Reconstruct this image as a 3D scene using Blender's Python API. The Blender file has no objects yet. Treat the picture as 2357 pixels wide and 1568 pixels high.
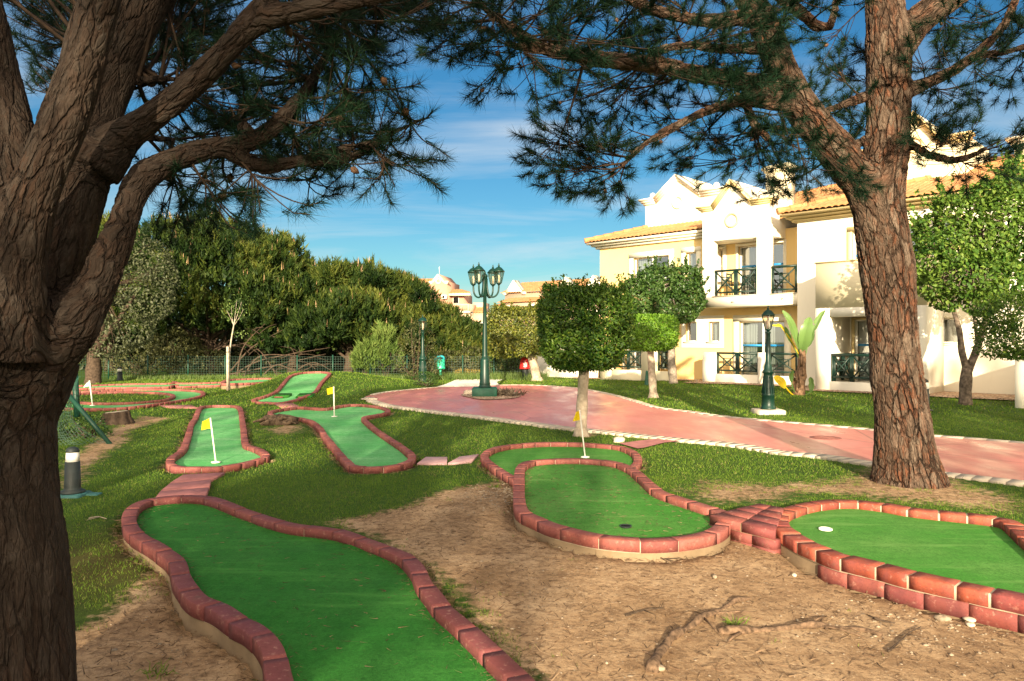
import bpy, math, random
import numpy as np
from mathutils import Vector, Matrix
from mathutils.geometry import delaunay_2d_cdt
C = bpy.context.scene.collection
random.seed(7)
R = np.random.default_rng(11)
# ------------------------------------------------------------------ camera model (reading the photograph's perspective)
F = 1702.0; CU = 1178.5; CV = 784.0; EYE = 1.65
def P(u, v, Y):                       # point at distance Y along the view
    return np.array([(u-CU)/F*Y, Y, EYE-(v-CV)/F*Y])
def GP(u, v, z=0.0):                  # point on the level z
    return P(u, v, F*(EYE-z)/(v-CV))
def lerp(a, b, t): return a+(b-a)*t
def sstep(a, b, x):
    t = np.clip((np.asarray(x, float)-a)/(b-a), 0, 1); return t*t*(3-2*t)
# ------------------------------------------------------------------ scene graph helpers
ORG = {}
def tag(o, label=None, cat=None, group=None, kind=None):
    if label: o['label'] = label
    if cat: o['category'] = cat
    if group: o['group'] = group
    if kind: o['kind'] = kind
    return o
def thing(name, label, cat, loc=(0, 0, 0), rz=0, group=None):
    o = bpy.data.objects.new(name, None); C.objects.link(o)
    o.empty_display_size = .2
    o.location = loc; o.rotation_euler = (0, 0, rz)
    ORG[o.name] = np.array(loc, float)
    return tag(o, label, cat, group)
def copy_tree(o, parent=None):
    c = o.copy(); C.objects.link(c); c.parent = parent
    for ch in list(o.children): copy_tree(ch, c)
    return c
class MB:
    def __init__(s): s.v = []; s.n = 0; s.li = []; s.lt = []; s.at = []
    def add(s, v, f, at=0.0):
        v = np.asarray(v, float).reshape(-1, 3)
        if isinstance(f, np.ndarray):
            s.li.append((f+s.n).ravel()); s.lt.append(np.full(len(f), f.shape[1]))
        else:
            for q in f:
                s.li.append(np.array(q)+s.n); s.lt.append(np.array([len(q)]))
        s.v.append(v); s.n += len(v); s.at.append(np.broadcast_to(np.asarray(at, float), (len(v),)))
    def box(s, x0, x1, y0, y1, z0, z1):
        x0, x1 = sorted((x0, x1)); y0, y1 = sorted((y0, y1)); z0, z1 = sorted((z0, z1))
        v = [(x0,y0,z0),(x1,y0,z0),(x1,y1,z0),(x0,y1,z0),(x0,y0,z1),(x1,y0,z1),(x1,y1,z1),(x0,y1,z1)]
        s.add(v, np.array([(0,3,2,1),(4,5,6,7),(0,1,5,4),(1,2,6,5),(2,3,7,6),(3,0,4,7)]))
    def cbox(s, x0, x1, y0, y1, z0, z1, c=.01):    # box with chamfered edges
        x0, x1 = sorted((x0, x1)); y0, y1 = sorted((y0, y1)); z0, z1 = sorted((z0, z1))
        rings = []
        for z, i in ((z0, c), (z0+c, 0), (z1-c, 0), (z1, c)):
            rings.append([(x0+i+c,y0+i,z),(x1-i-c,y0+i,z),(x1-i,y0+i+c,z),(x1-i,y1-i-c,z),(x1-i-c,y1-i,z),(x0+i+c,y1-i,z),(x0+i,y1-i-c,z),(x0+i,y0+i+c,z)])
        s.loft(rings, closed=True, caps=True)
    def loft(s, rings, closed=True, caps=True, at=0.0):
        rg = np.asarray(rings, float); m, k = rg.shape[:2]
        i = np.arange(m-1)[:, None]; j = np.arange(k if closed else k-1)[None, :]
        jn = (j+1) % k
        f = np.stack([i*k+j, i*k+jn, (i+1)*k+jn, (i+1)*k+j], -1).reshape(-1, 4)
        if np.ndim(at): at = np.repeat(np.asarray(at), k)
        n0 = s.n
        s.add(rg.reshape(-1, 3), f, at)
        if caps and closed:
            s.li.append(n0+np.arange(k)[::-1]); s.lt.append(np.array([k]))
            s.li.append(n0+(m-1)*k+np.arange(k)); s.lt.append(np.array([k]))
    def tube(s, path, rad, k=6, caps=True, at=0.0):
        p = np.asarray(path, float); m = len(p)
        r = np.broadcast_to(np.asarray(rad, float), (m,))
        t = np.gradient(p, axis=0); t /= np.linalg.norm(t, axis=1)[:, None]+1e-9
        ref = np.array([0, 0, 1.0]) if abs(t[0][2]) < .9 else np.array([1.0, 0, 0])
        a = np.cross(t[0], ref); a /= np.linalg.norm(a)
        rings = []
        th = np.linspace(0, 2*np.pi, k, endpoint=False)
        for i in range(m):
            a = a-t[i]*np.dot(a, t[i]); a /= np.linalg.norm(a)+1e-9
            b = np.cross(t[i], a)
            rings.append(p[i]+r[i]*(np.cos(th)[:, None]*a+np.sin(th)[:, None]*b))
        s.loft(rings, True, caps, at)
    def lathe(s, prof, cx=0, cy=0, k=16, caps=True):
        th = np.linspace(0, 2*np.pi, k, endpoint=False)
        s.loft([[(cx+r*math.cos(t), cy+r*math.sin(t), z) for t in th] for r, z in prof], True, caps)
    def build(s, name, mat, parent=None, smooth=False, local=False, attr=None):
        v = np.concatenate(s.v) if s.v else np.zeros((0, 3))
        if parent is not None and not local:
            q = parent
            while q.parent: q = q.parent
            v = v-ORG.get(q.name, 0)
        me = bpy.data.meshes.new(name)
        li = np.concatenate(s.li).astype(np.int32); lt = np.concatenate(s.lt).astype(np.int32)
        me.vertices.add(len(v)); me.vertices.foreach_set('co', v.ravel().astype(np.float32))
        me.loops.add(len(li)); me.loops.foreach_set('vertex_index', li)
        me.polygons.add(len(lt))
        ls = np.concatenate([[0], np.cumsum(lt)[:-1]]).astype(np.int32)
        me.polygons.foreach_set('loop_start', ls)
        if smooth: me.polygons.foreach_set('use_smooth', np.ones(len(lt), bool))
        if attr:
            a = me.attributes.new(attr, 'FLOAT', 'POINT'); a.data.foreach_set('value', np.concatenate(s.at).astype(np.float32))
        me.update(calc_edges=True)
        if mat: me.materials.append(mat)
        o = bpy.data.objects.new(name, me); C.objects.link(o)
        if parent is not None: o.parent = parent
        return o
def catmull(pts, step=.05, closed=True):
    p = np.asarray(pts, float); n = len(p); out = []
    rng = range(n) if closed else range(n-1)
    for i in rng:
        if closed: a, b, c, d = p[(i-1) % n], p[i], p[(i+1) % n], p[(i+2) % n]
        else: a, b, c, d = p[max(i-1, 0)], p[i], p[i+1], p[min(i+2, n-1)]
        m = max(1, int(np.linalg.norm(c-b)/step))
        t = np.linspace(0, 1, m, endpoint=False)[:, None]
        # centripetal-like tension to avoid overshoot
        m1 = (c-a)*.5; m2 = (d-b)*.5
        L = np.linalg.norm(c-b)
        for q in (m1, m2):
            l = np.linalg.norm(q)
            if l > L*1.2: q *= L*1.2/l
        out.append((2*t**3-3*t**2+1)*b+(t**3-2*t**2+t)*m1+(-2*t**3+3*t**2)*c+(t**3-t**2)*m2)
    if not closed: out.append(p[-1:])
    return np.concatenate(out)
def resample(p, step, closed=True):
    q = np.vstack([p, p[:1]]) if closed else p
    d = np.concatenate([[0], np.cumsum(np.linalg.norm(np.diff(q, axis=0), axis=1))])
    n = max(3, int(round(d[-1]/step)))
    t = np.linspace(0, d[-1], n, endpoint=not closed)
    return np.stack([np.interp(t, d, q[:, k]) for k in range(q.shape[1])], 1)
def area2(p): x, y = p[:, 0], p[:, 1]; return np.sum(x*np.roll(y, -1)-np.roll(x, -1)*y)/2
def inside(poly, x, y):
    x = np.asarray(x, float); y = np.asarray(y, float); r = np.zeros(x.shape, bool)
    px, py = poly[:, 0], poly[:, 1]; qx, qy = np.roll(px, -1), np.roll(py, -1)
    for a, b, c, d in zip(px, py, qx, qy):
        if b == d: continue
        r ^= ((b > y) != (d > y)) & (x < (c-a)*(y-b)/(d-b)+a)
    return r
def dist_poly(poly, x, y, closed=True):
    x = np.asarray(x, float); y = np.asarray(y, float); best = np.full(x.shape, 1e9)
    n = len(poly)
    for i in range(n if closed else n-1):
        a = poly[i]; b = poly[(i+1) % n]; d = b-a; l2 = d @ d+1e-12
        t = np.clip(((x-a[0])*d[0]+(y-a[1])*d[1])/l2, 0, 1)
        best = np.minimum(best, np.hypot(x-a[0]-t*d[0], y-a[1]-t*d[1]))
    return best
def vnoise(x, y, s, seed=0):           # cheap smooth value noise
    x = np.asarray(x)*s+seed*17.3; y = np.asarray(y)*s+seed*9.1
    xi = np.floor(x); yi = np.floor(y); fx = x-xi; fy = y-yi
    fx = fx*fx*(3-2*fx); fy = fy*fy*(3-2*fy)
    h = lambda a, b: np.modf(np.abs(np.sin(a*127.1+b*311.7+seed*74.7)*43758.5453))[0]
    return lerp(lerp(h(xi, yi), h(xi+1, yi), fx), lerp(h(xi, yi+1), h(xi+1, yi+1), fx), fy)
def unit(v): return v/(np.linalg.norm(v, axis=-1, keepdims=True)+1e-9)
def rdir(n): return unit(R.normal(size=(n, 3)))
# blades: thin triangles; base (N,3), direction (N,3), length, width
def blades(mb, base, d, ln, w, at=0.0, bend=None):
    n = len(base); d = unit(d); s = unit(np.cross(d, rdir(n)))
    ln = np.broadcast_to(ln, (n,))[:, None]; w = np.broadcast_to(w, (n,))[:, None]
    if bend is None:
        v = np.stack([base-s*w/2, base+s*w/2, base+d*ln], 1).reshape(-1, 3)
        mb.add(v, np.arange(3*n).reshape(-1, 3), np.repeat(np.broadcast_to(at, (n,)), 3))
    else:
        mid = base+d*ln*.55; tip = base+d*ln+bend*ln
        v = np.stack([base-s*w/2, base+s*w/2, mid+s*w*.4, mid-s*w*.4, tip], 1).reshape(-1, 3)
        i = np.arange(n)[:, None]*5
        at5 = np.repeat(np.broadcast_to(at, (n,)), 5)
        n0 = mb.n
        mb.add(v, np.concatenate([i+np.array([[0, 1, 2]]), i+np.array([[0, 2, 3]]), i+np.array([[3, 2, 4]])]), at5)
def leaves(mb, base, d, nrm, ln, w, at=0.0, fold=.25):
    n = len(base); d = unit(d); s = unit(np.cross(d, nrm)); q = np.cross(s, d)
    ln = np.broadcast_to(ln, (n,))[:, None]; w = np.broadcast_to(w, (n,))[:, None]
    mid = base+d*ln*.48
    v = np.stack([base, mid+s*w/2+q*w*fold, base+d*ln-q*ln*.1, mid-s*w/2+q*w*fold], 1).reshape(-1, 3)
    i = np.arange(n)[:, None]*4
    mb.add(v, np.concatenate([i+np.array([[0, 1, 2]]), i+np.array([[0, 2, 3]])]), np.repeat(np.broadcast_to(at, (n,)), 4))
# ------------------------------------------------------------------ materials
class NT:
    def __init__(s, name):
        m = bpy.data.materials.new(name); m.use_nodes = True; s.m = m; s.t = m.node_tree
        s.t.nodes.clear(); s.out = s.n('ShaderNodeOutputMaterial')
    def n(s, ty, **k):
        o = s.t.nodes.new(ty)
        for a, b in k.items(): setattr(o, a, b)
        return o
    def l(s, a, b): s.t.links.new(a, b)
    def put(s, sock, val):
        if hasattr(val, 'links') or isinstance(val, bpy.types.NodeSocket): s.l(val, sock)
        elif isinstance(val, (tuple, list)) and len(val) == 3 and sock.type == 'RGBA': sock.default_value = (*val, 1)
        else: sock.default_value = val
    def coord(s, which='Object', scale=(1, 1, 1), rot=(0, 0, 0), src=None):
        if src is None: src = s.n('ShaderNodeTexCoord').outputs[which]
        mp = s.n('ShaderNodeMapping'); s.l(src, mp.inputs[0]); mp.inputs['Scale'].default_value = scale; mp.inputs['Rotation'].default_value = rot
        return mp.outputs[0]
    def pos(s): return s.n('ShaderNodeNewGeometry').outputs['Position']
    def island(s): return s.n('ShaderNodeNewGeometry').outputs['Random Per Island']
    def attr(s, name, out='Fac'):
        a = s.n('ShaderNodeAttribute'); a.attribute_name = name; return a.outputs[out]
    def noise(s, vec, scale, detail=4, rough=.55, out=0):
        t = s.n('ShaderNodeTexNoise'); s.l(vec, t.inputs['Vector']); t.inputs['Scale'].default_value = scale
        t.inputs['Detail'].default_value = detail; t.inputs['Roughness'].default_value = rough; return t.outputs[out]
    def voro(s, vec, scale, feature='F1', out='Distance'):
        t = s.n('ShaderNodeTexVoronoi'); t.feature = feature; s.l(vec, t.inputs['Vector']); t.inputs['Scale'].default_value = scale; return t.outputs[out]
    def ramp(s, fac, stops, interp='LINEAR'):
        r = s.n('ShaderNodeValToRGB'); s.l(fac, r.inputs[0]); e = r.color_ramp.elements; r.color_ramp.interpolation = interp
        while len(e) < len(stops): e.new(.5)
        for q, (p, c) in zip(e, stops):
            q.position = p; q.color = (c, c, c, 1) if not isinstance(c, (tuple, list)) else (*c, 1)
        return r.outputs[0]
    def mix(s, f, a, b, mode='MIX'):
        x = s.n('ShaderNodeMix'); x.data_type = 'RGBA'; x.blend_type = mode
        s.put(x.inputs[0], f); s.put(x.inputs[6], a); s.put(x.inputs[7], b); return x.outputs[2]
    def math(s, op, a, b=0.0, c=None):
        x = s.n('ShaderNodeMath'); x.operation = op; s.put(x.inputs[0], a); s.put(x.inputs[1], b)
        if c is not None: s.put(x.inputs[2], c)
        return x.outputs[0]
    def bump(s, h, strength=.3, dist=.01):
        b = s.n('ShaderNodeBump'); s.l(h, b.inputs['Height']); b.inputs['Strength'].default_value = strength; b.inputs['Distance'].default_value = dist; return b.outputs[0]
    def pbr(s, col, rough=.7, spec=.5, metal=0.0, normal=None, transl=0.0, **k):
        b = s.n('ShaderNodeBsdfPrincipled'); s.put(b.inputs['Base Color'], col); s.put(b.inputs['Roughness'], rough)
        b.inputs['Specular IOR Level'].default_value = spec; b.inputs['Metallic'].default_value = metal
        if normal is not None: s.l(normal, b.inputs['Normal'])
        for a, v in k.items(): s.put(b.inputs[a], v)
        o = b.outputs[0]
        if transl:
            t = s.n('ShaderNodeBsdfTranslucent'); s.put(t.inputs[0], col)
            x = s.n('ShaderNodeMixShader'); x.inputs[0].default_value = transl; s.l(o, x.inputs[1]); s.l(t.outputs[0], x.inputs[2]); o = x.outputs[0]
        s.l(o, s.out.inputs[0]); return b
def M_plain(name, col, rough=.6, spec=.4, var=.12, scale=6, metal=0.0, bump=.15):
    s = NT(name); p = s.coord('Object'); n = s.noise(p, scale, 6)
    dark = tuple(c*(1-var*2) for c in col); lite = tuple(min(1, c*(1+var)) for c in col)
    c = s.ramp(n, [(.3, dark), (.7, lite)])
    s.pbr(c, rough, spec, metal, s.bump(s.noise(p, scale*12, 3), bump, .004)); return s.m
def M_leaf(name, cols, transl=.3, rough=.5, spec=.3):
    s = NT(name); i = s.island(); st = [(k/(len(cols)-1) if len(cols) > 1 else 0, c) for k, c in enumerate(cols)]
    c = s.ramp(i, st); n = s.noise(s.coord('Object'), 1.3, 2)
    c = s.mix(s.ramp(n, [(.4, .0), (.7, .25)]), c, tuple(x*1.25 for x in cols[-1]))
    s.pbr(c, rough, spec, transl=transl); return s.m
def M_brick(name='red_brick', cols=((.20,.058,.05),(.27,.082,.066),(.33,.11,.088),(.235,.075,.07)), joint=False):
    s = NT(name); p = s.pos(); i = s.island()
    c = s.ramp(i, [(k/3, q) for k, q in enumerate(cols)])
    n = s.noise(p, 9, 6, .65); n2 = s.noise(p, 70, 4, .7)
    c = s.mix(s.ramp(n, [(.45, 0.), (.75, .75)]), c, (.14, .045, .05)); c = s.mix(s.ramp(n2, [(.32, .6), (.5, 0.)]), c, (.11, .035, .03))
    c = s.mix(s.ramp(s.noise(p, 23, 5, .7), [(.56, 0.), (.72, .55)]), c, (.47, .27, .21)); c = s.mix(s.ramp(s.noise(p, 7, 7, .8), [(.56, 0.), (.68, .6)]), c, (.13, .085, .06))
    s.pbr(c, s.ramp(n, [(.3, .62), (.7, .85)]), .25, normal=s.bump(s.mix(.5, s.noise(p, 38, 5, .7), n2), .5, .004)); return s.m
def M_turf(name, base, faded, wear=.5):
    s = NT(name); p = s.pos(); n = s.noise(p, 1.1, 5, .6); f = s.noise(s.coord('Object', (1, 1, 1), src=p), 62, 5, .9); g = s.noise(p, 9, 6, .75)
    c = s.mix(s.ramp(n, [(.36, 0.), (.68, wear)]), base, faded)
    c = s.mix(s.ramp(g, [(.34, .5), (.62, 0.)]), c, tuple(x*.5 for x in base))
    c = s.mix(s.ramp(f, [(.32, .7), (.6, 0.)]), c, tuple(x*.35 for x in base))
    c = s.mix(s.ramp(s.noise(p, 26, 5, .75), [(.63, 0.), (.74, .6)]), c, (.17, .12, .05))
    c = s.mix(s.ramp(s.noise(p, 27, 6, .85), [(.36, .75), (.5, 0.)]), c, tuple(x*.5 for x in base)); c = s.mix(s.ramp(s.noise(s.coord(src=p, scale=(.7, 5, 1), rot=(0, 0, .25)), 1.2, 4, .6), [(.55, 0.), (.72, .45)]), c, faded)
    b = s.pbr(c, .9, .15, normal=s.bump(s.mix(.5, f, g), .7, .01)); return s.m
def M_stucco(name, col, var=.05, stain=.2, sc=.7):
    s = NT(name); p = s.pos(); n = s.noise(p, sc, 5, .6)
    c = s.mix(s.ramp(n, [(.35, 0.), (.7, 1.)]), tuple(x*(1-var) for x in col), col)
    st = s.noise(s.coord(src=p, scale=(2.2, 2.2, .35)), 1.6, 6, .7)
    c = s.mix(s.ramp(st, [(.56, 0.), (.8, stain)]), c, tuple(x*y for x, y in zip(col, (.62, .56, .48))))
    s.pbr(c, .88, .2, normal=s.bump(s.noise(p, 55, 4, .7), .25, .006)); return s.m
M = {}
M['brick'] = M_brick()
M['brick_dark'] = M_brick('weathered_brick', ((.16,.045,.04),(.21,.055,.045),(.24,.075,.06),(.19,.05,.05)))
M['brick_rose'] = M_brick('dusky_red_brick', ((.15,.043,.042),(.19,.055,.052),(.225,.068,.06),(.165,.05,.058)))
M['brick_orange'] = M_brick('orange_red_brick', ((.22,.05,.032),(.29,.068,.04),(.34,.088,.05),(.24,.055,.05)))
M['mortar'] = M_plain('pale_mortar', (.50, .42, .31), .9, .2, .15, 20)
M['cement'] = M_stucco('cement_render', (.25, .18, .11), .35, .7, 4)
M['turf_deep'] = M_turf('deep_green_carpet', (.03, .19, .024), (.085, .29, .055), .5)
M['turf_worn'] = M_turf('worn_green_carpet', (.065, .275, .035), (.19, .36, .10), .6)
M['turf_pale'] = M_turf('lit_pale_carpet', (.11, .48, .14), (.30, .62, .30), .8)  # light on the farther lanes is put into this paler green
M['slab'] = M_plain('pink_concrete', (.42, .17, .16), .75, .3, .15, 9)
M['slab_pale'] = M_plain('pale_pink_concrete', (.58, .36, .36), .75, .3, .12, 9)
M['edging'] = M_plain('pale_edging_stone', (.55, .48, .38), .85, .25, .14, 4)
M['white_paving'] = M_plain('white_paving', (.8, .76, .68), .7, .3, .06, 3)
M['wood_grey'] = M_plain('weathered_wood', (.42, .36, .28), .85, .2, .2, 12)
M['green_metal'] = M_plain('dark_green_paint', (.004, .030, .020), .38, .35, .15, 5, bump=.05)
M['green_rail'] = M_plain('railing_green_paint', (.004, .024, .017), .45, .4, .1, 5, bump=.03)
M['green_block'] = M_plain('green_painted_concrete', (.012, .085, .05), .55, .4, .2, 7)
M['fence_green'] = M_plain('fence_green', (.006, .05, .03), .5, .4, .15, 5)
M['white_paint'] = M_plain('white_paint', (.8, .78, .72), .55, .4, .05, 5, bump=.05)
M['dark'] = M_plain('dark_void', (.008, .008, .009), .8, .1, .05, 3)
M['rubber'] = M_plain('dark_plastic', (.018, .026, .026), .55, .4, .2, 14)
M['teal_base'] = M_plain('teal_painted_concrete', (.04, .14, .14), .7, .3, .25, 12)
M['yellow_cloth'] = M_plain('yellow_cloth', (.78, .57, .015), .8, .2, .1, 9)
M['white_cloth'] = M_plain('white_cloth', (.8, .8, .76), .8, .2, .05, 9)
M['bin_green'] = M_plain('bin_green', (.03, .44, .26), .4, .5, .08, 5, bump=.03)
M['bin_lid'] = M_plain('bin_turquoise', (.035, .42, .46), .35, .5, .08, 5, bump=.03)
M['red_paint'] = M_plain('red_paint', (.45, .02, .018), .4, .5, .1, 6)
M['stone'] = M_plain('pebble_stone', (.29, .23, .165), .8, .3, .3, 25)
M['stone_pale'] = M_plain('pale_rock', (.55, .47, .36), .85, .3, .2, 6)
M['iron'] = M_plain('rusty_iron', (.22, .085, .07), .7, .4, .2, 15)
M['grate'] = M_plain('drain_grate', (.05, .045, .04), .7, .4, .2, 15)
M['wall_cream'] = M_stucco('cream_stucco', (.80, .71, .50), .05, .16)
M['wall_white'] = M_stucco('white_stucco', (.83, .78, .66), .04, .14)
M['wall_yellow'] = M_stucco('yellow_stucco', (.77, .56, .25), .05, .12)
M['trim'] = M_stucco('trim_plaster', (.82, .77, .63), .04, .18)
M['trim_yellow'] = M_stucco('yellow_moulding', (.76, .60, .30), .05, .2)
M['wall_pink'] = M_stucco('pink_stucco', (.50, .27, .19), .06, .2)
M['wall_pink_pale'] = M_stucco('pale_pink_stucco', (.56, .40, .29), .06, .2)
def M_roof():
    s = NT('terracotta_tile'); p = s.coord('Object'); i = s.noise(p, 2.5, 4, .6); t = s.noise(p, 22, 4, .7)
    c = s.ramp(i, [(.3, (.36, .165, .065)), (.55, (.45, .225, .095)), (.75, (.52, .30, .14))])
    c = s.mix(s.ramp(t, [(.5, 0.), (.72, .5)]), c, (.33, .17, .09))
    s.pbr(c, .8, .25, normal=s.bump(t, .3, .01)); return s.m
M['roof'] = M_roof()
def M_glass(name='window_glass', tint=(.55, .6, .6), f=.28):
    s = NT(name); g = s.n('ShaderNodeBsdfGlossy'); g.inputs[0].default_value = (.9, .95, 1, 1); g.inputs[1].default_value = .02
    t = s.n('ShaderNodeBsdfTransparent'); t.inputs[0].default_value = (*tint, 1)
    x = s.n('ShaderNodeMixShader'); x.inputs[0].default_value = f; s.l(t.outputs[0], x.inputs[1]); s.l(g.outputs[0], x.inputs[2]); s.l(x.outputs[0], s.out.inputs[0]); return s.m
M['glass'] = M_glass()
M['lamp_glass'] = M_glass('lantern_glass', (.86, .82, .7), .16)
def M_curtain():
    s = NT('sheer_curtain'); c = s.mix(.0, (.66, .68, .64), (.6, .6, .6)); s.pbr(c, .9, .1, transl=.25); return s.m
M['curtain'] = M_curtain()
M['tape'] = M_plain('blue_tape', (.015, .22, .52), .5, .4, .05, 5)
def M_bark(name, plate, red, grey, scale=11., disp=.02):
    s = NT(name); v = s.attr('bark', 'Vector')
    w = s.noise(v, 7, 5, .6, 1)
    wv = s.n('ShaderNodeVectorMath'); wv.operation = 'MULTIPLY_ADD'; s.l(w, wv.inputs[0]); wv.inputs[1].default_value = (.085, .085, .085); s.l(v, wv.inputs[2]); q = wv.outputs[0]
    e1 = s.voro(q, scale, 'DISTANCE_TO_EDGE'); e2 = s.voro(q, scale*2.7, 'DISTANCE_TO_EDGE'); col = s.voro(q, scale, 'F1', 'Color'); col2 = s.voro(q, scale*2.7, 'F1', 'Color')
    sx = s.n('ShaderNodeSeparateColor'); s.l(col, sx.inputs[0]); sy = s.n('ShaderNodeSeparateColor'); s.l(col2, sy.inputs[0])
    n = s.noise(v, 13, 7, .7); n2 = s.noise(v, 4.5, 3, .6); n3 = s.noise(v, 70, 5, .75)
    brk = s.ramp(n2, [(.36, .25), (.6, 1.)])           # cracks come and go
    h1 = s.ramp(e1, [(.0, 0.), (.13, 1.)], 'EASE'); h2 = s.ramp(e2, [(.0, 0.), (.2, 1.)], 'EASE')
    h1 = s.math('SUBTRACT', 1.0, s.math('MULTIPLY', s.math('SUBTRACT', 1.0, h1), brk))
    h = s.math('MULTIPLY_ADD', h1, .55, s.math('MULTIPLY_ADD', h2, .14, s.math('MULTIPLY', n, .42)))
    h = s.math('MULTIPLY_ADD', sx.outputs[1], .16, h)
    c = s.mix(sx.outputs[0], plate, grey); c = s.mix(s.math('MULTIPLY', s.ramp(sy.outputs[0], [(.45, 0.), (.8, .9)]), s.ramp(n2, [(.4, .2), (.6, 1.)])), c, red)
    c = s.mix(s.ramp(n, [(.38, .65), (.6, 0.)]), c, tuple(x*.42 for x in plate))
    c = s.mix(s.ramp(n3, [(.52, 0.), (.72, .5)]), c, tuple(min(1, x*1.6) for x in grey))
    c = s.mix(s.ramp(n3, [(.3, .5), (.46, 0.)]), c, tuple(x*.35 for x in plate))
    cr = s.math('MULTIPLY', s.ramp(e1, [(.0, .95), (.075, 0.)]), brk); c = s.mix(cr, c, (.016, .010, .007))
    c = s.mix(s.math('MULTIPLY', s.ramp(e2, [(.0, .5), (.06, 0.)]), brk), c, (.03, .018, .012))
    hb = s.math('MULTIPLY_ADD', n3, .16, h)
    s.pbr(c, .92, .12, normal=s.bump(hb, .8, disp*1.2))
    d = s.n('ShaderNodeDisplacement'); s.l(h, d.inputs['Height']); d.inputs['Scale'].default_value = disp; d.inputs['Midlevel'].default_value = .75
    s.l(d.outputs[0], s.out.inputs['Displacement']); s.m.displacement_method = 'BOTH'; return s.m
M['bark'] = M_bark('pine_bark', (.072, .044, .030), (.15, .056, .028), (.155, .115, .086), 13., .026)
M['bark_shaded'] = M_bark('shade_dark_pine_bark', (.025, .017, .0125), (.036, .020, .013), (.045, .035, .028), 19., .013)  # shade on the left pine is put into this darker bark colour
M['twig'] = M_plain('pine_twig', (.040, .025, .016), .9, .2, .3, 20)
M['wood_root'] = M_plain('weathered_root', (.15, .105, .068), .9, .2, .4, 14, bump=.8)
M['bark_grey'] = M_plain('smooth_grey_bark', (.30, .25, .20), .85, .2, .25, 14)
M['bark_mid'] = M_plain('mottled_grey_bark', (.15, .115, .088), .85, .2, .4, 11)
M['bark_pale'] = M_plain('pale_bark', (.46, .38, .29), .85, .2, .22, 10)
M['bark_dark'] = M_plain('dark_bark', (.075, .052, .036), .9, .2, .3, 14)
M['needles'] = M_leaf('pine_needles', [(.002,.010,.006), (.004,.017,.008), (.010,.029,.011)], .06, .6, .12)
M['cone'] = M_plain('pine_cone', (.11, .06, .035), .8, .2, .3, 60)
M['far_needles'] = M_leaf('stone_pine_needles', [(.012,.034,.007), (.028,.064,.010), (.055,.095,.014), (.095,.125,.022)], .25, .55, .2)
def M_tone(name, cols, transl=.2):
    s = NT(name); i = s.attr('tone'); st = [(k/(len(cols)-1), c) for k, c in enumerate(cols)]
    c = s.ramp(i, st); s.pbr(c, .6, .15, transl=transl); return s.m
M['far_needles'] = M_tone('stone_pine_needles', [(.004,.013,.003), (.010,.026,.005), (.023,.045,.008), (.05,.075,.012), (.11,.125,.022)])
M['young_pine_leaf2'] = M_tone('young_pine_tufts', [(.03,.06,.02), (.09,.15,.03), (.15,.2,.05)])
M['shoot'] = M_leaf('new_pine_shoots', [(.30,.19,.10), (.38,.24,.13)], .1)
M['olive_leaf'] = M_leaf('olive_leaves', [(.026,.036,.014), (.05,.062,.026), (.09,.10,.05)], .2, .5)
M['ficus_leaf'] = M_leaf('clipped_ficus_leaves', [(.014,.05,.009), (.033,.10,.013), (.07,.16,.02), (.17,.24,.03)], .3, .42, .3)
M['lime_leaf'] = M_leaf('bright_clipped_leaves', [(.06,.16,.012), (.13,.28,.022), (.22,.38,.035)], .35, .4, .4)
M['yellow_leaf'] = M_leaf('golden_green_leaves', [(.03,.055,.012), (.09,.12,.02), (.22,.22,.03)], .3, .4, .4)
M['broad_leaf'] = M_leaf('fresh_green_leaves', [(.022,.07,.010), (.05,.125,.016), (.10,.19,.026), (.19,.27,.05)], .35, .5, .2)
M['mulberry_leaf'] = M_leaf('mid_green_leaves', [(.018,.055,.012), (.04,.095,.018), (.08,.14,.03)], .3, .4, .4)
M['scrub_leaf'] = M_leaf('scrub_leaves', [(.026,.036,.012), (.05,.06,.018), (.10,.10,.035)], .2, .5)
M['young_pine_leaf'] = M_leaf('young_pine_needles', [(.04,.09,.02), (.09,.15,.03), (.14,.19,.05)], .25, .5)
M['dry_leaf'] = M_leaf('dry_yellow_leaves', [(.22,.15,.03), (.32,.24,.06), (.16,.14,.04)], .2)
M['purple_leaf'] = M_leaf('bronze_strap_leaves', [(.07,.055,.045), (.13,.10,.07), (.22,.17,.12)], .15, .4)
M['banana'] = M_leaf('banana_leaf', [(.10,.20,.05), (.16,.27,.08)], .35, .35, .5)
M['banana_yellow'] = M_leaf('yellow_leaf_blade', [(.70,.50,.02), (.75,.55,.03)], .35, .45)
M['banana_stem'] = M_plain('fibrous_stem', (.22, .13, .075), .8, .3, .4, 9)
M['grass'] = M_leaf('lawn_blades', [(.05,.115,.011), (.09,.185,.015), (.135,.24,.02), (.19,.25,.035)], .35, .55, .2)
M['straw'] = M_leaf('dry_grass', [(.30,.23,.10), (.24,.2,.07), (.12,.15,.03)], .2)
M['litter'] = M_leaf('pine_litter', [(.05,.03,.018), (.12,.07,.04), (.22,.15,.09), (.04,.025,.016)], .0, .9)
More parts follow.
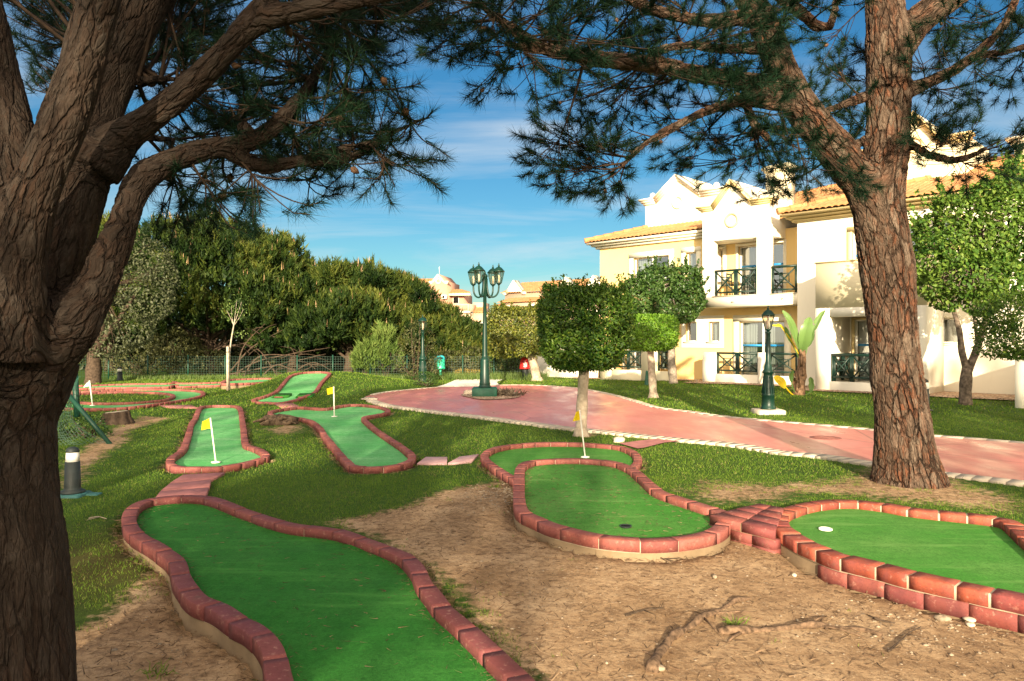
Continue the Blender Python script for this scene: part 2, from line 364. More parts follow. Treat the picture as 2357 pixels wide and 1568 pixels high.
def M_ground():
    s = NT('lawn_and_earth'); p = s.pos(); d = s.attr('dirt')
    nb = s.noise(p, 1.7, 6, .65); nf = s.noise(p, 12, 6, .7); ng = s.noise(p, 30, 6, .8); vf = s.noise(p, 75, 4, .75)
    t = s.math('ADD', d, s.math('MULTIPLY', s.math('SUBTRACT', nf, .5), .9)); t = s.math('ADD', t, s.math('MULTIPLY', s.math('SUBTRACT', nb, .5), .5))
    k = s.ramp(t, [(.42, 0.), (.62, 1.)])
    e = s.ramp(nb, [(.3, (.25, .155, .082)), (.5, (.39, .26, .148)), (.7, (.52, .37, .225))])
    e = s.mix(s.ramp(nf, [(.36, .6), (.56, 0.)]), e, (.13, .074, .042))
    e = s.mix(s.ramp(ng, [(.36, .7), (.5, 0.)]), e, (.09, .055, .033))
    e = s.mix(s.ramp(vf, [(.58, 0.), (.68, .7)]), e, (.56, .45, .31))
    g = s.ramp(nf, [(.3, (.03, .07, .010)), (.6, (.06, .125, .014)), (.8, (.11, .15, .028))])
    g = s.mix(s.ramp(nb, [(.45, 0.), (.75, .5)]), g, (.085, .12, .022)); g = s.mix(s.ramp(ng, [(.3, .7), (.6, 0.)]), g, (.012, .028, .006))
    g2 = s.mix(s.attr('soil'), g, (.075, .05, .018))
    s.pbr(s.mix(k, g2, e), .95, .12, normal=s.bump(s.mix(.5, nf, s.mix(.5, ng, vf)), .85, .03)); return s.m
M['ground'] = M_ground()
def M_path():
    s = NT('red_painted_paving'); p = s.pos(); n = s.noise(p, .8, 5, .6); f = s.noise(p, 90, 3, .7); st = s.noise(s.coord(src=p, scale=(1, .35, 1)), 1.6, 5, .65)
    c = s.ramp(n, [(.3, (.50, .16, .14)), (.7, (.60, .23, .205))])
    c = s.mix(s.ramp(st, [(.5, 0.), (.75, .35)]), c, (.66, .40, .32)); c = s.mix(s.ramp(f, [(.35, .25), (.55, 0.)]), c, (.3, .09, .07))
    e = s.voro(s.coord(src=p, scale=(.24, .24, .24), rot=(0, 0, .5)), 1, 'DISTANCE_TO_EDGE'); c = s.mix(s.ramp(e, [(.0, .8), (.0035, 0.)]), c, (.13, .04, .035))
    s.pbr(c, s.ramp(st, [(.35, .5), (.7, .25)]), .55, normal=s.bump(f, .08, .004)); return s.m
M['path'] = M_path()
def M_gravel():
    s = NT('beige_gravel'); p = s.pos(); c = s.voro(p, 16, 'F1', 'Color'); sc = s.n('ShaderNodeSeparateColor'); s.l(c, sc.inputs[0])
    d = s.voro(p, 16); col = s.ramp(sc.outputs[0], [(0, (.34, .2, .13)), (.5, (.48, .33, .23)), (1, (.62, .5, .38))]); col = s.mix(s.ramp(d, [(.4, 0.), (.7, .8)]), col, (.09, .05, .03))
    s.pbr(col, .85, .2, normal=s.bump(d, .8, -.04)); return s.m
M['gravel'] = M_gravel()
# ------------------------------------------------------------------ terrain
def zramp(Y): return .05+.078*np.clip(np.asarray(Y, float)-20.2, 0, 6.6)
def GPf(u, v, zf):
    a, b = 3.0, 80.0
    for _ in range(50):
        Y = (a+b)/2
        if EYE-(v-CV)/F*Y-zf(Y) > 0: a = Y
        else: b = Y
    return P(u, v, (a+b)/2)
LANES = {
 'A': dict(z=.09, px=[(613,1565),(599,1495),(564,1452),(525,1432),(486,1404),(440,1386),(414,1361),(396,1330),(391,1305),(382,1288),(359,1270),(331,1252),(303,1235),(285,1217),(280,1192),(289,1171),(310,1157),(338,1148),(380,1142),(423,1139),(469,1140),(500,1145),(528,1154),(564,1168),(599,1180),(634,1192),(687,1205),(764,1215),(799,1221),(834,1233),(870,1245),(905,1258),(933,1269),(951,1277),(967,1291),(979,1305),(997,1340),(1018,1365),(1042,1395),(1074,1421),(1116,1457),(1169,1506),(1232,1565),(1290,1640),(1300,1780),(1150,1950),(900,1990),(720,1850),(640,1680)]),
 'E': dict(z=.14, px=[(1775,1182),(1774,1200),(1780,1213),(1794,1224),(1838,1250),(1874,1265),(1916,1282),(1969,1295),(2021,1307),(2080,1323),(2141,1337),(2210,1351),(2282,1367),(2352,1381),(2440,1400),(2520,1380),(2480,1310),(2400,1245),(2342,1199),(2268,1185),(2198,1178),(2145,1173),(2099,1168),(2053,1160),(2014,1155),(1965,1150),(1916,1149.5),(1866,1154),(1828,1161),(1796,1171)]),
 'D': dict(z=.14, px=[(1185,1080),(1181,1118),(1181,1154),(1185,1171),(1196,1182),(1222,1194),(1257,1210),(1307,1224),(1360,1236),(1426,1244),(1504,1247),(1581,1242),(1648,1229),(1680,1208),(1686,1185),(1665,1172),(1644,1167),(1613,1157),(1567,1143),(1529,1129),(1497,1103),(1469,1081),(1433,1065),(1391,1058),(1328,1054),(1275,1055),(1240,1057),(1208,1062),(1192,1070)]),
 'F': dict(z=.07, px=[(1210,1128),(1185,1108),(1152,1088),(1116,1064),(1106,1050),(1111,1041),(1130,1031),(1162,1024),(1205,1020),(1264,1017),(1328,1018),(1391,1022),(1433,1027),(1462,1037),(1476,1050),(1476,1064),(1465,1075),(1440,1090),(1340,1125),(1260,1135)]),
 'B': dict(z=.07, px=[(382,1066),(392,1073),(411,1076),(432,1077),(465,1077),(502,1076),(540,1071),(575,1064),(601,1057),(617,1052),(621,1046),(615,1039),(596,1030),(577,1024),(571,1013),(568,991),(564,968),(559,942),(553,935),(540,932.7),(505,932),(477,933),(458,936),(451,944),(444,961),(434,975),(427,998),(416,1027),(404,1041),(386,1053)]),
 'C': dict(z=.07, px=[(616,950),(619,946.5),(632,943),(658,939),(690,936),(720,937.4),(750,938.7),(773,934.3),(799,930.8),(825,930),(861,932.5),(887,937.8),(899,944),(892,950),(869,954.5),(848,958.5),(843,963),(862,980),(887,997.7),(921,1019),(948,1038),(958,1050),(950,1061),(930,1069),(900,1074),(860,1076.5),(827,1076),(803,1072),(795,1066),(781,1052),(765,1033),(751,1015),(739,999.5),(732,987),(716,972),(702,966),(679,961.5),(640,958),(620,955)]),
 'G': dict(zf=zramp, px=[(579,922),(581,918.4),(605,911.4),(630,900.8),(644,886.7),(657,871.5),(668,863),(690,857),(711,855.3),(742,855),(760,857),(762,861),(744,880),(732,899),(721,906),(702,913),(683,920),(658,925.3),(632,926.6),(605,925.5),(587,924.5)]),
 'H': dict(z=.07, px=[(120,936),(206,940),(270,938.6),(317,934.8),(364,929),(411,922),(446,916),(467,910.4),(473,905.7),(467,900),(446,897.3),(411,895.6),(364,895),(317,895),(270,896.5),(223,899),(170,901),(110,903),(85,918)],
           hole=[(120,918),(190,924.5),(223,926),(270,926.5),(317,924.5),(364,920.5),(387,916),(394,911),(387,906.5),(364,903.5),(317,901.5),(270,901.2),(223,903),(160,907),(120,911)]),
 'I': dict(z=.10, px=[(120,896),(190,893.5),(270,891.5),(364,890.5),(395,889.5),(402,886),(410,889),(460,887.5),(512,886),(517,881.5),(512,878.8),(460,880.5),(412,880.5),(402,877.5),(392,881),(340,882),(270,883.5),(190,886.5),(120,889)]),
 'J': dict(z=.22, px=[(509,882),(533,882.5),(580,881),(630,878.2),(640,876),(634,870.5),(612,869.6),(580,870.5),(540,872.2),(515,875)]),
}
for k, L in LANES.items():
    zf = L.get('zf'); cv = (lambda q: np.array([GPf(u, v, zf) for u, v in q])) if zf else (lambda q: np.array([GP(u, v, L['z']) for u, v in q]))
    o = cv(L['px'])[:, :2]
    if area2(o) < 0: o = o[::-1]
    L['out'] = resample(catmull(o, .04), .05)
    if 'hole' in L:
        h = cv(L['hole'])[:, :2]
        if area2(h) < 0: h = h[::-1]
        L['isl'] = resample(catmull(h, .04), .05)
ramp_ax = lambda Y: -6.17-.131*(np.asarray(Y)-19.5)
# the red path's outline
near_px = [(838,917),(843,923),(852,928),(887,936.8),(976,949),(1081,961.4),(1187,975.5),(1293,989.6),(1363,996.5),(1434,1004.5),(1539,1016),(1680,1029),(1782,1047),(1880,1056),(2007,1076),(2169,1100),(2357,1122),(2620,1160)]
far_px = [(2620,1046),(2357,1021),(2145,1004),(2004,990),(1880,979),(1775,970),(1669,960),(1593,949),(1522,940),(1469,924.5),(1416,910.4),(1346,896.3),(1293,891),(1222,887.5),(1152,887.5),(1028,891),(958,896.3),(887,903.3),(849,910.5)]
pn = catmull(np.array([GP(u, v) for u, v in near_px])[:, :2], .1, False)
pf = catmull(np.array([GP(u, v) for u, v in far_px])[:, :2], .1, False)
PATH = np.vstack([pn, pf])
WPATH = np.array([GP(u, v) for u, v in [(1000,893.5),(1026,886),(1053,874),(1099,868.5),(1140,866.5),(1190,867.5),(1158,875),(1143,881),(1150,888.5),(1100,891)]])[:, :2]
STUB = np.array([GP(u, v) for u, v in [(1425,1024),(1475,1017),(1520,1012),(1565,1018.5),(1530,1022),(1482,1034),(1468,1036),(1450,1031)]])[:, :2]
# the hotel's own frame: a along the facade, p outwards
P0 = np.array([3.8, 31.9]); E1 = np.array([.70711, -.70711]); NO = np.array([-.70711, -.70711])
def bxy(a, p): return P0+np.multiply.outer(a, E1)+np.multiply.outer(p, NO)
GRAVEL = np.array([bxy(-1.2, .9), bxy(5.3, .9), bxy(5.3, 2.1), bxy(9.9, 2.1), bxy(9.9, 3.5), bxy(16.0, 3.5), bxy(17.2, 2.2), bxy(30, 2.2), bxy(30, -3), bxy(-1.2, -3)])
def gz(x, y, carve=True):
    x = np.asarray(x, float); y = np.asarray(y, float)
    z = .012*(vnoise(x, y, 1.3, 1)-.5)+.02*(vnoise(x, y, .45, 2)-.5)
    q = (x-P0[0])*.7071+(y-P0[1])*.7071
    z = z+.14*sstep(-10, -3.5, q)*sstep(2.5, 8, x)
    dx = x-ramp_ax(y); lat = np.where(dx > .75, dx-.75, np.where(dx < -.75, -dx-.75, 0)); wd = np.where(dx > 0, 2.4, 1.1)
    zr = zramp(y)-.05
    back = np.exp(-np.clip(y-27.0, 0, None)**2/6)
    z = z+zr*np.exp(-(lat/wd)**2)*back*.95
    # bare ground of the foreground lies lower left of the long lane and in front of the two right ones
    z = z-.07*sstep(6.6, 4.2, y)*sstep(-.2, -1.2, x)
    z = z-.05*sstep(6.8, 4.6, y)*sstep(1.2, 2.2, x)
    z = z+.05*np.exp(-((x+.55)/.55)**2)*sstep(6.8, 5, y)
    z = z+.03*np.exp(-(((x-4.6)/1.2)**2+((y-8.5)/1.)**2))       # swell round the right pine
    z = z+.05*np.exp(-(((x+6.2)/1.2)**2+((y-12.3)/1.2)**2))
    far = np.hypot(x, y) > 60
    if carve:
        for k, L in LANES.items():
            o = L['out']; lo = o.min(0)-.05; hi = o.max(0)+.05
            m = (x > lo[0]) & (x < hi[0]) & (y > lo[1]) & (y < hi[1])
            if not m.any(): continue
            i = np.zeros_like(m); i[m] = inside(o, x[m], y[m])
            if 'isl' in L: i[m] &= ~inside(L['isl'], x[m], y[m])
            zt = (L['zf'](y) if 'zf' in L else L['z'])-.22
            z = np.where(i, np.minimum(z, zt), z)
        z = np.where(inside(PATH, x, y), np.minimum(z, -.02), z)
        z = np.where(inside(WPATH, x, y), np.minimum(z, -.02), z)
    return z
def dirt_mask(x, y):
    x = np.asarray(x, float); y = np.asarray(y, float); d = np.zeros(x.shape)
    def reg(px, w, soft):
        nonlocal d
        p = np.array([GP(u, v) for u, v in px])[:, :2]
        lo = p.min(0)-soft; hi = p.max(0)+soft
        m = (x > lo[0]) & (x < hi[0]) & (y > lo[1]) & (y < hi[1])
        if not m.any(): return
        s = dist_poly(p, x[m], y[m])*np.where(inside(p, x[m], y[m]), 1, -1)
        d[m] = np.maximum(d[m], w*np.clip(.5+.5*s/soft, 0, 1))
    reg([(764,1200),(852,1184),(923,1168),(976,1150),(1028,1128),(1081,1116),(1152,1108),(1190,1110),(1300,1150),(1500,1200),(1700,1190),(1900,1200),(2357,1300),(3200,1500),(3200,2600),(500,2600),(1000,1900),(1300,1640),(1150,1490),(1000,1330),(900,1255)], 1, .35)
    reg([(60,1470),(180,1420),(270,1385),(318,1328),(395,1285),(450,1390),(610,1480),(640,1700),(900,2600),(-900,2600),(-600,1520)], 1, .3)
    reg([(1520,1128),(1600,1098),(1750,1112),(1900,1100),(1980,1075),(2210,1090),(2290,1130),(2400,1150),(2400,1195),(2100,1165),(1900,1145),(1800,1165),(1640,1165)], .66, .5)
    reg([(120,1150),(140,1060),(200,1022),(255,985),(320,955),(405,962),(320,988),(300,1020),(230,1065),(165,1160)], .75, .3)
    reg([(585,990),(640,968),(740,978),(700,1002),(610,1006)], .62, .5)
    reg([(1310,1004),(1330,996),(1365,996),(1400,1003),(1350,1012)], .7, .3)
    reg([(1000,1180),(880,1196),(830,1160),(960,1130),(1060,1100)], .45, .6)
    reg([(160,1330),(300,1240),(380,1290),(330,1380),(170,1450)], .42, .5)
    reg([(380,1095),(430,1080),(500,1085),(470,1100)], .5, .3)
    for k in 'ADEFBC':
        o = LANES[k]['out'][::4]; lo = o.min(0)-.5; hi = o.max(0)+.5
        m = (x > lo[0]) & (x < hi[0]) & (y > lo[1]) & (y < hi[1])
        d[m] = np.maximum(d[m], .62*np.clip(1-dist_poly(o, x[m], y[m])/.22, 0, 1))
    return d
xs = np.concatenate([-np.geomspace(600, 15, 16), np.arange(-14.4, -8, .25), np.arange(-8, 7, .09), np.arange(7, 16, .2), np.geomspace(16.4, 600, 16)])
ys = np.concatenate([-np.geomspace(300, 3, 12), np.arange(-2.6, 2.6, .4), np.arange(2.6, 12.5, .09), np.arange(12.5, 36, .2), np.geomspace(37, 900, 22)])
X, Y = np.meshgrid(xs, ys, indexing='ij'); Z = gz(X, Y)
mb = MB(); nx, ny = X.shape
i = np.arange(nx-1)[:, None]*ny; j = np.arange(ny-1)[None, :]
mb.add(np.stack([X, Y, Z], -1).reshape(-1, 3), np.stack([i+j, i+ny+j, i+ny+j+1, i+j+1], -1).reshape(-1, 4))
ground = mb.build('ground', M['ground'], smooth=True); tag(ground, kind='structure')
DM = dirt_mask(X.ravel(), Y.ravel())
a = ground.data.attributes.new('dirt', 'FLOAT', 'POINT'); a.data.foreach_set('value', DM.astype(np.float32))
soil = .75*np.exp(-(((X+3.)/1.1)**2+((Y-5.6)/.9)**2)).ravel()
a = ground.data.attributes.new('soil', 'FLOAT', 'POINT'); a.data.foreach_set('value', soil.astype(np.float32))
# ------------------------------------------------------------------ paths
def sheet(poly, z, name, mat, step=None, zf=None):
    p = resample(poly, step) if step else poly
    pts = [Vector(q) for q in p]; n = len(pts)
    r = delaunay_2d_cdt(pts, [(k, (k+1) % n) for k in range(n)], [], 1, 1e-5)
    vv = np.array([(*q, z) for q in r[0]]); ff = np.array(r[2])
    c = vv[ff].mean(1); ff = ff[inside(p, c[:, 0], c[:, 1])]
    mb = MB(); mb.add(vv, ff); o = mb.build(name, mat); return o
tag(sheet(PATH, .02, 'red_path', M['path']), kind='structure')
tag(sheet(WPATH, .028, 'white_path', M['white_paving']), kind='structure')
tag(sheet(STUB, .024, 'path_spur', M['slab']), kind='structure')
def edging(line, w, ln, inward, name, h=.045):
    mb = MB(); p = resample(line, .06, False); t = np.gradient(p, axis=0); t = unit(t); nrm = np.stack([-t[:, 1], t[:, 0]], 1)*inward
    s = np.concatenate([[0], np.cumsum(np.linalg.norm(np.diff(p, axis=0), axis=1))]); n = int(s[-1]/ln)
    for k in range(n):
        a = k*s[-1]/n+.004; b = (k+1)*s[-1]/n-.004; q = np.array([a, b])
        x = np.interp(q, s, p[:, 0]); y = np.interp(q, s, p[:, 1]); ex = np.interp(q, s, nrm[:, 0]); ey = np.interp(q, s, nrm[:, 1])
        jz = h+R.uniform(-.002, .002); w2 = w+R.uniform(-.01, .01); c = .008
        r = []
        for e in (0, 1):
            o = np.array([x[e], y[e]]); m = np.array([ex[e], ey[e]])
            r.append([(*(o), -.05), (*(o), jz-c), (*(o+m*c), jz), (*(o+m*(w2-c)), jz), (*(o+m*w2), jz-c), (*(o+m*w2), -.05)])
        mb.loft(r)
    return tag(mb.build(name, M['edging']), kind='structure')
edging(pn, .28, .17, 1, 'path_edging', .034)
edging(pf, .19, .32, 1, 'path_edging', .032)
# ------------------------------------------------------------------ minigolf lanes
def offs(p, w):
    t = unit(np.roll(p, -2, 0)-np.roll(p, 2, 0)); n = np.stack([-t[:, 1], t[:, 0]], 1); return p+n*w
def kerb(mb, mm, mp, o, w, zf, bl, bh=.085, deep=.5, flip=1, gap=.0035, mi=(-.0075, .0055)):
    inn = offs(o, w*flip); n = len(o)
    s = np.arange(n+1)*1.0; oo = np.vstack([o, o[:1]]); ii = np.vstack([inn, inn[:1]])
    L = np.concatenate([[0], np.cumsum(np.linalg.norm(np.diff((oo+ii)/2, axis=0), axis=1))])
    cnt = max(6, int(round(L[-1]/bl)))
    edges = (np.arange(cnt+1)+np.concatenate([[0], R.uniform(-.12, .12, cnt-1), [0]]))*L[-1]/cnt
    def ring(q, dz, ins, lo, c):
        a = np.array([np.interp(q, L, oo[:, 0]), np.interp(q, L, oo[:, 1])]); b = np.array([np.interp(q, L, ii[:, 0]), np.interp(q, L, ii[:, 1])])
        d = b-a; l = np.linalg.norm(d)+1e-9; d = d/l; z = float(zf(a[1]))+dz
        a2 = a+d*ins; b2 = b-d*ins
        return [(*a2, z-lo), (*a2, z-c), (*(a2+d*c), z), (*(b2-d*c), z), (*b2, z-c), (*b2, z-lo)]
    for k in range(cnt):
        g = gap; a = edges[k]+g; b = edges[k+1]-g
        if b-a < .03: continue
        m = max(2, int((b-a)/.05)+1); jz = R.uniform(-.0025, .003); ji = R.uniform(-.003, .002); tl = R.uniform(-.003, .003)
        rr = [ring(q, jz+tl*(e/(m-1)-.5), ji, bh, .0055) for e, q in enumerate(np.linspace(a, b, m))]
        r0 = np.array(rr[0]); r1 = np.array(rr[-1])
        mb.loft(rr)
    Q = np.linspace(0, L[-1], max(12, int(L[-1]/.05)))
    mm.loft([ring(q, mi[0], mi[1], bh+.01, .004) for q in Q], True, False)
    mp.loft([ring(q, -bh-.001, .004, deep, .006) for q in Q], True, False)
    return inn
def lane(key, label, turf, kw=.13, bl=.27, brick='brick', humps=(), drop=.062, deep=.5, gap=.0035, mi=(-.0075, .0055)):
    L = LANES[key]; zf = L.get('zf', lambda Y: L['z']+0*np.asarray(Y)); o = L['out']
    c = o.mean(0); root = thing('minigolf_lane', label, 'minigolf lane', (c[0], c[1], 0), group='brick edged minigolf lanes')
    L['root'] = root
    mb, mm, mp = MB(), MB(), MB()
    inn = kerb(mb, mm, mp, o, kw, zf, bl, deep=deep, gap=gap, mi=mi)
    ring2 = None
    if 'isl' in L: ring2 = kerb(mb, mm, mp, L['isl'], kw, zf, bl, deep=deep, flip=-1)
    kb = mb.build('brick_kerb', M[brick], root); mm.build('mortar', M['mortar'], kb); mp.build('plinth', M['cement'], root)
    step = .16 if np.ptp(o[:, 1]) < 8 else .35
    bd = resample(offs(o, kw*.8), .08); lo, hi = bd.min(0), bd.max(0)
    gx, gy = np.meshgrid(np.arange(lo[0], hi[0], step), np.arange(lo[1], hi[1], step)); gx = gx.ravel(); gy = gy.ravel()
    gx = gx+R.uniform(-.03, .03, len(gx)); ok = inside(bd, gx, gy) & (dist_poly(bd[::2], gx, gy) > .06)
    allp = np.vstack([bd, np.stack([gx[ok], gy[ok]], 1)]); n = len(bd)
    r = delaunay_2d_cdt([Vector(q) for q in allp], [(k, (k+1) % n) for k in range(n)], [], 1, 1e-6)
    v = np.array([tuple(q) for q in r[0]]); f = np.array(r[2]); cc = v[f].mean(1); keep = inside(bd, cc[:, 0], cc[:, 1])
    if 'isl' in L: keep &= ~inside(offs(L['isl'], kw*.3), cc[:, 0], cc[:, 1])
    z = zf(v[:, 1])-drop+.012*(vnoise(v[:, 0], v[:, 1], 1.4, 5)-.5)
    for (x0, y0, nx_, ny_, wd, h) in humps: z = z+h*np.exp(-(((v[:, 0]-x0)*nx_+(v[:, 1]-y0)*ny_)/wd)**2)
    mb = MB(); mb.add(np.column_stack([v, z]), f[keep]); mb.build('putting_carpet', M[turf], root, smooth=True)
    return root
def hump(u, v, z, du, dv, wd, h):      # a low cross fold in the carpet: through a point, along a direction
    a = GP(u, v, z); b = GP(u+du, v+dv, z); d = (b-a)[:2]; d /= np.linalg.norm(d); return (a[0], a[1], -d[1], d[0], wd, h)
lane('A', 'longest foreground lane, deep green wavy carpet between curving dark red kerbs', 'turf_deep', .114, .34, 'brick_rose', humps=[hump(640,1280,.03,200,-25,.09,.012), hump(700,1385,.03,300,-50,.08,.014), hump(760,1325,.03,300,-30,.2,-.01)])
lane('E', 'right-edge lane with a white cup and thick pale mortar between red bricks', 'turf_worn', .145, .22, 'brick_orange', gap=.0085, mi=(-.0045, .004))
# lower brick course showing under the outer side of the right-edge lane
o_ = LANES['E']['out']; s0, s1 = GP(1925, 1290, .06)[:2], GP(2470, 1405, .06)[:2]; i0 = np.linalg.norm(o_-s0, axis=1).argmin(); i1 = np.linalg.norm(o_-s1, axis=1).argmin()
seg = o_[min(i0, i1):max(i0, i1)+1] if abs(i1-i0) < len(o_)/2 else np.vstack([o_[max(i0, i1):], o_[:min(i0, i1)+1]])
t_ = unit(np.gradient(seg, axis=0)); n_ = np.stack([t_[:, 1], -t_[:, 0]], 1); mb = MB(); st_ = 5
for k in range(0, len(seg)-st_, st_):
    q = seg[k:k+st_+1]; m_ = n_[k:k+st_+1]; z1 = .14-.09+R.uniform(-.003, .002); e_ = R.uniform(.006, .012); rr = []
    for j in range(st_+1):
        p_ = q[j]+(t_[k+j]*.0025 if j == 0 else (-t_[k+j]*.0025 if j == st_ else 0)); o1 = p_+m_[j]*e_; i_ = p_-m_[j]*.02
        rr.append([(*o1, z1-.1), (*o1, z1-.008), (*(o1-m_[j]*.008), z1), (*i_, z1), (*i_, z1-.1)])
    mb.loft(rr)
mb.build('lower_course', M['brick_dark'], LANES['E']['root'])
lane('D', 'egg-shaped lane with dark open hole, joined by a brick step to the right-edge lane', 'turf_worn', .12, .31)
lane('F', 'dull green half-round lane with a yellow flag, tucked behind the egg-shaped lane', 'turf_worn', .105, .25)
lane('B', 'straight lane flaring at the near end round its yellow flag, beside the tree stump', 'turf_pale', .102, .24, humps=[hump(500,985,.03,60,0,.12,.02), hump(500,972,.03,60,0,.1,-.014), hump(500,998,.03,60,0,.16,-.012)])
lane('C', 'T-shaped pale green lane with a yellow flag at its crossbar beside the red roundabout', 'turf_pale', .102, .24)
lane('G', 'green ramp lane climbing a grass mound beside the mesh fence', 'turf_pale', .112, .25)
lane('H', 'ring-shaped lane round a grass island with a white flag', 'turf_pale', .115, .25)
lane('I', 'narrow straight lane along the foot of the green mesh fence', 'turf_pale', .12, .25, deep=.4)
lane('J', 'small raised lane between the staked sapling and the ramp lane', 'turf_pale', .14, .25, deep=.5)
# obstacle ramps on the ramp lane
# brick step joining the two right-hand lanes
def quad_slab(name, px, z, h, mat, label, cat, group=None, parent=None):
    q = np.array([GP(u, v, z) for u, v in px]); 
    if area2(q[:, :2]) < 0: q = q[::-1]
    c = q.mean(0); root = None
    c2 = c[:2]; inn = c2+(q[:, :2]-c2)*(1-.008/np.linalg.norm(q[:, :2]-c2, axis=1))[:, None]
    mb = MB(); mb.loft([[(*p, z-h) for p in q[:, :2]], [(*p, z-.008) for p in q[:, :2]], [(*p, z) for p in inn]])
    if parent is None:
        mb.v = [v-np.array([c[0], c[1], z-h]) for v in mb.v]
        o = mb.build(name, mat); o.location = (c[0], c[1], z-h); return tag(o, label, cat, group)
    return mb.build(name, mat, parent)
zs = .165
pl = thing('brick_step', 'low platform of dark red tiles bridging the egg-shaped lane and the right-hand lane', 'brick step', tuple(GP(1700, 1200, 0)*np.array([1, 1, 0])))
q = [GP(u, v, zs)[:2] for u, v in [(1630,1186),(1748,1158),(1806,1168),(1785,1223)]]
bl_ = lambda s, t: (1-s)*(1-t)*q[0]+(1-s)*t*q[1]+s*t*q[2]+s*(1-t)*q[3]
mb = MB(); mm = MB()
for a_ in range(2):
    for b_ in range(4):
        e = .012; s0, s1, t0, t1 = a_/2+e, (a_+1)/2-e, b_/4+e, (b_+1)/4-e
        pts = [bl_(s0, t0), bl_(s1, t0), bl_(s1, t1), bl_(s0, t1)]; jz = R.uniform(-.003, .003)
        cc = np.mean(pts, 0)
        mb.loft([[(*p, zs-.075) for p in pts], [(*p, zs+jz-.007) for p in pts], [(*(cc+(p-cc)*.965), zs+jz) for p in pts]])
mb.build('tile_course', M['brick_dark'], pl)
mb = MB()
f0, f1 = np.array(q[0]), np.array(q[3]); 
for row in range(2):
    for k in range(3):
        t0, t1 = k/3+.01, (k+1)/3-.01
        a_, b_ = f0+(f1-f0)*t0, f0+(f1-f0)*t1; nn = np.array([q[1][0]-q[0][0], q[1][1]-q[0][1]]); nn = nn/np.linalg.norm(nn)*.1
        z1 = zs-.08-row*.075; mb.loft([[(*p, z1-.07) for p in (a_, b_, b_+nn, a_+nn)], [(*p, z1) for p in (a_, b_, b_+nn, a_+nn)]])
mb.build('brick_course', M['brick_dark'], pl)
ins = lambda s, t: bl_(.02+s*.96, .02+t*.96)
mb.v = []; mb = MB(); pts = [ins(0, 0), ins(1, 0), ins(1, 1), ins(0, 1)]; mb.loft([[(*p, -.3) for p in pts], [(*p, zs-.012) for p in pts]]); mb.build('mortar_core', M['cement'], pl)
# stepping slabs
def S7(*p): return [(128.9+x*.23487, 791.8+y*.23487) for x, y in p]
def S8(*p): return [(764.2+x*.3523, 1012.8+y*.3523) for x, y in p]
def S9(*p): return [(552.4+x*.17613, 828.6+y*.17613) for x, y in p]
gsl = 'pink stepping slabs between the lanes'
quad_slab('paving_slab', S7((1115,1360),(1525,1322),(1655,1258),(1245,1278)), .03, .07, M['slab'], 'cracked pink slab touching the brick end of the flared lane, farthest of three in a row', 'slab', gsl)
quad_slab('paving_slab', S7((1025,1436),(1500,1398),(1522,1329),(1108,1367)), .045, .08, M['slab'], 'middle pink slab of the three between two lanes at the left', 'slab', gsl)
quad_slab('paving_slab', S7((960,1515),(1465,1490),(1497,1405),(1018,1442)), .05, .09, M['slab'], 'pink slab against the rounded top of the longest foreground lane', 'slab', gsl)
quad_slab('paving_slab', S8((555,152),(750,152),(754,110),(612,110)), .025, .05, M['slab_pale'], 'pale pink slab lying in the grass beside the T-shaped lane', 'slab', gsl)
quad_slab('paving_slab', S8((757,150),(908,138),(960,92),(832,108)), .03, .06, M['slab_pale'], 'pale pink slab lying in the grass beside the dull half-round lane', 'slab', gsl)
quad_slab('paving_slab', S9((565,634),(785,608),(690,562),(450,572)), .02, .05, M['slab'], 'rose slab between the ramp lane and the T-shaped lane', 'slab', gsl)
quad_slab('paving_slab', S7((1110,622),(1395,626),(1320,596),(1000,600)), .02, .05, M['slab'], 'rose slab between the ring lane and the straight flared lane', 'slab', gsl)
# gravel beds by the building
gv = np.array(GRAVEL); mb = MB(); 
gr = resample(gv, .5); gg = np.column_stack([gr, gz(gr[:, 0], gr[:, 1], False)+.03])
r = delaunay_2d_cdt([Vector(p) for p in gr], [(k, (k+1) % len(gr)) for k in range(len(gr))], [], 1, 1e-5)
v = np.array([tuple(p) for p in r[0]]); f = np.array(r[2]); c = v[f].mean(1); f = f[inside(gr, c[:, 0], c[:, 1])]
mb.add(np.column_stack([v, gz(v[:, 0], v[:, 1], False)+.03]), f); tag(mb.build('gravel_bed', M['gravel']), kind='structure')
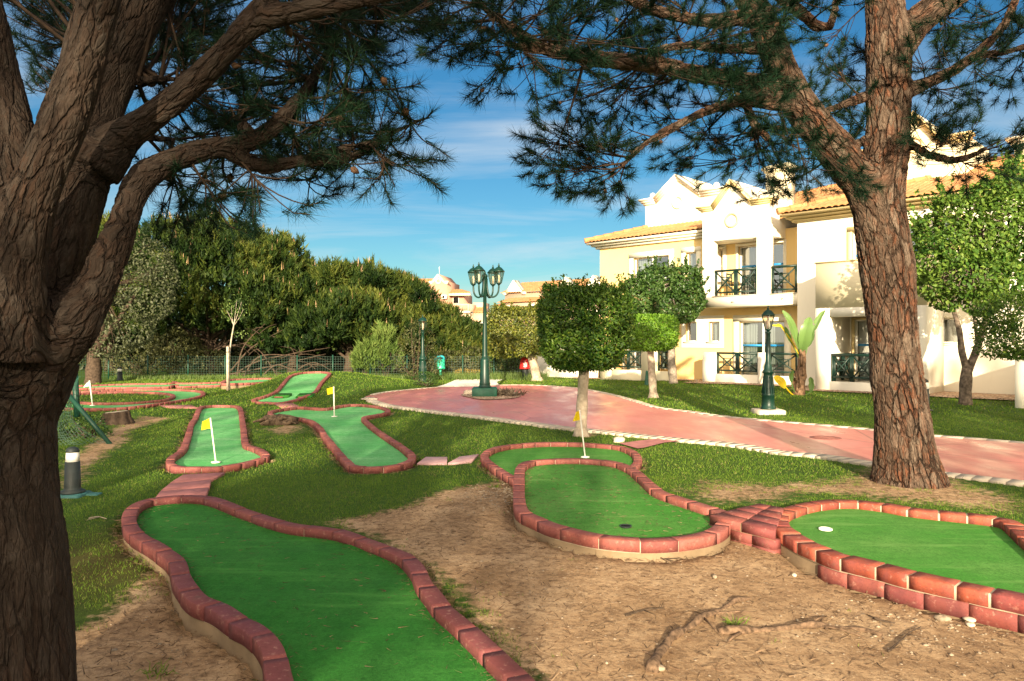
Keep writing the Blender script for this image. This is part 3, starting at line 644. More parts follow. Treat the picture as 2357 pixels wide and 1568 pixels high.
# ------------------------------------------------------------------ lawn blades, litter and pebbles
def scatter(y0, y1, dens, ln, w, mbg, mbs):
    area = .74*(y1*y1-y0*y0)+3.2*(y1-y0); n = int(area*dens)
    y = np.sqrt(R.uniform(y0*y0, y1*y1, n)); x = R.uniform(-1, 1, n)*(.74*y+1.6)
    d = dirt_mask(x, y)+.8*(vnoise(x, y, 9, 3)-.5)+.45*(vnoise(x, y, 1.9, 4)-.5)
    ok = (d < R.uniform(.32, .55, n)) & (x > -16) & (x < 15)
    for k, L in LANES.items():
        o = L['out'][::2]; lo = o.min(0); hi = o.max(0); m = (x > lo[0]) & (x < hi[0]) & (y > lo[1]) & (y < hi[1])
        i = np.zeros(n, bool); i[m] = inside(o, x[m], y[m])
        if 'isl' in L: i[m] &= ~inside(L['isl'], x[m], y[m])
        ok &= ~i
    for q in (PATH, WPATH, STUB, gr): ok &= ~inside(q, x, y)
    ok &= dist_poly(PATH[::3], x, y) > .035
    x, y, d = x[ok], y[ok], d[ok]; n = len(x)
    base = np.column_stack([x, y, gz(x, y, False)-.006])
    dr = np.column_stack([R.normal(0, .42, n), R.normal(0, .42, n), np.ones(n)])
    l = ln*R.uniform(.6, 1.3, n)
    s = R.uniform(0, 1, n) < .05+.25*np.clip(d, 0, 1)
    blades(mbg, base[~s], dr[~s], l[~s], w*R.uniform(.7, 1.3, (~s).sum())); blades(mbs, base[s], dr[s]*np.array([1.5, 1.5, 1]), l[s], w)
g1, g2 = MB(), MB()
scatter(3.0, 9, 3200, .030, .0045, g1, g2); scatter(9, 16, 1100, .034, .0085, g1, g2); scatter(16, 37, 170, .055, .022, g1, g2)
tag(g1.build('lawn_grass', M['grass']), 'short green lawn grass growing round the brick lanes and paths', 'grass', kind='stuff')
tag(g2.build('dry_grass', M['straw']), 'straw coloured dry blades mixed into the thin lawn', 'dry grass', kind='stuff')
def on_dirt(n, y0, y1, x0, x1, thr=.5):
    x = R.uniform(x0, x1, n); y = R.uniform(y0, y1, n); d = dirt_mask(x, y); ok = d > thr
    for k in 'ADEF':
        ok &= ~inside(LANES[k]['out'][::2], x, y)
    return np.column_stack([x[ok], y[ok], gz(x[ok], y[ok], False)])
p = on_dirt(22000, 3, 9.5, -3.4, 6.2, .42); n = len(p)
mb = MB(); dr = np.column_stack([R.normal(size=n), R.normal(size=n), R.normal(0, .14, n)]); blades(mb, p+np.array([0, 0, .003]), dr, R.uniform(.03, .10, n), R.uniform(.003, .008, n))
for k in 'AD':                        # needles swept against the kerbs and on the carpets
    o = LANES[k]['out']; m = 900; q = o[R.integers(0, len(o), m)]; nn = offs(o, .16)[R.integers(0, len(o), m)]
    idx = R.integers(0, len(o), m); q = offs(o, 1)[0:0]; 
    a_ = offs(o, .15)[idx]+R.normal(0, .02, (m, 2)); zt = LANES[k]['z']-.05
    blades(mb, np.column_stack([a_, np.full(m, zt)]), np.column_stack([R.normal(size=m), R.normal(size=m), R.normal(0, .15, m)]), R.uniform(.02, .06, m), .003)
    b_ = offs(o, -.04)[idx]+R.normal(0, .05, (m, 2)); zz = gz(b_[:, 0], b_[:, 1], False)+.006
    blades(mb, np.column_stack([b_, zz]), np.column_stack([R.normal(size=m), R.normal(size=m), R.normal(0, .2, m)]), R.uniform(.03, .08, m), .0035)
    lo, hi = o.min(0), o.max(0); c_ = R.uniform(lo, hi, (1300, 2)); c_ = c_[inside(offs(o, .2), c_[:, 0], c_[:, 1])]
    blades(mb, np.column_stack([c_, np.full(len(c_), LANES[k]['z']-.052)]), np.column_stack([R.normal(size=len(c_)), R.normal(size=len(c_)), np.zeros(len(c_))]), R.uniform(.02, .07, len(c_)), R.uniform(.003, .006, len(c_)))
tag(mb.build('needle_litter', M['litter']), 'fallen brown pine needles scattered over the bare earth', 'litter', kind='stuff')
ico = np.array([(0,0,1),(.89,0,.45),(.28,.85,.45),(-.72,.53,.45),(-.72,-.53,.45),(.28,-.85,.45),(.72,.53,-.45),(-.28,.85,-.45),(-.89,0,-.45),(-.28,-.85,-.45),(.72,-.53,-.45),(0,0,-1.)])
icf = np.array([(0,1,2),(0,2,3),(0,3,4),(0,4,5),(0,5,1),(1,6,2),(2,7,3),(3,8,4),(4,9,5),(5,10,1),(2,6,7),(3,7,8),(4,8,9),(5,9,10),(1,10,6),(6,11,7),(7,11,8),(8,11,9),(9,11,10),(10,11,6)])
def pebbles(mb, p, rad):
    n = len(p); sc = R.uniform(.55, 1.4, (n, 1, 3))*np.array([1, 1, .6]); v = ico[None]*sc*np.broadcast_to(rad, (n,))[:, None, None]*R.uniform(.85, 1.15, (n, 12, 1))+p[:, None]
    mb.add(v.reshape(-1, 3), (icf[None]+np.arange(n)[:, None, None]*12).reshape(-1, 3))
mb = MB(); p = on_dirt(5200, 3, 9, -3.4, 6.2, .55); pebbles(mb, p, R.uniform(.003, .0065, len(p))*(1+1.3*(R.uniform(0, 1, len(p)) < .06)))
c = GP(1120, 1135); q = np.column_stack([R.normal(c[0]+.2, .22, 260), R.normal(c[1], .32, 260)]); q = np.column_stack([q, gz(q[:, 0], q[:, 1], False)]); q = q[~inside(LANES['D']['out'][::3], q[:, 0], q[:, 1]) & ~inside(LANES['F']['out'][::3], q[:, 0], q[:, 1])]; pebbles(mb, q, R.uniform(.007, .02, len(q)))
c = GP(2080, 1420); q = np.column_stack([R.normal(c[0], .3, 150), R.normal(c[1], .22, 150)]); q = np.column_stack([q, gz(q[:, 0], q[:, 1], False)]); q = q[~inside(LANES['E']['out'][::3], q[:, 0], q[:, 1])]; pebbles(mb, q, R.uniform(.004, .013, len(q)))
for _ in range(1):
    q = gr[R.integers(0, len(gr), 1800)]+R.normal(0, .35, (1800, 2)); q = q[inside(gr, q[:, 0], q[:, 1])]; pebbles(mb, np.column_stack([q, gz(q[:, 0], q[:, 1], False)+.035]), R.uniform(.015, .035, len(q)))
tag(mb.build('loose_pebbles', M['stone']), 'small loose pebbles strewn over the bare earth and gravel', 'pebbles', kind='stuff')
for (u, v, r_, lb) in [(2232,1421,.035,'pale oval stone on the earth beside the brick kerb of the right lane'),(2210,1404,.03,'upright pale stone nearest the right lane kerb'),(2170,1420,.04,'flat grey-brown stone, largest on the earth below the right lane'),(2234,1433,.024,'small grey stone touching a bigger pale oval stone'),(1645,1338,.026,'pinkish stone on bare earth below the brick step'),(1828,1326,.022,'pale stone under the cement corner of the right lane'),(1100,1562,.03,'orange brown stone at the bottom edge by the surface root')]:
    mb = MB(); p = GP(u, v, -.03); nn = 14
    th = np.linspace(0, np.pi, 8); ph = np.linspace(0, 2*np.pi, nn, endpoint=False); k1, k2, rt = R.uniform(.6, 1.1), R.uniform(.35, .6), R.uniform(0, 3)
    rr = []
    for t in th:
        q = np.stack([np.sin(t)*np.cos(ph)*1.25, np.sin(t)*np.sin(ph)*k1, np.full(nn, np.cos(t))*k2], 1)*r_; q = q*(1+.08*np.sin(3*ph+t*2))[:, None]
        c_, s_ = math.cos(rt), math.sin(rt); rr.append(np.stack([q[:, 0]*c_-q[:, 1]*s_, q[:, 0]*s_+q[:, 1]*c_, q[:, 2]], 1)+np.array([0, 0, r_*.2]))
    if u == 1100: p = GP(1514, 1553, -.03)
    mb.loft(rr[::-1]); o = mb.build('stone', M['stone_pale' if 'pale' in lb else 'stone'], smooth=True); o.location = (p[0], p[1], float(gz(p[0], p[1], False))+.004); tag(o, lb, 'stone', 'loose stones on the bare earth')
# ------------------------------------------------------------------ the hotel, in its own frame: x = along facade, y = -p (into the house), z up
def fp(u, v, p):                      # photo pixel on the plane p -> (a, z)
    k = (u-CU)/F; d = (35.7-p/.70711)/(1+k); a = .70711*(k*d-d+28.1); return a, EYE-(v-CV)/F*d
fa = lambda u, p: fp(u, 700, p)[0]
HB = thing('hotel_building', 'long cream and yellow two-storey holiday apartment building with terracotta roofs and green railings', 'building', (P0[0], P0[1], 0), -math.pi/4)
class LB(MB):
    def b(s, a0, a1, p0, p1, z0, z1): s.box(a0, a1, -p0, -p1, z0, z1)
    def wall(s, a0, a1, z0, z1, p, openings=(), th=.25):
        A = sorted({a0, a1, *[q for o in openings for q in o[:2]]}); Zs = sorted({z0, z1, *[q for o in openings for q in o[2:4]]})
        for i in range(len(A)-1):
            for j in range(len(Zs)-1):
                ca, cz = (A[i]+A[i+1])/2, (Zs[j]+Zs[j+1])/2
                if any(o[0] < ca < o[1] and o[2] < cz < o[3] for o in openings): continue
                s.add([(A[i], -p, Zs[j]), (A[i+1], -p, Zs[j]), (A[i+1], -p, Zs[j+1]), (A[i], -p, Zs[j+1])], [(0, 1, 2, 3)])
        for o in openings:
            b0, b1, c0, c1 = o[:4]
            for q in ([(b0, c0), (b0, c1)], [(b1, c1), (b1, c0)], [(b0, c1), (b1, c1)], [(b1, c0), (b0, c0)]):
                (x0, y0), (x1, y1) = q
                s.add([(x0, -p, y0), (x1, -p, y1), (x1, -p+th, y1), (x0, -p+th, y0)], [(0, 1, 2, 3)])
def B(mb, name, mat, parent=None, smooth=False, label=None):
    o = mb.build(name, M[mat], parent if parent is not None else HB, smooth, local=True)
    if label: o['label'] = label
    return o
GZ = -.35
# window: opening rectangle in (a,z) at plane p
def window(a0, a1, z0, z1, p, name='window', panes=2, trim=.2, trim_mat='trim', curtain='both', tape=False, transom=False, sill=True, deep=.16, dark=True):
    g = p-deep; m = LB(); t = .045
    m.b(a0, a1, g-.03, g+.03, z1-t, z1); m.b(a0, a1, g-.03, g+.03, z0, z0+t); m.b(a0, a0+t, g-.029, g+.029, z0+t, z1-t); m.b(a1-t, a1, g-.029, g+.029, z0+t, z1-t)
    for k in range(1, panes):
        x = a0+(a1-a0)*k/panes; m.b(x-t*.7, x+t*.7, g-.026, g+.034, z0+t, z1-t)
    if transom: m.b(a0+t, a1-t, g-.02, g+.027, z0+(z1-z0)*.3, z0+(z1-z0)*.3+.04)
    w = B(m, name, 'white_paint')
    for k in range(panes):
        m = LB(); x0 = a0+(a1-a0)*k/panes+t; x1 = a0+(a1-a0)*(k+1)/panes-t
        m.add([(x0, -g, z0+t), (x1, -g, z0+t), (x1, -g, z1-t), (x0, -g, z1-t)], [(0, 1, 2, 3)]); B(m, 'pane', 'glass', w)
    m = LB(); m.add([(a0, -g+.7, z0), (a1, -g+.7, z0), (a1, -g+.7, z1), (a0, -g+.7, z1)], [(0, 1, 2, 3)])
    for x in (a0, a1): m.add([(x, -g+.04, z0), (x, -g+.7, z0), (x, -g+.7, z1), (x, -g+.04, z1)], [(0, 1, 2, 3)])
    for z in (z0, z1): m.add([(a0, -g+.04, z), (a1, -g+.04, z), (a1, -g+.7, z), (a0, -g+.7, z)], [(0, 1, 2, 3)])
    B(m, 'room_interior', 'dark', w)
    spans = {'both': [(0, .27), (.72, 1)], 'left': [(0, .42)], 'right': [(.5, 1)], 'all': [(0, 1)], 'wide': [(0, .36), (.55, 1)], None: []}[curtain]
    for c0, c1 in spans:
        m = LB(); W = a1-a0; n = max(8, int((c1-c0)*W/.03)); x = np.linspace(a0+c0*W+t, a0+c1*W-t, n)
        y = -g+.11+.03*np.sin(x*47+np.sin(x*9)*2)+.012*np.sin(x*110)
        top = np.column_stack([x, y, np.full(n, z1-t)]); sh = (x-x.mean())*.12*(1 if c0 < .3 else 1); bot = np.column_stack([x-sh, y, np.full(n, z0+t+.01)])
        m.add(np.vstack([bot, top]), np.stack([np.arange(n-1), np.arange(1, n), np.arange(1, n)+n, np.arange(n-1)+n], 1)); B(m, 'curtain', 'curtain', w, True)
    if tape:
        m = LB(); z = z0+(z1-z0)*.58
        for k in range(panes): m.b(a0+(a1-a0)*k/panes+t+.01, a0+(a1-a0)*(k+1)/panes-t-.01, g+.004, g+.008, z, z+.07)
        B(m, 'blue_tape_strip', 'tape', w)
    if trim:
        m = LB(); e = trim; q = .035
        m.b(a0-e, a1+e, p-.05, p+q, z1, z1+e); m.b(a0-e, a0, p-.05, p+q, z0, z1); m.b(a1, a1+e, p-.05, p+q, z0, z1); m.b(a0-e, a1+e, p-.05, p+q, z0-e if sill else z0-.02, z0)
        if sill: m.b(a0-.05, a1+.05, p-.04, p+q+.05, z0, z0+.035)
        B(m, 'window_trim', trim_mat, w)
    return (a0, a1, z0, z1)
def railing(a0, a1, z0, z1, p, panels, label=None, side=None):
    m = MB(); s = .028
    def seg(A, Bq, r=s):              # square bar between two (a,p,z) points
        A = np.array(A); Bq = np.array(Bq); d = Bq-A; d /= np.linalg.norm(d); up = np.array([0, 0, 1.]) if abs(d[2]) < .95 else np.array([1., 0, 0])
        x = np.cross(d, up); x /= np.linalg.norm(x); y = np.cross(x, d)
        m.loft([[q+x*r+y*r, q-x*r+y*r, q-x*r-y*r, q+x*r-y*r] for q in (A, Bq)])
    L = (lambda t: (a0+(a1-a0)*t, -p)) if side is None else (lambda t: (a0, -(p+(side-p)*t)))
    zt, zb = z1, z0+.12
    seg((*L(-.0), zt), (*L(1), zt), .038); seg((*L(0), zb), (*L(1), zb), .028)
    for k in range(panels):
        t0, t1 = (k+.05)/panels, (k+.95)/panels
        for t in (t0, t1): seg((*L(t), z0), (*L(t), zt-.03), .028)
        A_, D_ = L(t0), L(t1); seg((*A_, zb), (*D_, zt-.03), .02); seg((*A_, zt-.03), (*D_, zb), .021)
        tm0, tm1 = lerp(t0, t1, .3), lerp(t0, t1, .7); zm0, zm1 = lerp(zb, zt, .3), lerp(zb, zt, .7)
        seg((*L(tm0), zm0), (*L(tm1), zm0), .014); seg((*L(tm0), zm1), (*L(tm1), zm1), .014); seg((*L(tm0), zm0), (*L(tm0), zm1), .013); seg((*L(tm1), zm0), (*L(tm1), zm1), .013)
    return B(m, 'railing', 'green_rail', label=label)
def cornice(m, a0, a1, p, z0, z1, out=.42, n=3, left=True, right=True):
    for k in range(n):
        e = out*(k+1)/n; zz0 = z0+(z1-z0)*k/n; zz1 = z0+(z1-z0)*(k+1)/n-.012
        m.b(a0-(e if left else 0), a1+(e if right else 0), p-.2, p+e, zz0+.012*(k > 0), zz1)
        m.b(a0-(e-.04 if left else 0), a1+(e-.04 if right else 0), p-.2, p+e-.05, zz1, zz1+.024)
SL = .31
def tiles(m, O, sd, td, smax, tmax, rows=14, pitch=.2):      # corrugated tile sheet
    O = np.array(O, float); sd = np.array(sd, float); td = np.array(td, float); up = np.array([0, 0, 1.])
    n = int(smax/pitch*6); s = np.linspace(0, smax, n+1); ph = s/pitch*2*np.pi
    bump = .045*np.abs(np.sin(ph/2))**.8
    T = np.array([max(0.0, tmax(q)) for q in s]); tt = np.linspace(0, 1, rows*2+1)
    V = np.zeros((n+1, len(tt), 3)); TM = max(T.max(), .1); cl = TM/rows
    for i in range(len(tt)):
        t = np.minimum(tt[i]*TM, T); saw = np.where(tt[i]*TM < T, (.022 if i % 2 == 0 else 0.0), 0)
        t = t-(.004 if i % 2 else 0)
        V[:, i] = O+s[:, None]*sd+t[:, None]*td+(bump+saw)[:, None]*up
    # saw-tooth: each course drops onto the one below
    k = len(tt); a = np.arange(n)[:, None]*k; b = np.arange(k-1)[None]
    m.add(V.reshape(-1, 3), np.stack([a+b, a+k+b, a+k+b+1, a+b+1], -1).reshape(-1, 4))
    e = V[:, 0]-up*.06; nn = n+1
    m.add(np.vstack([V[:, 0], e]), np.stack([np.arange(n), np.arange(1, n+1), np.arange(1, n+1)+nn, np.arange(n)+nn], 1))
def ridge(m, A, Bq, r=.11, ln=.42):
    A = np.array(A, float); Bq = np.array(Bq, float); L = np.linalg.norm(Bq-A); n = max(1, int(L/ln)); d = (Bq-A)/L
    for k in range(n):
        p0 = A+d*(L*k/n); p1 = A+d*(L*(k+1)/n+.04); m.tube([p0, p0+d*.03, p1], [r*1.12, r*1.1, r*.86], 8)
def profile_cornice(m, prof, p, out=.3, hh=.34, n=3, back=.3):
    for k in range(n):
        e = out*(k+1)/n; lo = -hh+hh*k/n; hi = -hh+hh*(k+1)/n
        for (x0, z0), (x1, z1) in zip(prof[:-1], prof[1:]):
            l0 = e*.9 if (x0, z0) == prof[0] else 0; l1 = e*.9 if (x1, z1) == prof[-1] else 0
            for (lo_, hi_, ee) in ((lo+.02, hi, e), (lo, lo+.02, e-.045)):
                f = [(x0-l0, z0+lo_), (x1+l1, z1+lo_), (x1+l1, z1+hi_), (x0-l0, z0+hi_)]
                m.loft([[(x, -(p+ee), z) for x, z in f], [(x, -(p-back), z) for x, z in f]])
def gable_block(name, a0, a1, p, depth, zb, zf, g0, g1, zp, mat, cmat, med_r=.27, med_u=None, openings=(), cdepth=.24, hh=.26):
    m = LB(); pk = (g0+g1)/2
    pr = [(a0, zf), (g0, zf), (pk, zp), (g1, zf), (a1, zf)]
    poly = [(a0, zb), (a1, zb)]+pr[::-1]
    front = [(x, -p, z) for x, z in poly]; bk = [(x, -p+depth, z) for x, z in poly]; n = len(poly)
    z_o = max([o[3] for o in openings], default=None)
    if not openings: m.add(front, [tuple(range(n))])
    else:
        m.wall(a0, a1, zb, z_o+.3, p, openings, .3)
        top = [(a0, z_o+.3), (a1, z_o+.3)]+pr[::-1]; m.add([(x, -p, z) for x, z in top], [tuple(range(len(top)))])
    m.add(bk, [tuple(range(n))[::-1]])
    for i in range(n):
        if i == 0 and openings: continue
        j = (i+1) % n
        if openings and i in (1, n-1):
            x, = {poly[i][0]}; zz0, zz1 = zf-1.2, zf
            m.add([(x, -p, min(poly[i][1], poly[j][1])), (x, -p+depth, min(poly[i][1], poly[j][1])), (x, -p+depth, zf), (x, -p, zf)], [(0, 1, 2, 3)]) if not (i == 1) else m.add([(x, -p, z_o), (x, -p+depth, z_o), (x, -p+depth, zf), (x, -p, zf)], [(0, 1, 2, 3)])
            continue
        m.add([front[i], bk[i], bk[j], front[j]], [(0, 1, 2, 3)])
    w = B(m, name, mat)
    m = LB(); profile_cornice(m, pr, p, cdepth, hh); B(m, 'cornice', cmat, w)
    if med_r:
        m = MB(); cz = zf+(zp-zf)*.0-.12 if med_u is None else med_u; k = 28; th = np.linspace(0, 2*np.pi, k+1)
        rr = [[(pk+math.cos(t)*q, -(p+e), cz+math.sin(t)*q) for q, e in ((med_r*.72, -.01), (med_r*.72, .05), (med_r*.85, .07), (med_r, .05), (med_r, -.01))] for t in th]
        m.loft(rr, True, False); B(m, 'round_medallion', cmat, w, True)
    return w
# --- measurements
A_BL, A_BR = fa(1617, 1.2), fa(1772, 1.2)            # balcony block
A_W = 9.19; PW = 1.14                                 # right wing corner
PB = 2.76; A_B0 = fa(1877, PB); A_B1 = fa(2133, PB)  # projecting bay of the right wing
A_END = 30.0; ZW = 5.6; ZE = 5.9
# --- left facade
ops = []
def W(u0, v0, u1, v1, p, **k):
    a0, zt = fp(u0, v0, p); a1, zb = fp(u1, v1, p); _, zt2 = fp(u0, v0, p); o = window(a0, a1, zb, zt, p, **k); return o
r2 = lambda x, y: ((1440+x*.2551)*.9207, (400+y*.2551)*.9207); r3 = lambda x, y: ((1440+x*.2551)*.9207, (700+y*.2551)*.9207)
def WR(r, x0, y0, x1, y1, p, **k): return W(*r(x0, y0), *r(x1, y1), p, **k)
ops.append(WR(r2, 562, 965, 912, 1250, 0, panes=2, transom=True, curtain='left', trim=.22))
ops.append(WR(r2, 1075, 910, 1180, 1230, 0, panes=1, curtain='all', trim=.2))
ops.append(WR(r2, 1368, 878, 1440, 1200, 0, panes=1, curtain='all', trim=.14))
ops.append(WR(r3, 1075, 415, 1188, 605, 0, panes=1, curtain='right', trim=0))
ops.append(WR(r3, 1300, 410, 1412, 605, 0, panes=1, curtain='all', trim=0))
_a0, _z1 = fp(*r3(1040, 365), 0); _a1, _z0 = fp(*r3(1455, 665), 0)
# ground floor terrace doors far left
ops.append(WR(r3, 480, 450, 640, 880, 0, panes=2, curtain='wide', trim=.12, sill=False, name='sliding_door'))
ops.append(WR(r3, 790, 450, 915, 870, 0, panes=1, curtain='left', trim=.12, sill=False, name='sliding_door'))
ops.append(WR(r3, 1600, 410, 2045, 1000, 0, panes=2, curtain='wide', trim=.24, tape=True, sill=False, name='sliding_door'))
ops.append(WR(r2, 1590, 850, 2035, 1320, 0, panes=2, curtain='left', trim=.1, tape=True, sill=False, name='balcony_door'))
m = LB(); m.wall(0, A_W, GZ, ZW, 0, ops, .3)
m.add([(0, 0, GZ), (0, 10, GZ), (0, 10, ZW), (0, 0, ZW)], [(0, 3, 2, 1)]); B(m, 'wall', 'wall_yellow', label='yellow plastered left facade')
m = LB()
e0, e1 = ops[3], ops[4]
m.wall(_a0, _a1, _z0, _z1, .04, [e0, e1], .05)
m.b(_a0, _a1, -.05, .035, _z1-.0, _z1+.03); m.b(e0[0]-.06, e0[1]+.02, .03, .1, e0[2]-.05, e0[2]); m.b(e1[0]-.06, e1[1]+.02, .03, .1, e1[2]-.05, e1[2])
B(m, 'window_surround', 'trim')
m = LB(); cornice(m, 0, A_BL+.3, 0, ZW-.02, ZE-.06, .42); B(m, 'eave_cornice', 'trim')
# --- balcony block over the ground-floor terrace
a0, a1 = A_BL, A_BR
zfl = 3.22; zsl = 2.86; oL, oTop = fp(*r2(1345, 795), 1.2); oR = fp(*r2(1770, 750), 1.2)[0]
gw = gable_block('balcony_block', a0, a1, 1.2, 3.2, zfl, 6.52, fp(*r2(1345, 440), 1.2)[0], fp(*r2(1722, 390), 1.2)[0], fp(1684, 414, 1.2)[1], 'wall_white', 'trim_yellow', .27, fp(*r2(1540, 590), 1.2)[1], openings=[(oL, oR, zfl, oTop)], cdepth=.2, hh=.19)
m = LB(); m.b(oR+.001, a1-.001, .9, 1.19, zfl, oTop); m.b(a0+.001, oL-.001, .9, 1.19, zfl, oTop); m.b(a0+.002, a1-.002, .0, 1.18, oTop-.002, oTop+.28); B(m, 'balcony_pillar', 'wall_white')
m = LB(); m.b(a0, A_W-.002, -.05, 1.2, zsl, zfl-.002); B(m, 'balcony_slab', 'wall_white')
m = LB(); m.b(oL-.04, oR+.02, .95, 1.235, zfl-.001, zfl+.03); m.b(a1+.005, A_W-.003, .95, 1.235, zfl-.001, zfl+.03); B(m, 'balcony_sill', 'edging')
for (x, y) in ((1545, 1385), (2035, 1352)):
    q, z = fp(*r2(x, y), 1.2); m = LB(); m.tube([(q, -1.15, z), (q, -1.3, z-.01)], .03, 8); B(m, 'drain_spout', 'edging')
railing(oL+.02, oR-.02, zfl+.03, zfl+.93, 1.1, 2); railing(a1+.02, A_W-.02, zfl+.03, zfl+.93, 1.1, 1)
# balcony furniture
ch = None
for k, (q, s) in enumerate(((oL+.45, 1), (oL+1.55, -1))):
    m = LB(); 
    for dx in (-.19, .19):
        for dy in (-.19, .19): m.b(q+dx-.015, q+dx+.015, .5+dy-.015, .5+dy+.015, zfl+.0, zfl+.43)
    m.b(q-.22, q+.22, .28, .72, zfl+.431, zfl+.46)
    for dz in (.58, .7, .82): m.b(q-.2*s-.015, q-.2*s+.015, .3, .7, zfl+dz, zfl+dz+.05)
    m.b(q-.2*s-.014, q-.2*s+.014, .3, .33, zfl+.461, zfl+.9); m.b(q-.2*s-.014, q-.2*s+.014, .67, .7, zfl+.461, zfl+.9)
    o = m.build('balcony_chair', M['green_rail' if k == 0 else 'white_paint'], None, local=True); o.location = HB.location; o.rotation_euler = HB.rotation_euler
    tag(o, ('dark slatted chair behind the left panel of the upper balcony railing', 'pale slatted chair behind the right panel of the upper balcony railing')[k], 'chair', 'chairs on the upper balcony')
# ground-floor terrace
rl0 = fp(*r3(1362, 800), 1.2)[0]; rl1 = fp(*r3(1780, 800), 1.2)[0]; rl2 = fp(*r3(1880, 800), 1.2)[0]; zt = fp(*r3(1400, 922), 1.2)[1]; zr = fp(*r3(1400, 715), 1.2)[1]
m = LB(); m.b(a0, rl0, .95, 1.2, GZ, zr+.02); m.b(rl1, rl2, .95, 1.202, GZ, zr+.03); m.b(rl0+.001, rl1-.001, .98, 1.19, GZ, zt); m.b(rl2+.001, A_W-.001, .98, 1.19, GZ, zt); m.b(a0+.01, A_W-.01, .0, .97, GZ, zt-.1); B(m, 'terrace_wall', 'wall_white')
railing(rl0+.01, rl1-.01, zt+.01, zr-.01, 1.08, 2); railing(rl2+.01, A_W-.01, zt+.01, zr-.01, 1.08, 1)
# far-left terrace, seen under the clipped trees
m = LB(); q0 = fp(*r3(235, 900), .9)[0]; q1 = fp(*r3(345, 900), .9)[0]; q2 = fp(*r3(640, 900), .9)[0]; q3 = fp(*r3(780, 900), .9)[0]; q4 = fp(*r3(920, 900), .9)[0]
ztl = fp(*r3(400, 880), .9)[1]; zrl = fp(*r3(400, 700), .9)[1]
m.b(q0, q1, .55, .9, GZ, zrl+.05); m.b(q1+.001, q2-.001, .6, .89, GZ, ztl); m.b(q2, q3, .55, .9, GZ, 2.5); m.b(q3+.001, q4, .6, .89, GZ, ztl); B(m, 'terrace_wall', 'wall_cream')
railing(q1+.02, q2-.02, ztl+.01, zrl, .75, 2); railing(q3+.02, q4-.02, ztl+.01, zrl, .75, 1)
# --- right wing
ops2 = []
r4 = lambda x, y: ((1960+x*.2551)*.9207, (300+y*.2551)*.9207); r5 = lambda x, y: ((1960+x*.2551)*.9207, (680+y*.2551)*.9207); r6 = lambda x, y: ((1660+x*.3827)*.9207, (520+y*.3827)*.9207)
d0, dz1 = fp(1962, 534, PW); d1, dz0 = fp(2030, 640, PW)
ops2.append(window(d0, d0+2.0, 3.2, dz1, PW, name='balcony_door', panes=2, curtain='left', trim=.16, trim_mat='trim_yellow', tape=True, sill=False))
ops2.append(WR(r5, 690, 470, 1180, 1100, PW, name='sliding_door', panes=2, curtain='wide', trim=.08, trim_mat='trim_yellow', tape=True, sill=False))
ops2.append(WR(r5, 1535, 455, 1705, 700, PW, panes=1, curtain='right', trim=.07, sill=True))
ops2.append(WR(r4, 1540, 985, 1700, 1210, PW, panes=2, curtain='both', trim=.16, trim_mat='trim_yellow'))
for q in (19.5, 23.5): ops2.append(window(q, q+1.4, 3.9, 5.0, PW, panes=2, curtain='both', trim=.18)); ops2.append(window(q, q+1.4, .9, 2.1, PW, panes=2, curtain='both', trim=.18))
m = LB(); m.wall(A_W, A_END, GZ, ZW, PW, ops2, .3); m.add([(A_W, -PW, GZ), (A_W, 10, GZ), (A_W, 10, ZW), (A_W, -PW, ZW)], [(0, 3, 2, 1)]); m.add([(A_END, -PW, GZ), (A_END, 10, GZ), (A_END, 10, ZW), (A_END, -PW, ZW)], [(0, 1, 2, 3)])
m.add([(0, 10, GZ), (A_END, 10, GZ), (A_END, 10, ZW), (0, 10, ZW)], [(0, 3, 2, 1)]); B(m, 'wall', 'wall_white', label='white plastered right wing')
m = LB(); cornice(m, A_W, A_END, PW, ZW-.02, ZE-.06, .42); B(m, 'eave_cornice', 'trim_yellow')
# bay: open terrace below, solid parapet balcony above
b0, b1 = A_B0, A_B1; zp_ = 3.99; zb_ = 2.61; zbe = 2.36
i0 = fp(*r6(1080, 705), PB)[0]; i1 = fp(*r5(1300, 600), PB)[0]
m = LB(); m.b(b0, i0, PW+.002, PB, GZ, zbe+.27); m.b(i1, b1, PW+.002, PB, GZ, zbe+.27); m.b(i0+.001, i1-.001, PB-.3, PB-.005, zbe, zbe+.27); m.b(i0+.001, i1-.001, PW+.003, PB-.02, GZ, .3); m.b(i0+.001, i1-.001, PB-.28, PB-.003, GZ, .42); B(m, 'terrace_wall', 'wall_white')
m = LB(); m.b(b0+.002, b1-.002, PW+.004, PB-.012, zbe+.271, zbe+.5); m.b(b0, b1, PB-.2, PB+.0, zbe+.28, zp_); m.b(b0+.001, b0+.2, PW+.004, PB-.201, zbe+.501, zp_-.004); m.b(b1-.2, b1-.001, PW+.004, PB-.201, zbe+.501, zp_-.004); B(m, 'balcony_parapet', 'wall_cream')
m = LB(); m.b(b0-.03, b1+.03, PB-.22, PB+.03, zp_, zp_+.04); B(m, 'parapet_coping', 'trim_yellow')
zr2 = fp(*r6(1090, 960), PB)[1]
railing(i0+.02, i1-.02, .43, zr2, PB-.12, 4)
railing(i0+.1, 0, .43, zr2, PB-.12, 2, side=PW+.2)
# garden wall at the right, projecting from the facade
gw0 = fp(2336, 830, 5.3)[0]
m = LB(); m.b(gw0, gw0+.25, PW+.003, 5.3, GZ, 1.22); B(m, 'garden_wall', 'wall_white')
m = LB(); m.b(gw0-.03, gw0+.28, PW+.002, 5.33, 1.221, 1.27); B(m, 'wall_coping', 'edging')
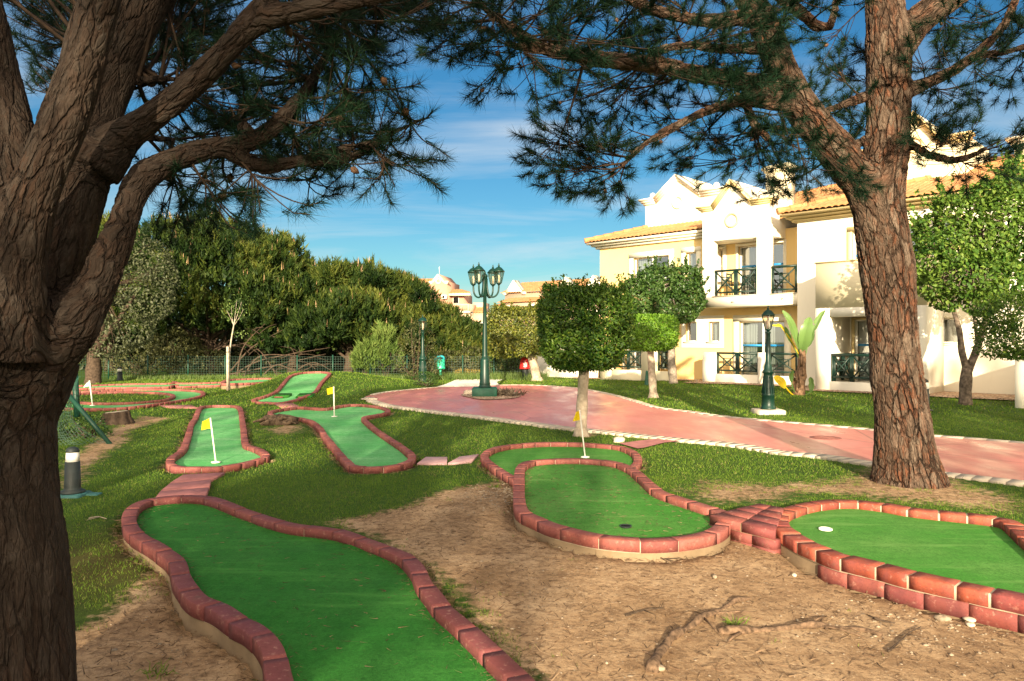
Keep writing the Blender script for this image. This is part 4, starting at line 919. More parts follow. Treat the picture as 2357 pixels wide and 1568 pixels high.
# --- roofs
m = MB(); ov = .47
tiles(m, (-ov, -ov, ZE), (1, 0, 0), (0, 1, SL), A_W+1, lambda s: min(s, 8.4+ov))
tiles(m, (-ov, 8.4*2, ZE), (0, -1, 0), (1, 0, SL), 8.4*2+ov, lambda s: min(s, 8.4*2+ov-s))
B(m, 'roof', 'roof', label='terracotta tiled roof of the left part')
m = MB(); tiles(m, (A_W-ov, -PW-ov, ZE), (1, 0, 0), (0, 1, SL), A_END-A_W+2*ov, lambda s: min(s, 8.4+PW+ov), rows=26)
tiles(m, (A_W-ov, 8.4, ZE), (0, -1, 0), (1, 0, SL), 8.4+PW+ov, lambda s: min(s, 8.4+PW+ov-s))
B(m, 'roof', 'roof', label='terracotta tiled roof of the right wing')
m = MB(); H = lambda q: (-ov+q, -ov+q, ZE+SL*q+.04); ridge(m, H(0), H(8.6)); ridge(m, H(8.87), (A_W+9, 8.4, ZE+SL*8.87+.04))
H2 = lambda q: (A_W-ov+q, -PW-ov+q, ZE+SL*q+.04); ridge(m, H2(0), H2(9.9)); ridge(m, H2(10), (A_END, H2(10)[1], H2(10)[2])); B(m, 'ridge_tiles', 'roof')
# --- gabled roof towers and chimney
T1 = -1.38; t0 = fp(1485.5, 500, T1)[0]; t1 = fp(1672, 440, T1)[0]
w = gable_block('gable_tower', t0, t1, T1, 2.6, 5.9, 7.72, fp(1510, 460, T1)[0], fp(1614, 440, T1)[0], fp(1563, 402, T1)[1], 'wall_cream', 'trim', .27, fp(*r2(1020, 412), T1)[1])
m = MB()
for u in (1498, 1645):
    q = fp(u, 440, T1)[0]; m.lathe([(.02, 7.7), (.06, 7.72), (.12, 7.8), (.13, 7.88), (.09, 7.97), (.01, 8.0)], q, -T1+.15, 10)
B(m, 'ball_finial', 'trim', w, True)
T2 = -1.9; t0 = fp(2000, 350, T2)[0]; t1 = fp(2222, 330, T2)[0]; zf2 = fp(2232, 305, T2)[1]
gable_block('gable_tower', t0, t1, T2, 3.0, 5.9, zf2, t0+.7, t1-.7, zf2+1.0, 'wall_cream', 'trim_yellow', .27, zf2-.1)
t0 = fp(2335, 350, -3.4)[0]; gable_block('gable_tower', t0, t0+4, -3.4, 3.0, 6, fp(2335, 318, -3.4)[1], t0+.8, t0+3.2, 10.2, 'wall_cream', 'trim', .27)
cp = -2.2; c0 = fp(1762, 400, cp)[0]; c1 = fp(1812, 400, cp)[0]; zc = fp(1785, 380, cp)[1]
m = LB(); m.b(c0, c1, cp-.7, cp, 5.8, zc-.25); m.b(c0-.06, c1+.06, cp-.76, cp+.06, zc-.249, zc-.16); m.b(c0-.12, c1+.12, cp-.82, cp+.12, zc-.159, zc-.07); m.b(c0-.08, c1+.08, cp-.78, cp+.08, zc-.069, zc); B(m, 'chimney', 'wall_cream')
# --- low white garden wall left of the hotel
WL = thing('garden_wall', 'white plastered garden wall running from the hotel corner behind the leaning tree', 'wall', (3.0, 33.0, 0))
m = MB(); A_, B_ = GP(1210, 866), np.array([3.75, 31.95, 0])
d = (B_-A_)[:2]; d /= np.linalg.norm(d); n = np.array([-d[1], d[0]])*.1
for name, h0, h1, e, mt in (('wall', -.3, 1.25, .0, 'wall_white'), ('coping', 1.251, 1.31, .35, 'trim')):
    m = MB(); q = [A_[:2]-n*(1+e), B_[:2]-n*(1+e), B_[:2]+n*(1+e), A_[:2]+n*(1+e)]; m.loft([[(*p, h0) for p in q], [(*p, h1) for p in q]]); m.build(name, M[mt], WL)
# ------------------------------------------------------------------ distant holiday blocks
def far_block(label, u, v, Y, s, kind):
    X = (u-CU)/F*Y; root = thing('apartment_building', label, 'building', (X, Y, 0), math.radians(-38), group='distant apartment buildings')
    pk = kind == 'pink'; wm = 'wall_pink' if pk else 'wall_pink_pale'
    def b(name, mat, *bx, par=root):
        m = MB()
        for q in bx: m.box(*q)
        return m.build(name, M[mat], par, local=True)
    return root, b
Y = 72.; k = Y/F
rt, b = far_block('distant pink apartment block with gabled tower, roof terrace and wall air conditioner', 985, 700, Y, k, 'pink')
rt.rotation_euler = (0, 0, math.radians(-10))
zz = lambda v: EYE-(v-CV)*k
xx = lambda u: (u-985)*k
a0, a1, zf, zp2 = xx(989), xx(1030), zz(648), zz(631.5); pk_ = (a0+a1)/2; gw_ = (a1-a0)*.36
pr = [(a0, zf), (pk_-gw_, zf), (pk_, zp2), (pk_+gw_, zf), (a1, zf)]; poly = [(a0, 0), (a1, 0)]+pr[::-1]
m = MB(); m.loft([[(x, 0, z) for x, z in poly], [(x, 5, z) for x, z in poly]]); tw = m.build('tower', M['wall_pink'], rt, local=True)
m = MB(); profile_cornice(m, pr, 0, .18, .26); m.build('cornice', M['trim'], tw, local=True)
m = MB(); th = np.linspace(0, 2*np.pi, 25); m.loft([[(pk_+math.cos(t)*q, -e, zf+.02+math.sin(t)*q) for q, e in ((.17, 0), (.19, .05), (.27, .05), (.27, 0))] for t in th], True, False); m.build('round_medallion', M['trim'], tw, local=True)
m = MB(); m.tube([(pk_, .4, zp2-.1), (pk_, .4, zp2+.75)], .016, 5); m.tube([(pk_, .4, zp2+.5), (pk_, .4, zp2+.74)], .04, 5); m.build('antenna', M['white_paint'], tw, local=True)
b('wall', 'wall_pink', (xx(940), a0-.001, .5, 5, 0, zz(655)))
m = MB(); tiles(m, (xx(938), .25, zz(655)), (1, 0, 0), (0, 1, .42), a0-xx(938), lambda s: 1.7, 8, .3); m.build('roof', M['roof'], rt, local=True)
m = MB(); pr2 = [(xx(938), zz(648)), (xx(950), zz(637)), (xx(962), zz(648))]; m.loft([[(x, .1, z) for x, z in pr2], [(x, .45, z) for x, z in pr2]]); m.build('gable', M['trim'], rt, local=True)
b('wall', 'wall_pink', (a1+.001, xx(1062), 1.4, 5, 0, zz(676)))
m = MB(); tiles(m, (a1, .6, zz(675)), (1, 0, 0), (0, 1, .3), xx(1081)-a1, lambda s: min(1.6, xx(1081)-a1-s+.3), 8, .3); m.build('roof', M['roof'], rt, local=True)
b('roof_fascia', 'trim', (a1+.01, xx(1080), .65, 1.3, zz(680), zz(675.5)))
b('terrace_parapet', 'wall_pink_pale', (xx(1022), xx(1091), -1.5, -1.3, zz(719), zz(702)), (xx(1086), xx(1091), -1.29, 2.5, zz(719), zz(702)))
b('parapet_panel', 'wall_pink', (xx(1045), xx(1087), -1.53, -1.501, zz(716), zz(705)))
b('cornice', 'trim', (xx(1020), xx(1093), -1.62, -1.31, zz(722), zz(719.2)))
b('lower_storey', 'wall_pink_pale', (xx(1030), xx(1090), -1.35, 2, 0, zz(722.2)))
b('wall', 'wall_pink_pale', (xx(1083), xx(1110), 1.5, 4, 0, zz(696))); b('wall', 'wall_pink_pale', (xx(1090)+.01, xx(1160), .4, 3, 0, zz(720)))
m = MB(); tiles(m, (xx(1089), .2, zz(720)), (1, 0, 0), (0, 1, .4), xx(1118)-xx(1089), lambda s: 1.5, 6, .3); m.build('roof', M['roof'], rt, local=True)
for u0, u1, v0, v1, y_ in ((998,1009,687,696,0), (1046,1056,731,740,-1.35), (1066,1076,731,742,-1.35), (1036,1050,682,698,1.4), (1100,1108,728,742,.4)):
    w = b('window', 'white_paint', (xx(u0), xx(u1), y_-.03, y_-.001, zz(v1), zz(v0))); b('pane', 'dark', (xx(u0)+.05, xx(u1)-.05, y_-.045, y_-.031, zz(v1)+.05, zz(v0)-.05), par=w)
ac = thing('air_conditioner', 'white air conditioner unit on the distant pink tower', 'air conditioner', tuple(rt.location)); ac.rotation_euler = rt.rotation_euler
m = MB(); m.cbox(xx(1019), xx(1031), -.36, -.02, zz(689), zz(680), .03); m.build('casing', M['white_paint'], ac, local=True)
m = MB(); th = np.linspace(0, 2*np.pi, 16, endpoint=False); m.loft([[(xx(1024)+math.cos(t)*.13, -y_, zz(684.5)+math.sin(t)*.13) for t in th] for y_ in (.361, .375)]); m.build('fan_grille', M['dark'], ac, local=True)
Y = 66.; k = Y/F
rt, b = far_block('distant pale cream apartment block with stepped terracotta roofs behind the clipped trees', 1215, 700, Y, k, 'cream')
zf = zz(672)
b('wall', 'wall_pink_pale', (-2.6, 9, 0, 7, 0, zf)); b('wall', 'wall_pink_pale', (-1.6, 3.4, -1.6, -.001, 0, zz(696))); b('wall', 'wall_pink_pale', (3.6, 12, -2, -.01, 0, zz(700))); b('wall', 'wall_pink_pale', (-9, -2.61, .6, 6, 0, zz(724)))
for q in ((-2.9, -.3, zf, 11.8, 3.2, .35), (-2., -1.9, zz(697), 5.8, 1.8, .25), (-4.4, .1, zz(702), 1.8, 2, .2)):
    m = MB(); tiles(m, (q[0], q[1], q[2]), (1, 0, 0), (0, 1, q[5]), q[3], lambda s: q[4], 8, .3); m.build('roof', M['roof'], rt, local=True)
for x in (-2.4, 3.2, 6.0):
    m = MB(); pr = [(x-.2, zf), (x+.1, zf), (x+1.0, zf+1.1), (x+1.9, zf), (x+2.2, zf)]; m.loft([[(p[0], -.2, p[1]) for p in pr], [(p[0], .5, p[1]) for p in pr]]); profile_cornice(m, pr, .2, .15, .2); m.build('gable', M['trim'], rt, local=True)
for x, y_, z0, z1 in ((-1.4, -1.62, zz(722), zz(704)), (1.2, -1.62, zz(722), zz(704)), (4.6, -2.02, zz(745), zz(722)), (7.5, -2.02, zz(745), zz(722)), (-6.5, .58, zz(760), zz(740))):
    w = b('window', 'white_paint', (x, x+1.0, y_, y_+.03, z0, z1)); b('pane', 'dark', (x+.1, x+.9, y_-.02, y_-.001, z0+.1, z1-.1), par=w)
# ------------------------------------------------------------------ near pines
def densify(path, step):
    p = np.array([[*P(u, v, Y), hw*Y/F] for u, v, Y, hw in path]); return catmull(p, step, False)
def fused(name, limbs, mat, parent, voxel, smooth=6):
    mb = MB()
    for q in limbs: mb.tube(q[:, :3], q[:, 3], 18)
    org = ORG[parent.name]
    o = mb.build('tmp', None); 
    r = o.modifiers.new('r', 'REMESH'); r.mode = 'VOXEL'; r.voxel_size = voxel
    s = o.modifiers.new('s', 'SMOOTH'); s.iterations = smooth; s.factor = .5
    dg = bpy.context.evaluated_depsgraph_get(); me = bpy.data.meshes.new_from_object(o.evaluated_get(dg)); bpy.data.objects.remove(o)
    n = len(me.vertices); co = np.zeros(n*3, np.float32); me.vertices.foreach_get('co', co); co = co.reshape(-1, 3).astype(float)
    S = []; D = []; AR = []; prev = None
    for q in limbs:
        ln = np.concatenate([[0], np.cumsum(np.linalg.norm(np.diff(q[:, :3], axis=0), axis=1))])
        if prev is not None:
            dd = np.linalg.norm(prev[:, :3]-q[0, :3], axis=1); k = dd.argmin(); ln = ln+prev[k, 4]
        qa = np.column_stack([q, ln]); prev = qa if prev is None else np.vstack([prev, qa])
        S.append(q[::2]); D.append(unit(np.gradient(q[:, :3], axis=0))[::2]); AR.append(ln[::2])
    S = np.vstack(S); D = np.vstack(D); AR = np.concatenate(AR); bark = np.zeros_like(co)
    for i in range(0, n, 4000):
        c = co[i:i+4000]; dist = np.linalg.norm(c[:, None]-S[None, :, :3], axis=2)/S[None, :, 3]; w = dist**-7.0; w /= w.sum(1, keepdims=True)
        ax = unit(w @ D); ctr = w @ S[:, :3]; ar = w @ AR; o_ = c-ctr; along = (o_*ax).sum(1); o_ = o_-ax*along[:, None]
        # turn the limb's axis onto z (minimal rotation)
        vx = np.column_stack([ax[:, 1], -ax[:, 0], np.zeros(len(ax))]); cs = ax[:, 2:3]; o_ = o_*cs+np.cross(vx, o_)+vx*((vx*o_).sum(1, keepdims=True)/(1+cs+1e-6))
        bark[i:i+4000] = o_+np.column_stack([np.zeros((len(c), 2)), (ar+along)*.3])
    # slow lumps along the wood
    nrm = np.zeros(n*3, np.float32); me.vertices.foreach_get('normal', nrm); nrm = nrm.reshape(-1, 3)
    lump = vnoise(co[:, 0]*1.0+co[:, 1], co[:, 2], 3.1, 3)-.5+.5*(vnoise(co[:, 0]-co[:, 1], co[:, 2], 7., 6)-.5)
    rr = np.array([.03])
    co2 = co+nrm*(lump*.02)[:, None]
    me.vertices.foreach_set('co', (co2-org).ravel().astype(np.float32))
    a = me.attributes.new('bark', 'FLOAT_VECTOR', 'POINT'); a.data.foreach_set('vector', bark.ravel().astype(np.float32))
    me.polygons.foreach_set('use_smooth', np.ones(len(me.polygons), bool)); me.materials.clear(); me.materials.append(mat); me.update()
    o = bpy.data.objects.new(name, me); C.objects.link(o); o.parent = parent; return o
def poisson_in(poly, r, jit=.9):
    poly = np.array(poly, float); lo, hi = poly.min(0), poly.max(0); out = []
    n = int(3*(hi-lo).prod()/(r*r))+20
    c = R.uniform(lo, hi, (n, 2)); c = c[inside(poly, c[:, 0], c[:, 1])]
    for q in c:
        if all((q[0]-o[0])**2+(q[1]-o[1])**2 > (r*jit)**2 for o in out): out.append(q)
    return np.array(out).reshape(-1, 2)
def pine_foliage(root, limbs, regions, needle_len=.13, needle_w=.0028, tufts=13, npt=46, rad=.34, cone_p=.035):
    """each spray: a bough grown from the nearest limb, side twigs, and a brush of needles at each twig end"""
    S = np.vstack([q for q in limbs]); tw, nd, cn = MB(), MB(), []
    for poly, y0, y1, sp, dens in regions:
        for (u, v) in poisson_in(poly, sp):
            Cn = P(u, v, R.uniform(y0, y1)); rd = rad*R.uniform(.8, 1.3)
            d = np.linalg.norm(S[:, :3]-Cn, axis=1); cand = np.argsort(d)[:5]; s = S[R.choice(cand)]
            A = s[:3]; L = np.linalg.norm(Cn-A)
            ctrl = (A+Cn)/2+rdir(1)[0]*L*.16+np.array([0, 0, -.06*L])
            t = np.linspace(0, 1, 9)[:, None]; main = (1-t)**2*A+2*t*(1-t)*ctrl+t*t*Cn
            r0 = min(s[3]*.5, .006+.011*min(L, 2)); tw.tube(main, np.linspace(r0, .0045, 9), 5, False)
            nT = max(3, int(tufts*dens*R.uniform(.7, 1.3))); B_, Dd = [], []
            outd = unit(Cn-A)
            for _ in range(nT):
                st = main[R.integers(4, 9)]; q = rdir(1)[0]*np.array([1, 1, .62])*rd*R.uniform(.4, 1.05)+outd*rd*.25
                e = Cn+q; mid = (st+e)/2+np.array([0, 0, -.05*R.uniform(0, 1)])+rdir(1)[0]*.03
                t5 = np.linspace(0, 1, 5)[:, None]; pp = (1-t5)**2*st+2*t5*(1-t5)*mid+t5*t5*e
                # tips turn upwards as pine shoots do
                tip = unit(unit(e-st)+np.array([0, 0, R.uniform(-.1, .75)])); e2 = e+tip*R.uniform(.05, .11)
                tw.tube(np.vstack([pp, e2[None]]), np.linspace(.0045, .0026, 6), 4, False)
                m = int(npt*R.uniform(.7, 1.25)); f = R.uniform(-.8, 1, m)[:, None]
                B_.append(e+(e2-e)*f); Dd.append(unit(rdir(m)*.8+tip*.75))
                if R.uniform() < cone_p:
                    c0 = e-tip*.02+rdir(1)[0]*.012; cn.append((c0, tip))
            Bc = np.vstack(B_); Dc = np.vstack(Dd); blades(nd, Bc, Dc, needle_len*R.uniform(.7, 1.15, len(Bc)), needle_w)
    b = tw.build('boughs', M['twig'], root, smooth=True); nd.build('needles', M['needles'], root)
    for c0, tip in cn[:90]:
        m = MB(); m.tube([c0, c0-tip*.015, c0-tip*.035, c0-tip*.055], [.004, .019, .016, .003], 8); m.build('pine_cone', M['cone'], root, smooth=True)
lp = thing('pine_tree', 'big multi-stemmed pine filling the left edge, its limbs reaching over the lanes', 'tree', tuple(np.array([P(-40, 1500, 3.1)[0], 3.1, 0])), group='near umbrella pines')
LP = [densify(q, .05) for q in (
 [(-48,1900,2.95,215),(-44,1700,3.0,200),(-42,1568,3.0,190),(-40,1400,3.05,182),(-42,1250,3.1,172),(-40,1100,3.15,152),(-28,960,3.2,140),(10,870,3.25,140),(50,790,3.3,130)],
 [(-20,980,3.15,110),(62,830,3.22,98),(150,750,3.25,74),(215,672,3.3,48),(256,585,3.35,40),(287,505,3.4,33),(302,455,3.45,32),(338,405,3.5,31),(400,370,3.6,28),(460,348,3.7,26),(520,335,3.8,24)],
 [(10,900,3.25,130),(45,780,3.3,104),(90,660,3.4,90),(134,530,3.45,80),(165,410,3.5,76),(198,295,3.6,72),(236,180,3.7,67),(280,80,3.75,65),(320,0,3.8,63),(370,-100,3.9,58),(430,-260,4.1,46)],
 [(-10,820,3.05,110),(22,660,3.05,78),(58,490,3.05,60),(100,380,3.05,52),(148,260,3.05,48),(184,160,3.05,45),(214,60,3.05,42),(240,-40,3.05,40),(270,-200,3.05,36)],
 [(-30,850,3.25,110),(2,650,3.3,84),(22,470,3.4,62),(18,330,3.45,56),(-4,200,3.5,49),(-30,80,3.5,45),(-60,-60,3.6,42),(-120,-260,3.7,34)],
 [(215,385,3.5,60),(262,332,3.52,48),(305,298,3.5,36),(350,268,3.5,32),(400,232,3.5,30),(450,188,3.5,29),(500,138,3.5,28),(545,90,3.5,26),(590,52,3.5,24),(650,33,3.5,24),(720,20,3.5,22),(800,5,3.5,19),(900,-12,3.5,15),(1000,-40,3.5,11)],
 [(545,85,3.5,24),(590,30,3.5,20),(640,-30,3.5,17),(700,-140,3.5,13)],
 [(500,338,3.76,24),(580,325,3.85,20),(640,285,3.9,18),(690,225,4.0,15),(720,180,4.05,13),(770,100,4.1,10),(800,30,4.2,7),(820,-40,4.2,5)],
 [(500,340,3.76,20),(600,382,3.9,14),(680,374,4.0,12.5),(760,372,4.1,11),(820,358,4.2,10),(870,330,4.2,8),(930,292,4.2,6),(990,270,4.2,4.5)],
 [(660,374,3.98,10),(740,352,4.1,9),(820,335,4.15,7),(890,318,4.2,5)],
 [(495,345,3.74,17),(535,325,3.78,12),(565,315,3.8,10.5),(575,298,3.8,10),(562,281,3.8,9),(547,290,3.8,8),(552,303,3.8,6)],
 [(250,335,3.6,15),(340,318,3.7,9),(400,322,3.75,8),(460,315,3.8,7),(500,305,3.8,6),(540,262,3.8,4.5)],
 [(270,190,3.72,13),(370,182,3.75,8),(430,186,3.8,6)])]
fused('trunk', LP, M['bark_shaded'], lp, .013)
LPl = LP[5:]+[LP[1][-20:]]
pine_foliage(lp, LPl, [
 ([(330,300),(420,190),(520,130),(640,60),(830,30),(845,130),(840,190),(780,260),(700,330),(560,330),(420,330)], 3.7, 5.0, 50, 1.0),
 ([(560,320),(700,290),(860,200),(910,220),(965,270),(972,345),(900,375),(840,405),(760,420),(690,428),(640,400),(560,390)], 3.9, 4.8, 46, .8),
 ([(370,440),(430,405),(560,395),(620,430),(520,440),(440,480),(400,455)], 3.6, 4.2, 44, .8),
 ([(40,-40),(190,-40),(160,180),(130,230),(80,130)], 4.2, 5.2, 46, 1.0),
 ([(330,-60),(560,-60),(500,110),(340,190),(305,150)], 4.0, 5.2, 46, 1.0),
 ([(600,-80),(1050,-80),(1000,30),(900,60),(640,30)], 3.6, 4.8, 48, 1.0),
 ([(-300,-520),(1000,-560),(1000,-110),(-300,-110)], 3.2, 5.2, 150, 1.4)],
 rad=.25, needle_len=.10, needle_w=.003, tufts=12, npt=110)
rp = thing('pine_tree', 'forked pine with reddish plated bark standing between the right lane and the red path', 'tree', tuple(np.array([P(2090, 1110, 8.5)[0], 8.5, 0])), group='near umbrella pines')
RP = [densify(q, .08) for q in (
 [(2094,1190,8.5,108),(2092,1135,8.5,90),(2090,1100,8.5,79),(2083,1040,8.5,65),(2075,950,8.5,58),(2062,850,8.5,54),(2054,750,8.5,53),(2045,650,8.5,57),(2035,560,8.5,56),(2024,490,8.5,56),(2022,430,8.5,54)],
 [(2022,470,8.5,54),(2032,400,8.5,49),(2040,350,8.5,49),(2045,280,8.5,46),(2045,200,8.5,48),(2045,120,8.4,48),(2040,40,8.4,42),(2032,-40,8.4,38),(2025,-150,8.4,34),(2020,-300,8.4,26),(2010,-420,8.4,16)],
 [(2016,490,8.5,48),(1990,430,8.45,43),(1958,388,8.4,40),(1925,345,8.3,42),(1885,300,8.2,40),(1850,255,8.1,38),(1822,210,8.0,36),(1800,165,7.9,33),(1780,110,7.9,32),(1755,50,7.8,30),(1725,0,7.7,28),(1690,-60,7.6,25),(1640,-160,7.4,20),(1600,-280,7.3,13)],
 [(2055,130,8.4,38),(2100,62,8.4,36),(2150,20,8.3,34),(2210,-20,8.3,30),(2300,-80,8.2,24),(2420,-160,8.1,15)],
 [(2070,218,8.4,19),(2130,192,8.4,15.5),(2190,165,8.3,14),(2240,130,8.2,12),(2285,90,8.2,11),(2320,40,8.1,10),(2345,-20,8.1,8)],
 [(2240,130,8.2,10),(2300,122,8.1,9),(2360,108,8.1,7),(2430,90,8,5)],
 [(1815,205,8.0,24),(1760,196,7.9,21),(1700,184,7.7,20),(1600,170,7.4,19),(1520,152,7.1,18),(1430,142,6.8,17),(1330,130,6.5,15),(1260,110,6.3,14),(1200,80,6.1,12),(1130,30,5.9,10),(1070,-20,5.8,8)],
 [(1330,130,6.5,11),(1265,125,6.3,9),(1215,112,6.2,7),(1160,100,6.1,5)],
 [(1832,240,8.0,22),(1780,236,7.9,19),(1720,228,7.8,16),(1660,245,7.6,13),(1600,268,7.4,11),(1540,300,7.3,9),(1480,335,7.2,7),(1430,385,7.1,5)],
 [(1765,45,7.8,18),(1700,42,7.6,17),(1640,48,7.4,16),(1580,42,7.2,14),(1520,28,7.0,12),(1460,5,6.8,10),(1400,-30,6.7,8)],
 [(1790,108,7.9,14),(1720,112,7.7,12),(1650,112,7.5,11),(1590,104,7.3,10),(1530,112,7.1,8),(1490,135,7.0,6)],
 [(1715,235,7.8,9),(1735,280,7.8,8),(1760,310,7.8,7),(1775,330,7.8,5)],
 [(2028,215,8.5,13),(1985,225,8.5,11),(1930,245,8.5,9),(1880,265,8.6,7),(1840,300,8.6,5)],
 [(2030,295,8.5,13),(1990,325,8.5,10),(1940,345,8.55,8),(1900,370,8.6,6)],
 [(2075,312,8.4,10),(2115,345,8.3,8),(2160,363,8.2,7),(2220,366,8.1,5.5),(2270,340,8.0,4)],
 [(1790,-10,7.8,13),(1840,25,7.8,12),(1880,60,7.8,11),(1910,62,7.8,9),(1920,30,7.8,8),(1925,-10,7.8,7)])]
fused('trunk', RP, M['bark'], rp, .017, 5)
RPl = RP[3:]+[RP[2][-25:], RP[1][-25:]]
pine_foliage(rp, RPl, [
 ([(960,-70),(1500,-80),(1480,20),(1440,110),(1330,110),(1240,140),(1160,175),(1100,150),(1040,100),(980,50)], 5.3, 6.6, 54, .95),
 ([(1440,60),(1760,60),(1790,190),(1640,190),(1480,170),(1400,150),(1290,165),(1230,160)], 6.6, 7.8, 50, 1.0),
 ([(1500,-80),(1960,-80),(1930,40),(1860,50),(1760,40),(1620,20),(1500,20)], 6.8, 8.2, 60, 1.0),
 ([(1310,170),(1480,175),(1700,190),(1810,250),(1850,330),(1760,320),(1640,310),(1560,290),(1480,262),(1350,262),(1280,215)], 7.0, 8.3, 50, .95),
 ([(1235,345),(1330,300),(1420,350),(1450,420),(1400,455),(1330,440),(1270,415)], 7.0, 7.4, 42, 1.0),
 ([(1340,290),(1440,290),(1560,300),(1500,340),(1420,340)], 7.1, 7.5, 50, .6),
 ([(1570,345),(1650,320),(1760,300),(1880,350),(1960,400),(1890,430),(1780,430),(1720,410),(1640,375)], 7.6, 8.5, 46, .85),
 ([(1830,210),(1900,230),(1990,180),(1995,340),(1900,340)], 8.4, 9.0, 46, 1.0),
 ([(1900,80),(1990,80),(1990,180),(1920,190)], 8.4, 9.0, 50, .9),
 ([(2100,60),(2360,-60),(2380,130),(2310,200),(2220,215),(2120,240),(2100,180)], 7.8, 8.8, 50, 1.0),
 ([(2100,262),(2160,290),(2290,300),(2290,345),(2225,395),(2150,370),(2095,395)], 7.9, 8.4, 42, 1.0),
 ([(900,-420),(2500,-460),(2500,-120),(900,-120)], 6.2, 8.6, 170, 1.4)],
 rad=.36, needle_len=.125, needle_w=.0048, tufts=12, npt=100, cone_p=.04)
# ------------------------------------------------------------------ generic crowns
def leaf_crown(name, root, pts, nrm, mat, ln, w, up=.3, rnd=.8, droop=0.0):
    n = len(pts); d = unit(nrm*.55+rdir(n)*rnd+np.array([0, 0, up-droop])); nn = unit(nrm+np.array([0, 0, .6])+rdir(n)*.6)
    mb = MB(); leaves(mb, pts-d*ln*.4, d, nn, ln*R.uniform(.65, 1.25, n), w*R.uniform(.7, 1.2, n)); return mb.build(name, M[mat], root)
def lobes_surface(lobes, n, depth=.22):
    """points spread over the skin of a union of ellipsoids, some sunk inwards"""
    L = np.array(lobes, float); ar = L[:, 3]*L[:, 4]; k = R.choice(len(L), n, p=ar/ar.sum()); d = rdir(n)
    s = 1-depth*R.uniform(0, 1, n)**1.5; s = s*(1+.16*(vnoise(d[:, 0]*2+k*3, d[:, 1]*2+d[:, 2]*2, 2.2, 8)-.5)*2)
    rad = np.column_stack([L[k, 3], L[k, 3], L[k, 4]]); p = L[k, :3]+d*rad*s[:, None]
    ok = np.ones(n, bool)
    for q in L:
        e = (p-q[:3])/np.array([q[3], q[3], q[4]])/.80; ok &= (e**2).sum(1) > 1
    return p[ok], unit(d/rad)[ok]
def limb(mb, path, r0, r1, k=8):
    p = catmull(np.array(path, float), .12, False); n = len(p); r = np.linspace(r0, r1, n)*(1+.06*np.sin(np.arange(n)*1.7)); mb.tube(p, r, k)
# --- clipped block trees
def rbox(n, hx, hy, hz, rr=.3):
    d = rdir(n); k = 4.8; q = d/(np.abs(d)**k).sum(1, keepdims=True)**(1/k); return q*np.array([hx, hy, hz]), unit(np.sign(q)*np.abs(q)**(k-1))
def block_tree(name, label, cat, uc, v0, v1, w_px, vb, ub, Y, mat, leaf, n, shoots=0, bark='bark_pale', rb=.1, group=None, lean=0, rough=.1, ut=None, taper=0):
    k = Y/F; cx, _, zt = P(uc, v0, Y); zb = P(uc, v1, Y)[2]; hx = w_px*k/2; hz = (zt-zb)/2; cz = (zt+zb)/2
    bx = P(ub, vb, Y)[0]; gzv = float(gz(bx, Y, False)); root = thing(name, label, cat, (bx, Y, gzv), group=group)
    tx = cx if ut is None else P(ut, v1, Y)[0]
    mb = MB(); limb(mb, [(bx, Y, gzv-.1), (lerp(bx, tx, .1), Y, gzv+.15), (lerp(bx, tx, .5), Y+.02, lerp(gzv, zb, .6)), (tx, Y, zb+.1), (lerp(tx, cx, .5), Y, cz+.2*hz)], rb, rb*.72, 12)
    mb.lathe([(rb*1.7, gzv-.06), (rb*1.25, gzv+.04), (rb*1.0, gzv+.14)], bx, Y, 12)
    for _ in range(7):
        a = R.uniform(0, 6.28); e = np.array([cx+math.cos(a)*hx*.7, Y+math.sin(a)*hx*.7, cz+R.uniform(-.3, .5)*hz]); limb(mb, [(tx, Y, zb-.02), ((tx+e[0])/2, (Y+e[1])/2, zb+.18*hz), tuple(e)], rb*.45, .01, 6)
    mb.build('trunk', M[bark], root, smooth=True)
    q, nr = rbox(n, hx, hx, hz); s = 1-R.uniform(0, 1, n)**2*.32+rough*(vnoise(q[:, 0]*1+q[:, 1]*2, q[:, 2]+q[:, 1], 2.8/hx, 4)-.5)*2+.03*R.normal(size=n)
    q = q*np.column_stack([1-taper*sstep(.1, -1, q[:, 2]/hz)]*2+[np.ones(n)]); p = q*s[:, None]+np.array([cx, Y, cz])
    P_, N_ = [p], [nr]
    for _ in range(shoots):
        a = np.array([cx+R.uniform(-.92, .92)*hx, Y+R.uniform(-.92, .92)*hx, cz+hz*.93]); h = R.uniform(.10, .30)*hz*(1.6 if R.uniform() < .2 else 1); m = int(14+h*60); t = R.uniform(0, 1, m)
        tilt = R.normal(0, .12, 2); P_.append(a+np.column_stack([tilt[0]*t*h+R.normal(0, .03, m), tilt[1]*t*h+R.normal(0, .03, m), t*h])); N_.append(np.column_stack([R.normal(0, .6, m), R.normal(0, .6, m), np.ones(m)]))
    leaf_crown('crown', root, np.vstack(P_), unit(np.vstack(N_)), mat, leaf, leaf*.45, .35, .75); return root
block_tree('clipped_tree', 'dark box-clipped tree with stray shoots on top and pale trunk beside the red path', 'tree', 1345, 668, 846, 202, 1000, 1337, 12.7, 'ficus_leaf', .07, 27000, 80, rb=.105, group='box-clipped trees', rough=.09, taper=.16)
block_tree('clipped_tree', 'small bright green cube-clipped tree with slim pale trunk on the hotel lawn', 'tree', 1497, 726, 806, 114, 913, 1504, 21.2, 'lime_leaf', .07, 17000, 0, rb=.12, group='box-clipped trees', rough=.03)
block_tree('clipped_tree', 'dark clipped tree cut off by the right edge of the picture', 'tree', 2378, 676, 824, 200, 960, 2378, 14.6, 'ficus_leaf', .075, 11000, 6, rb=.1, group='box-clipped trees', rough=.07)
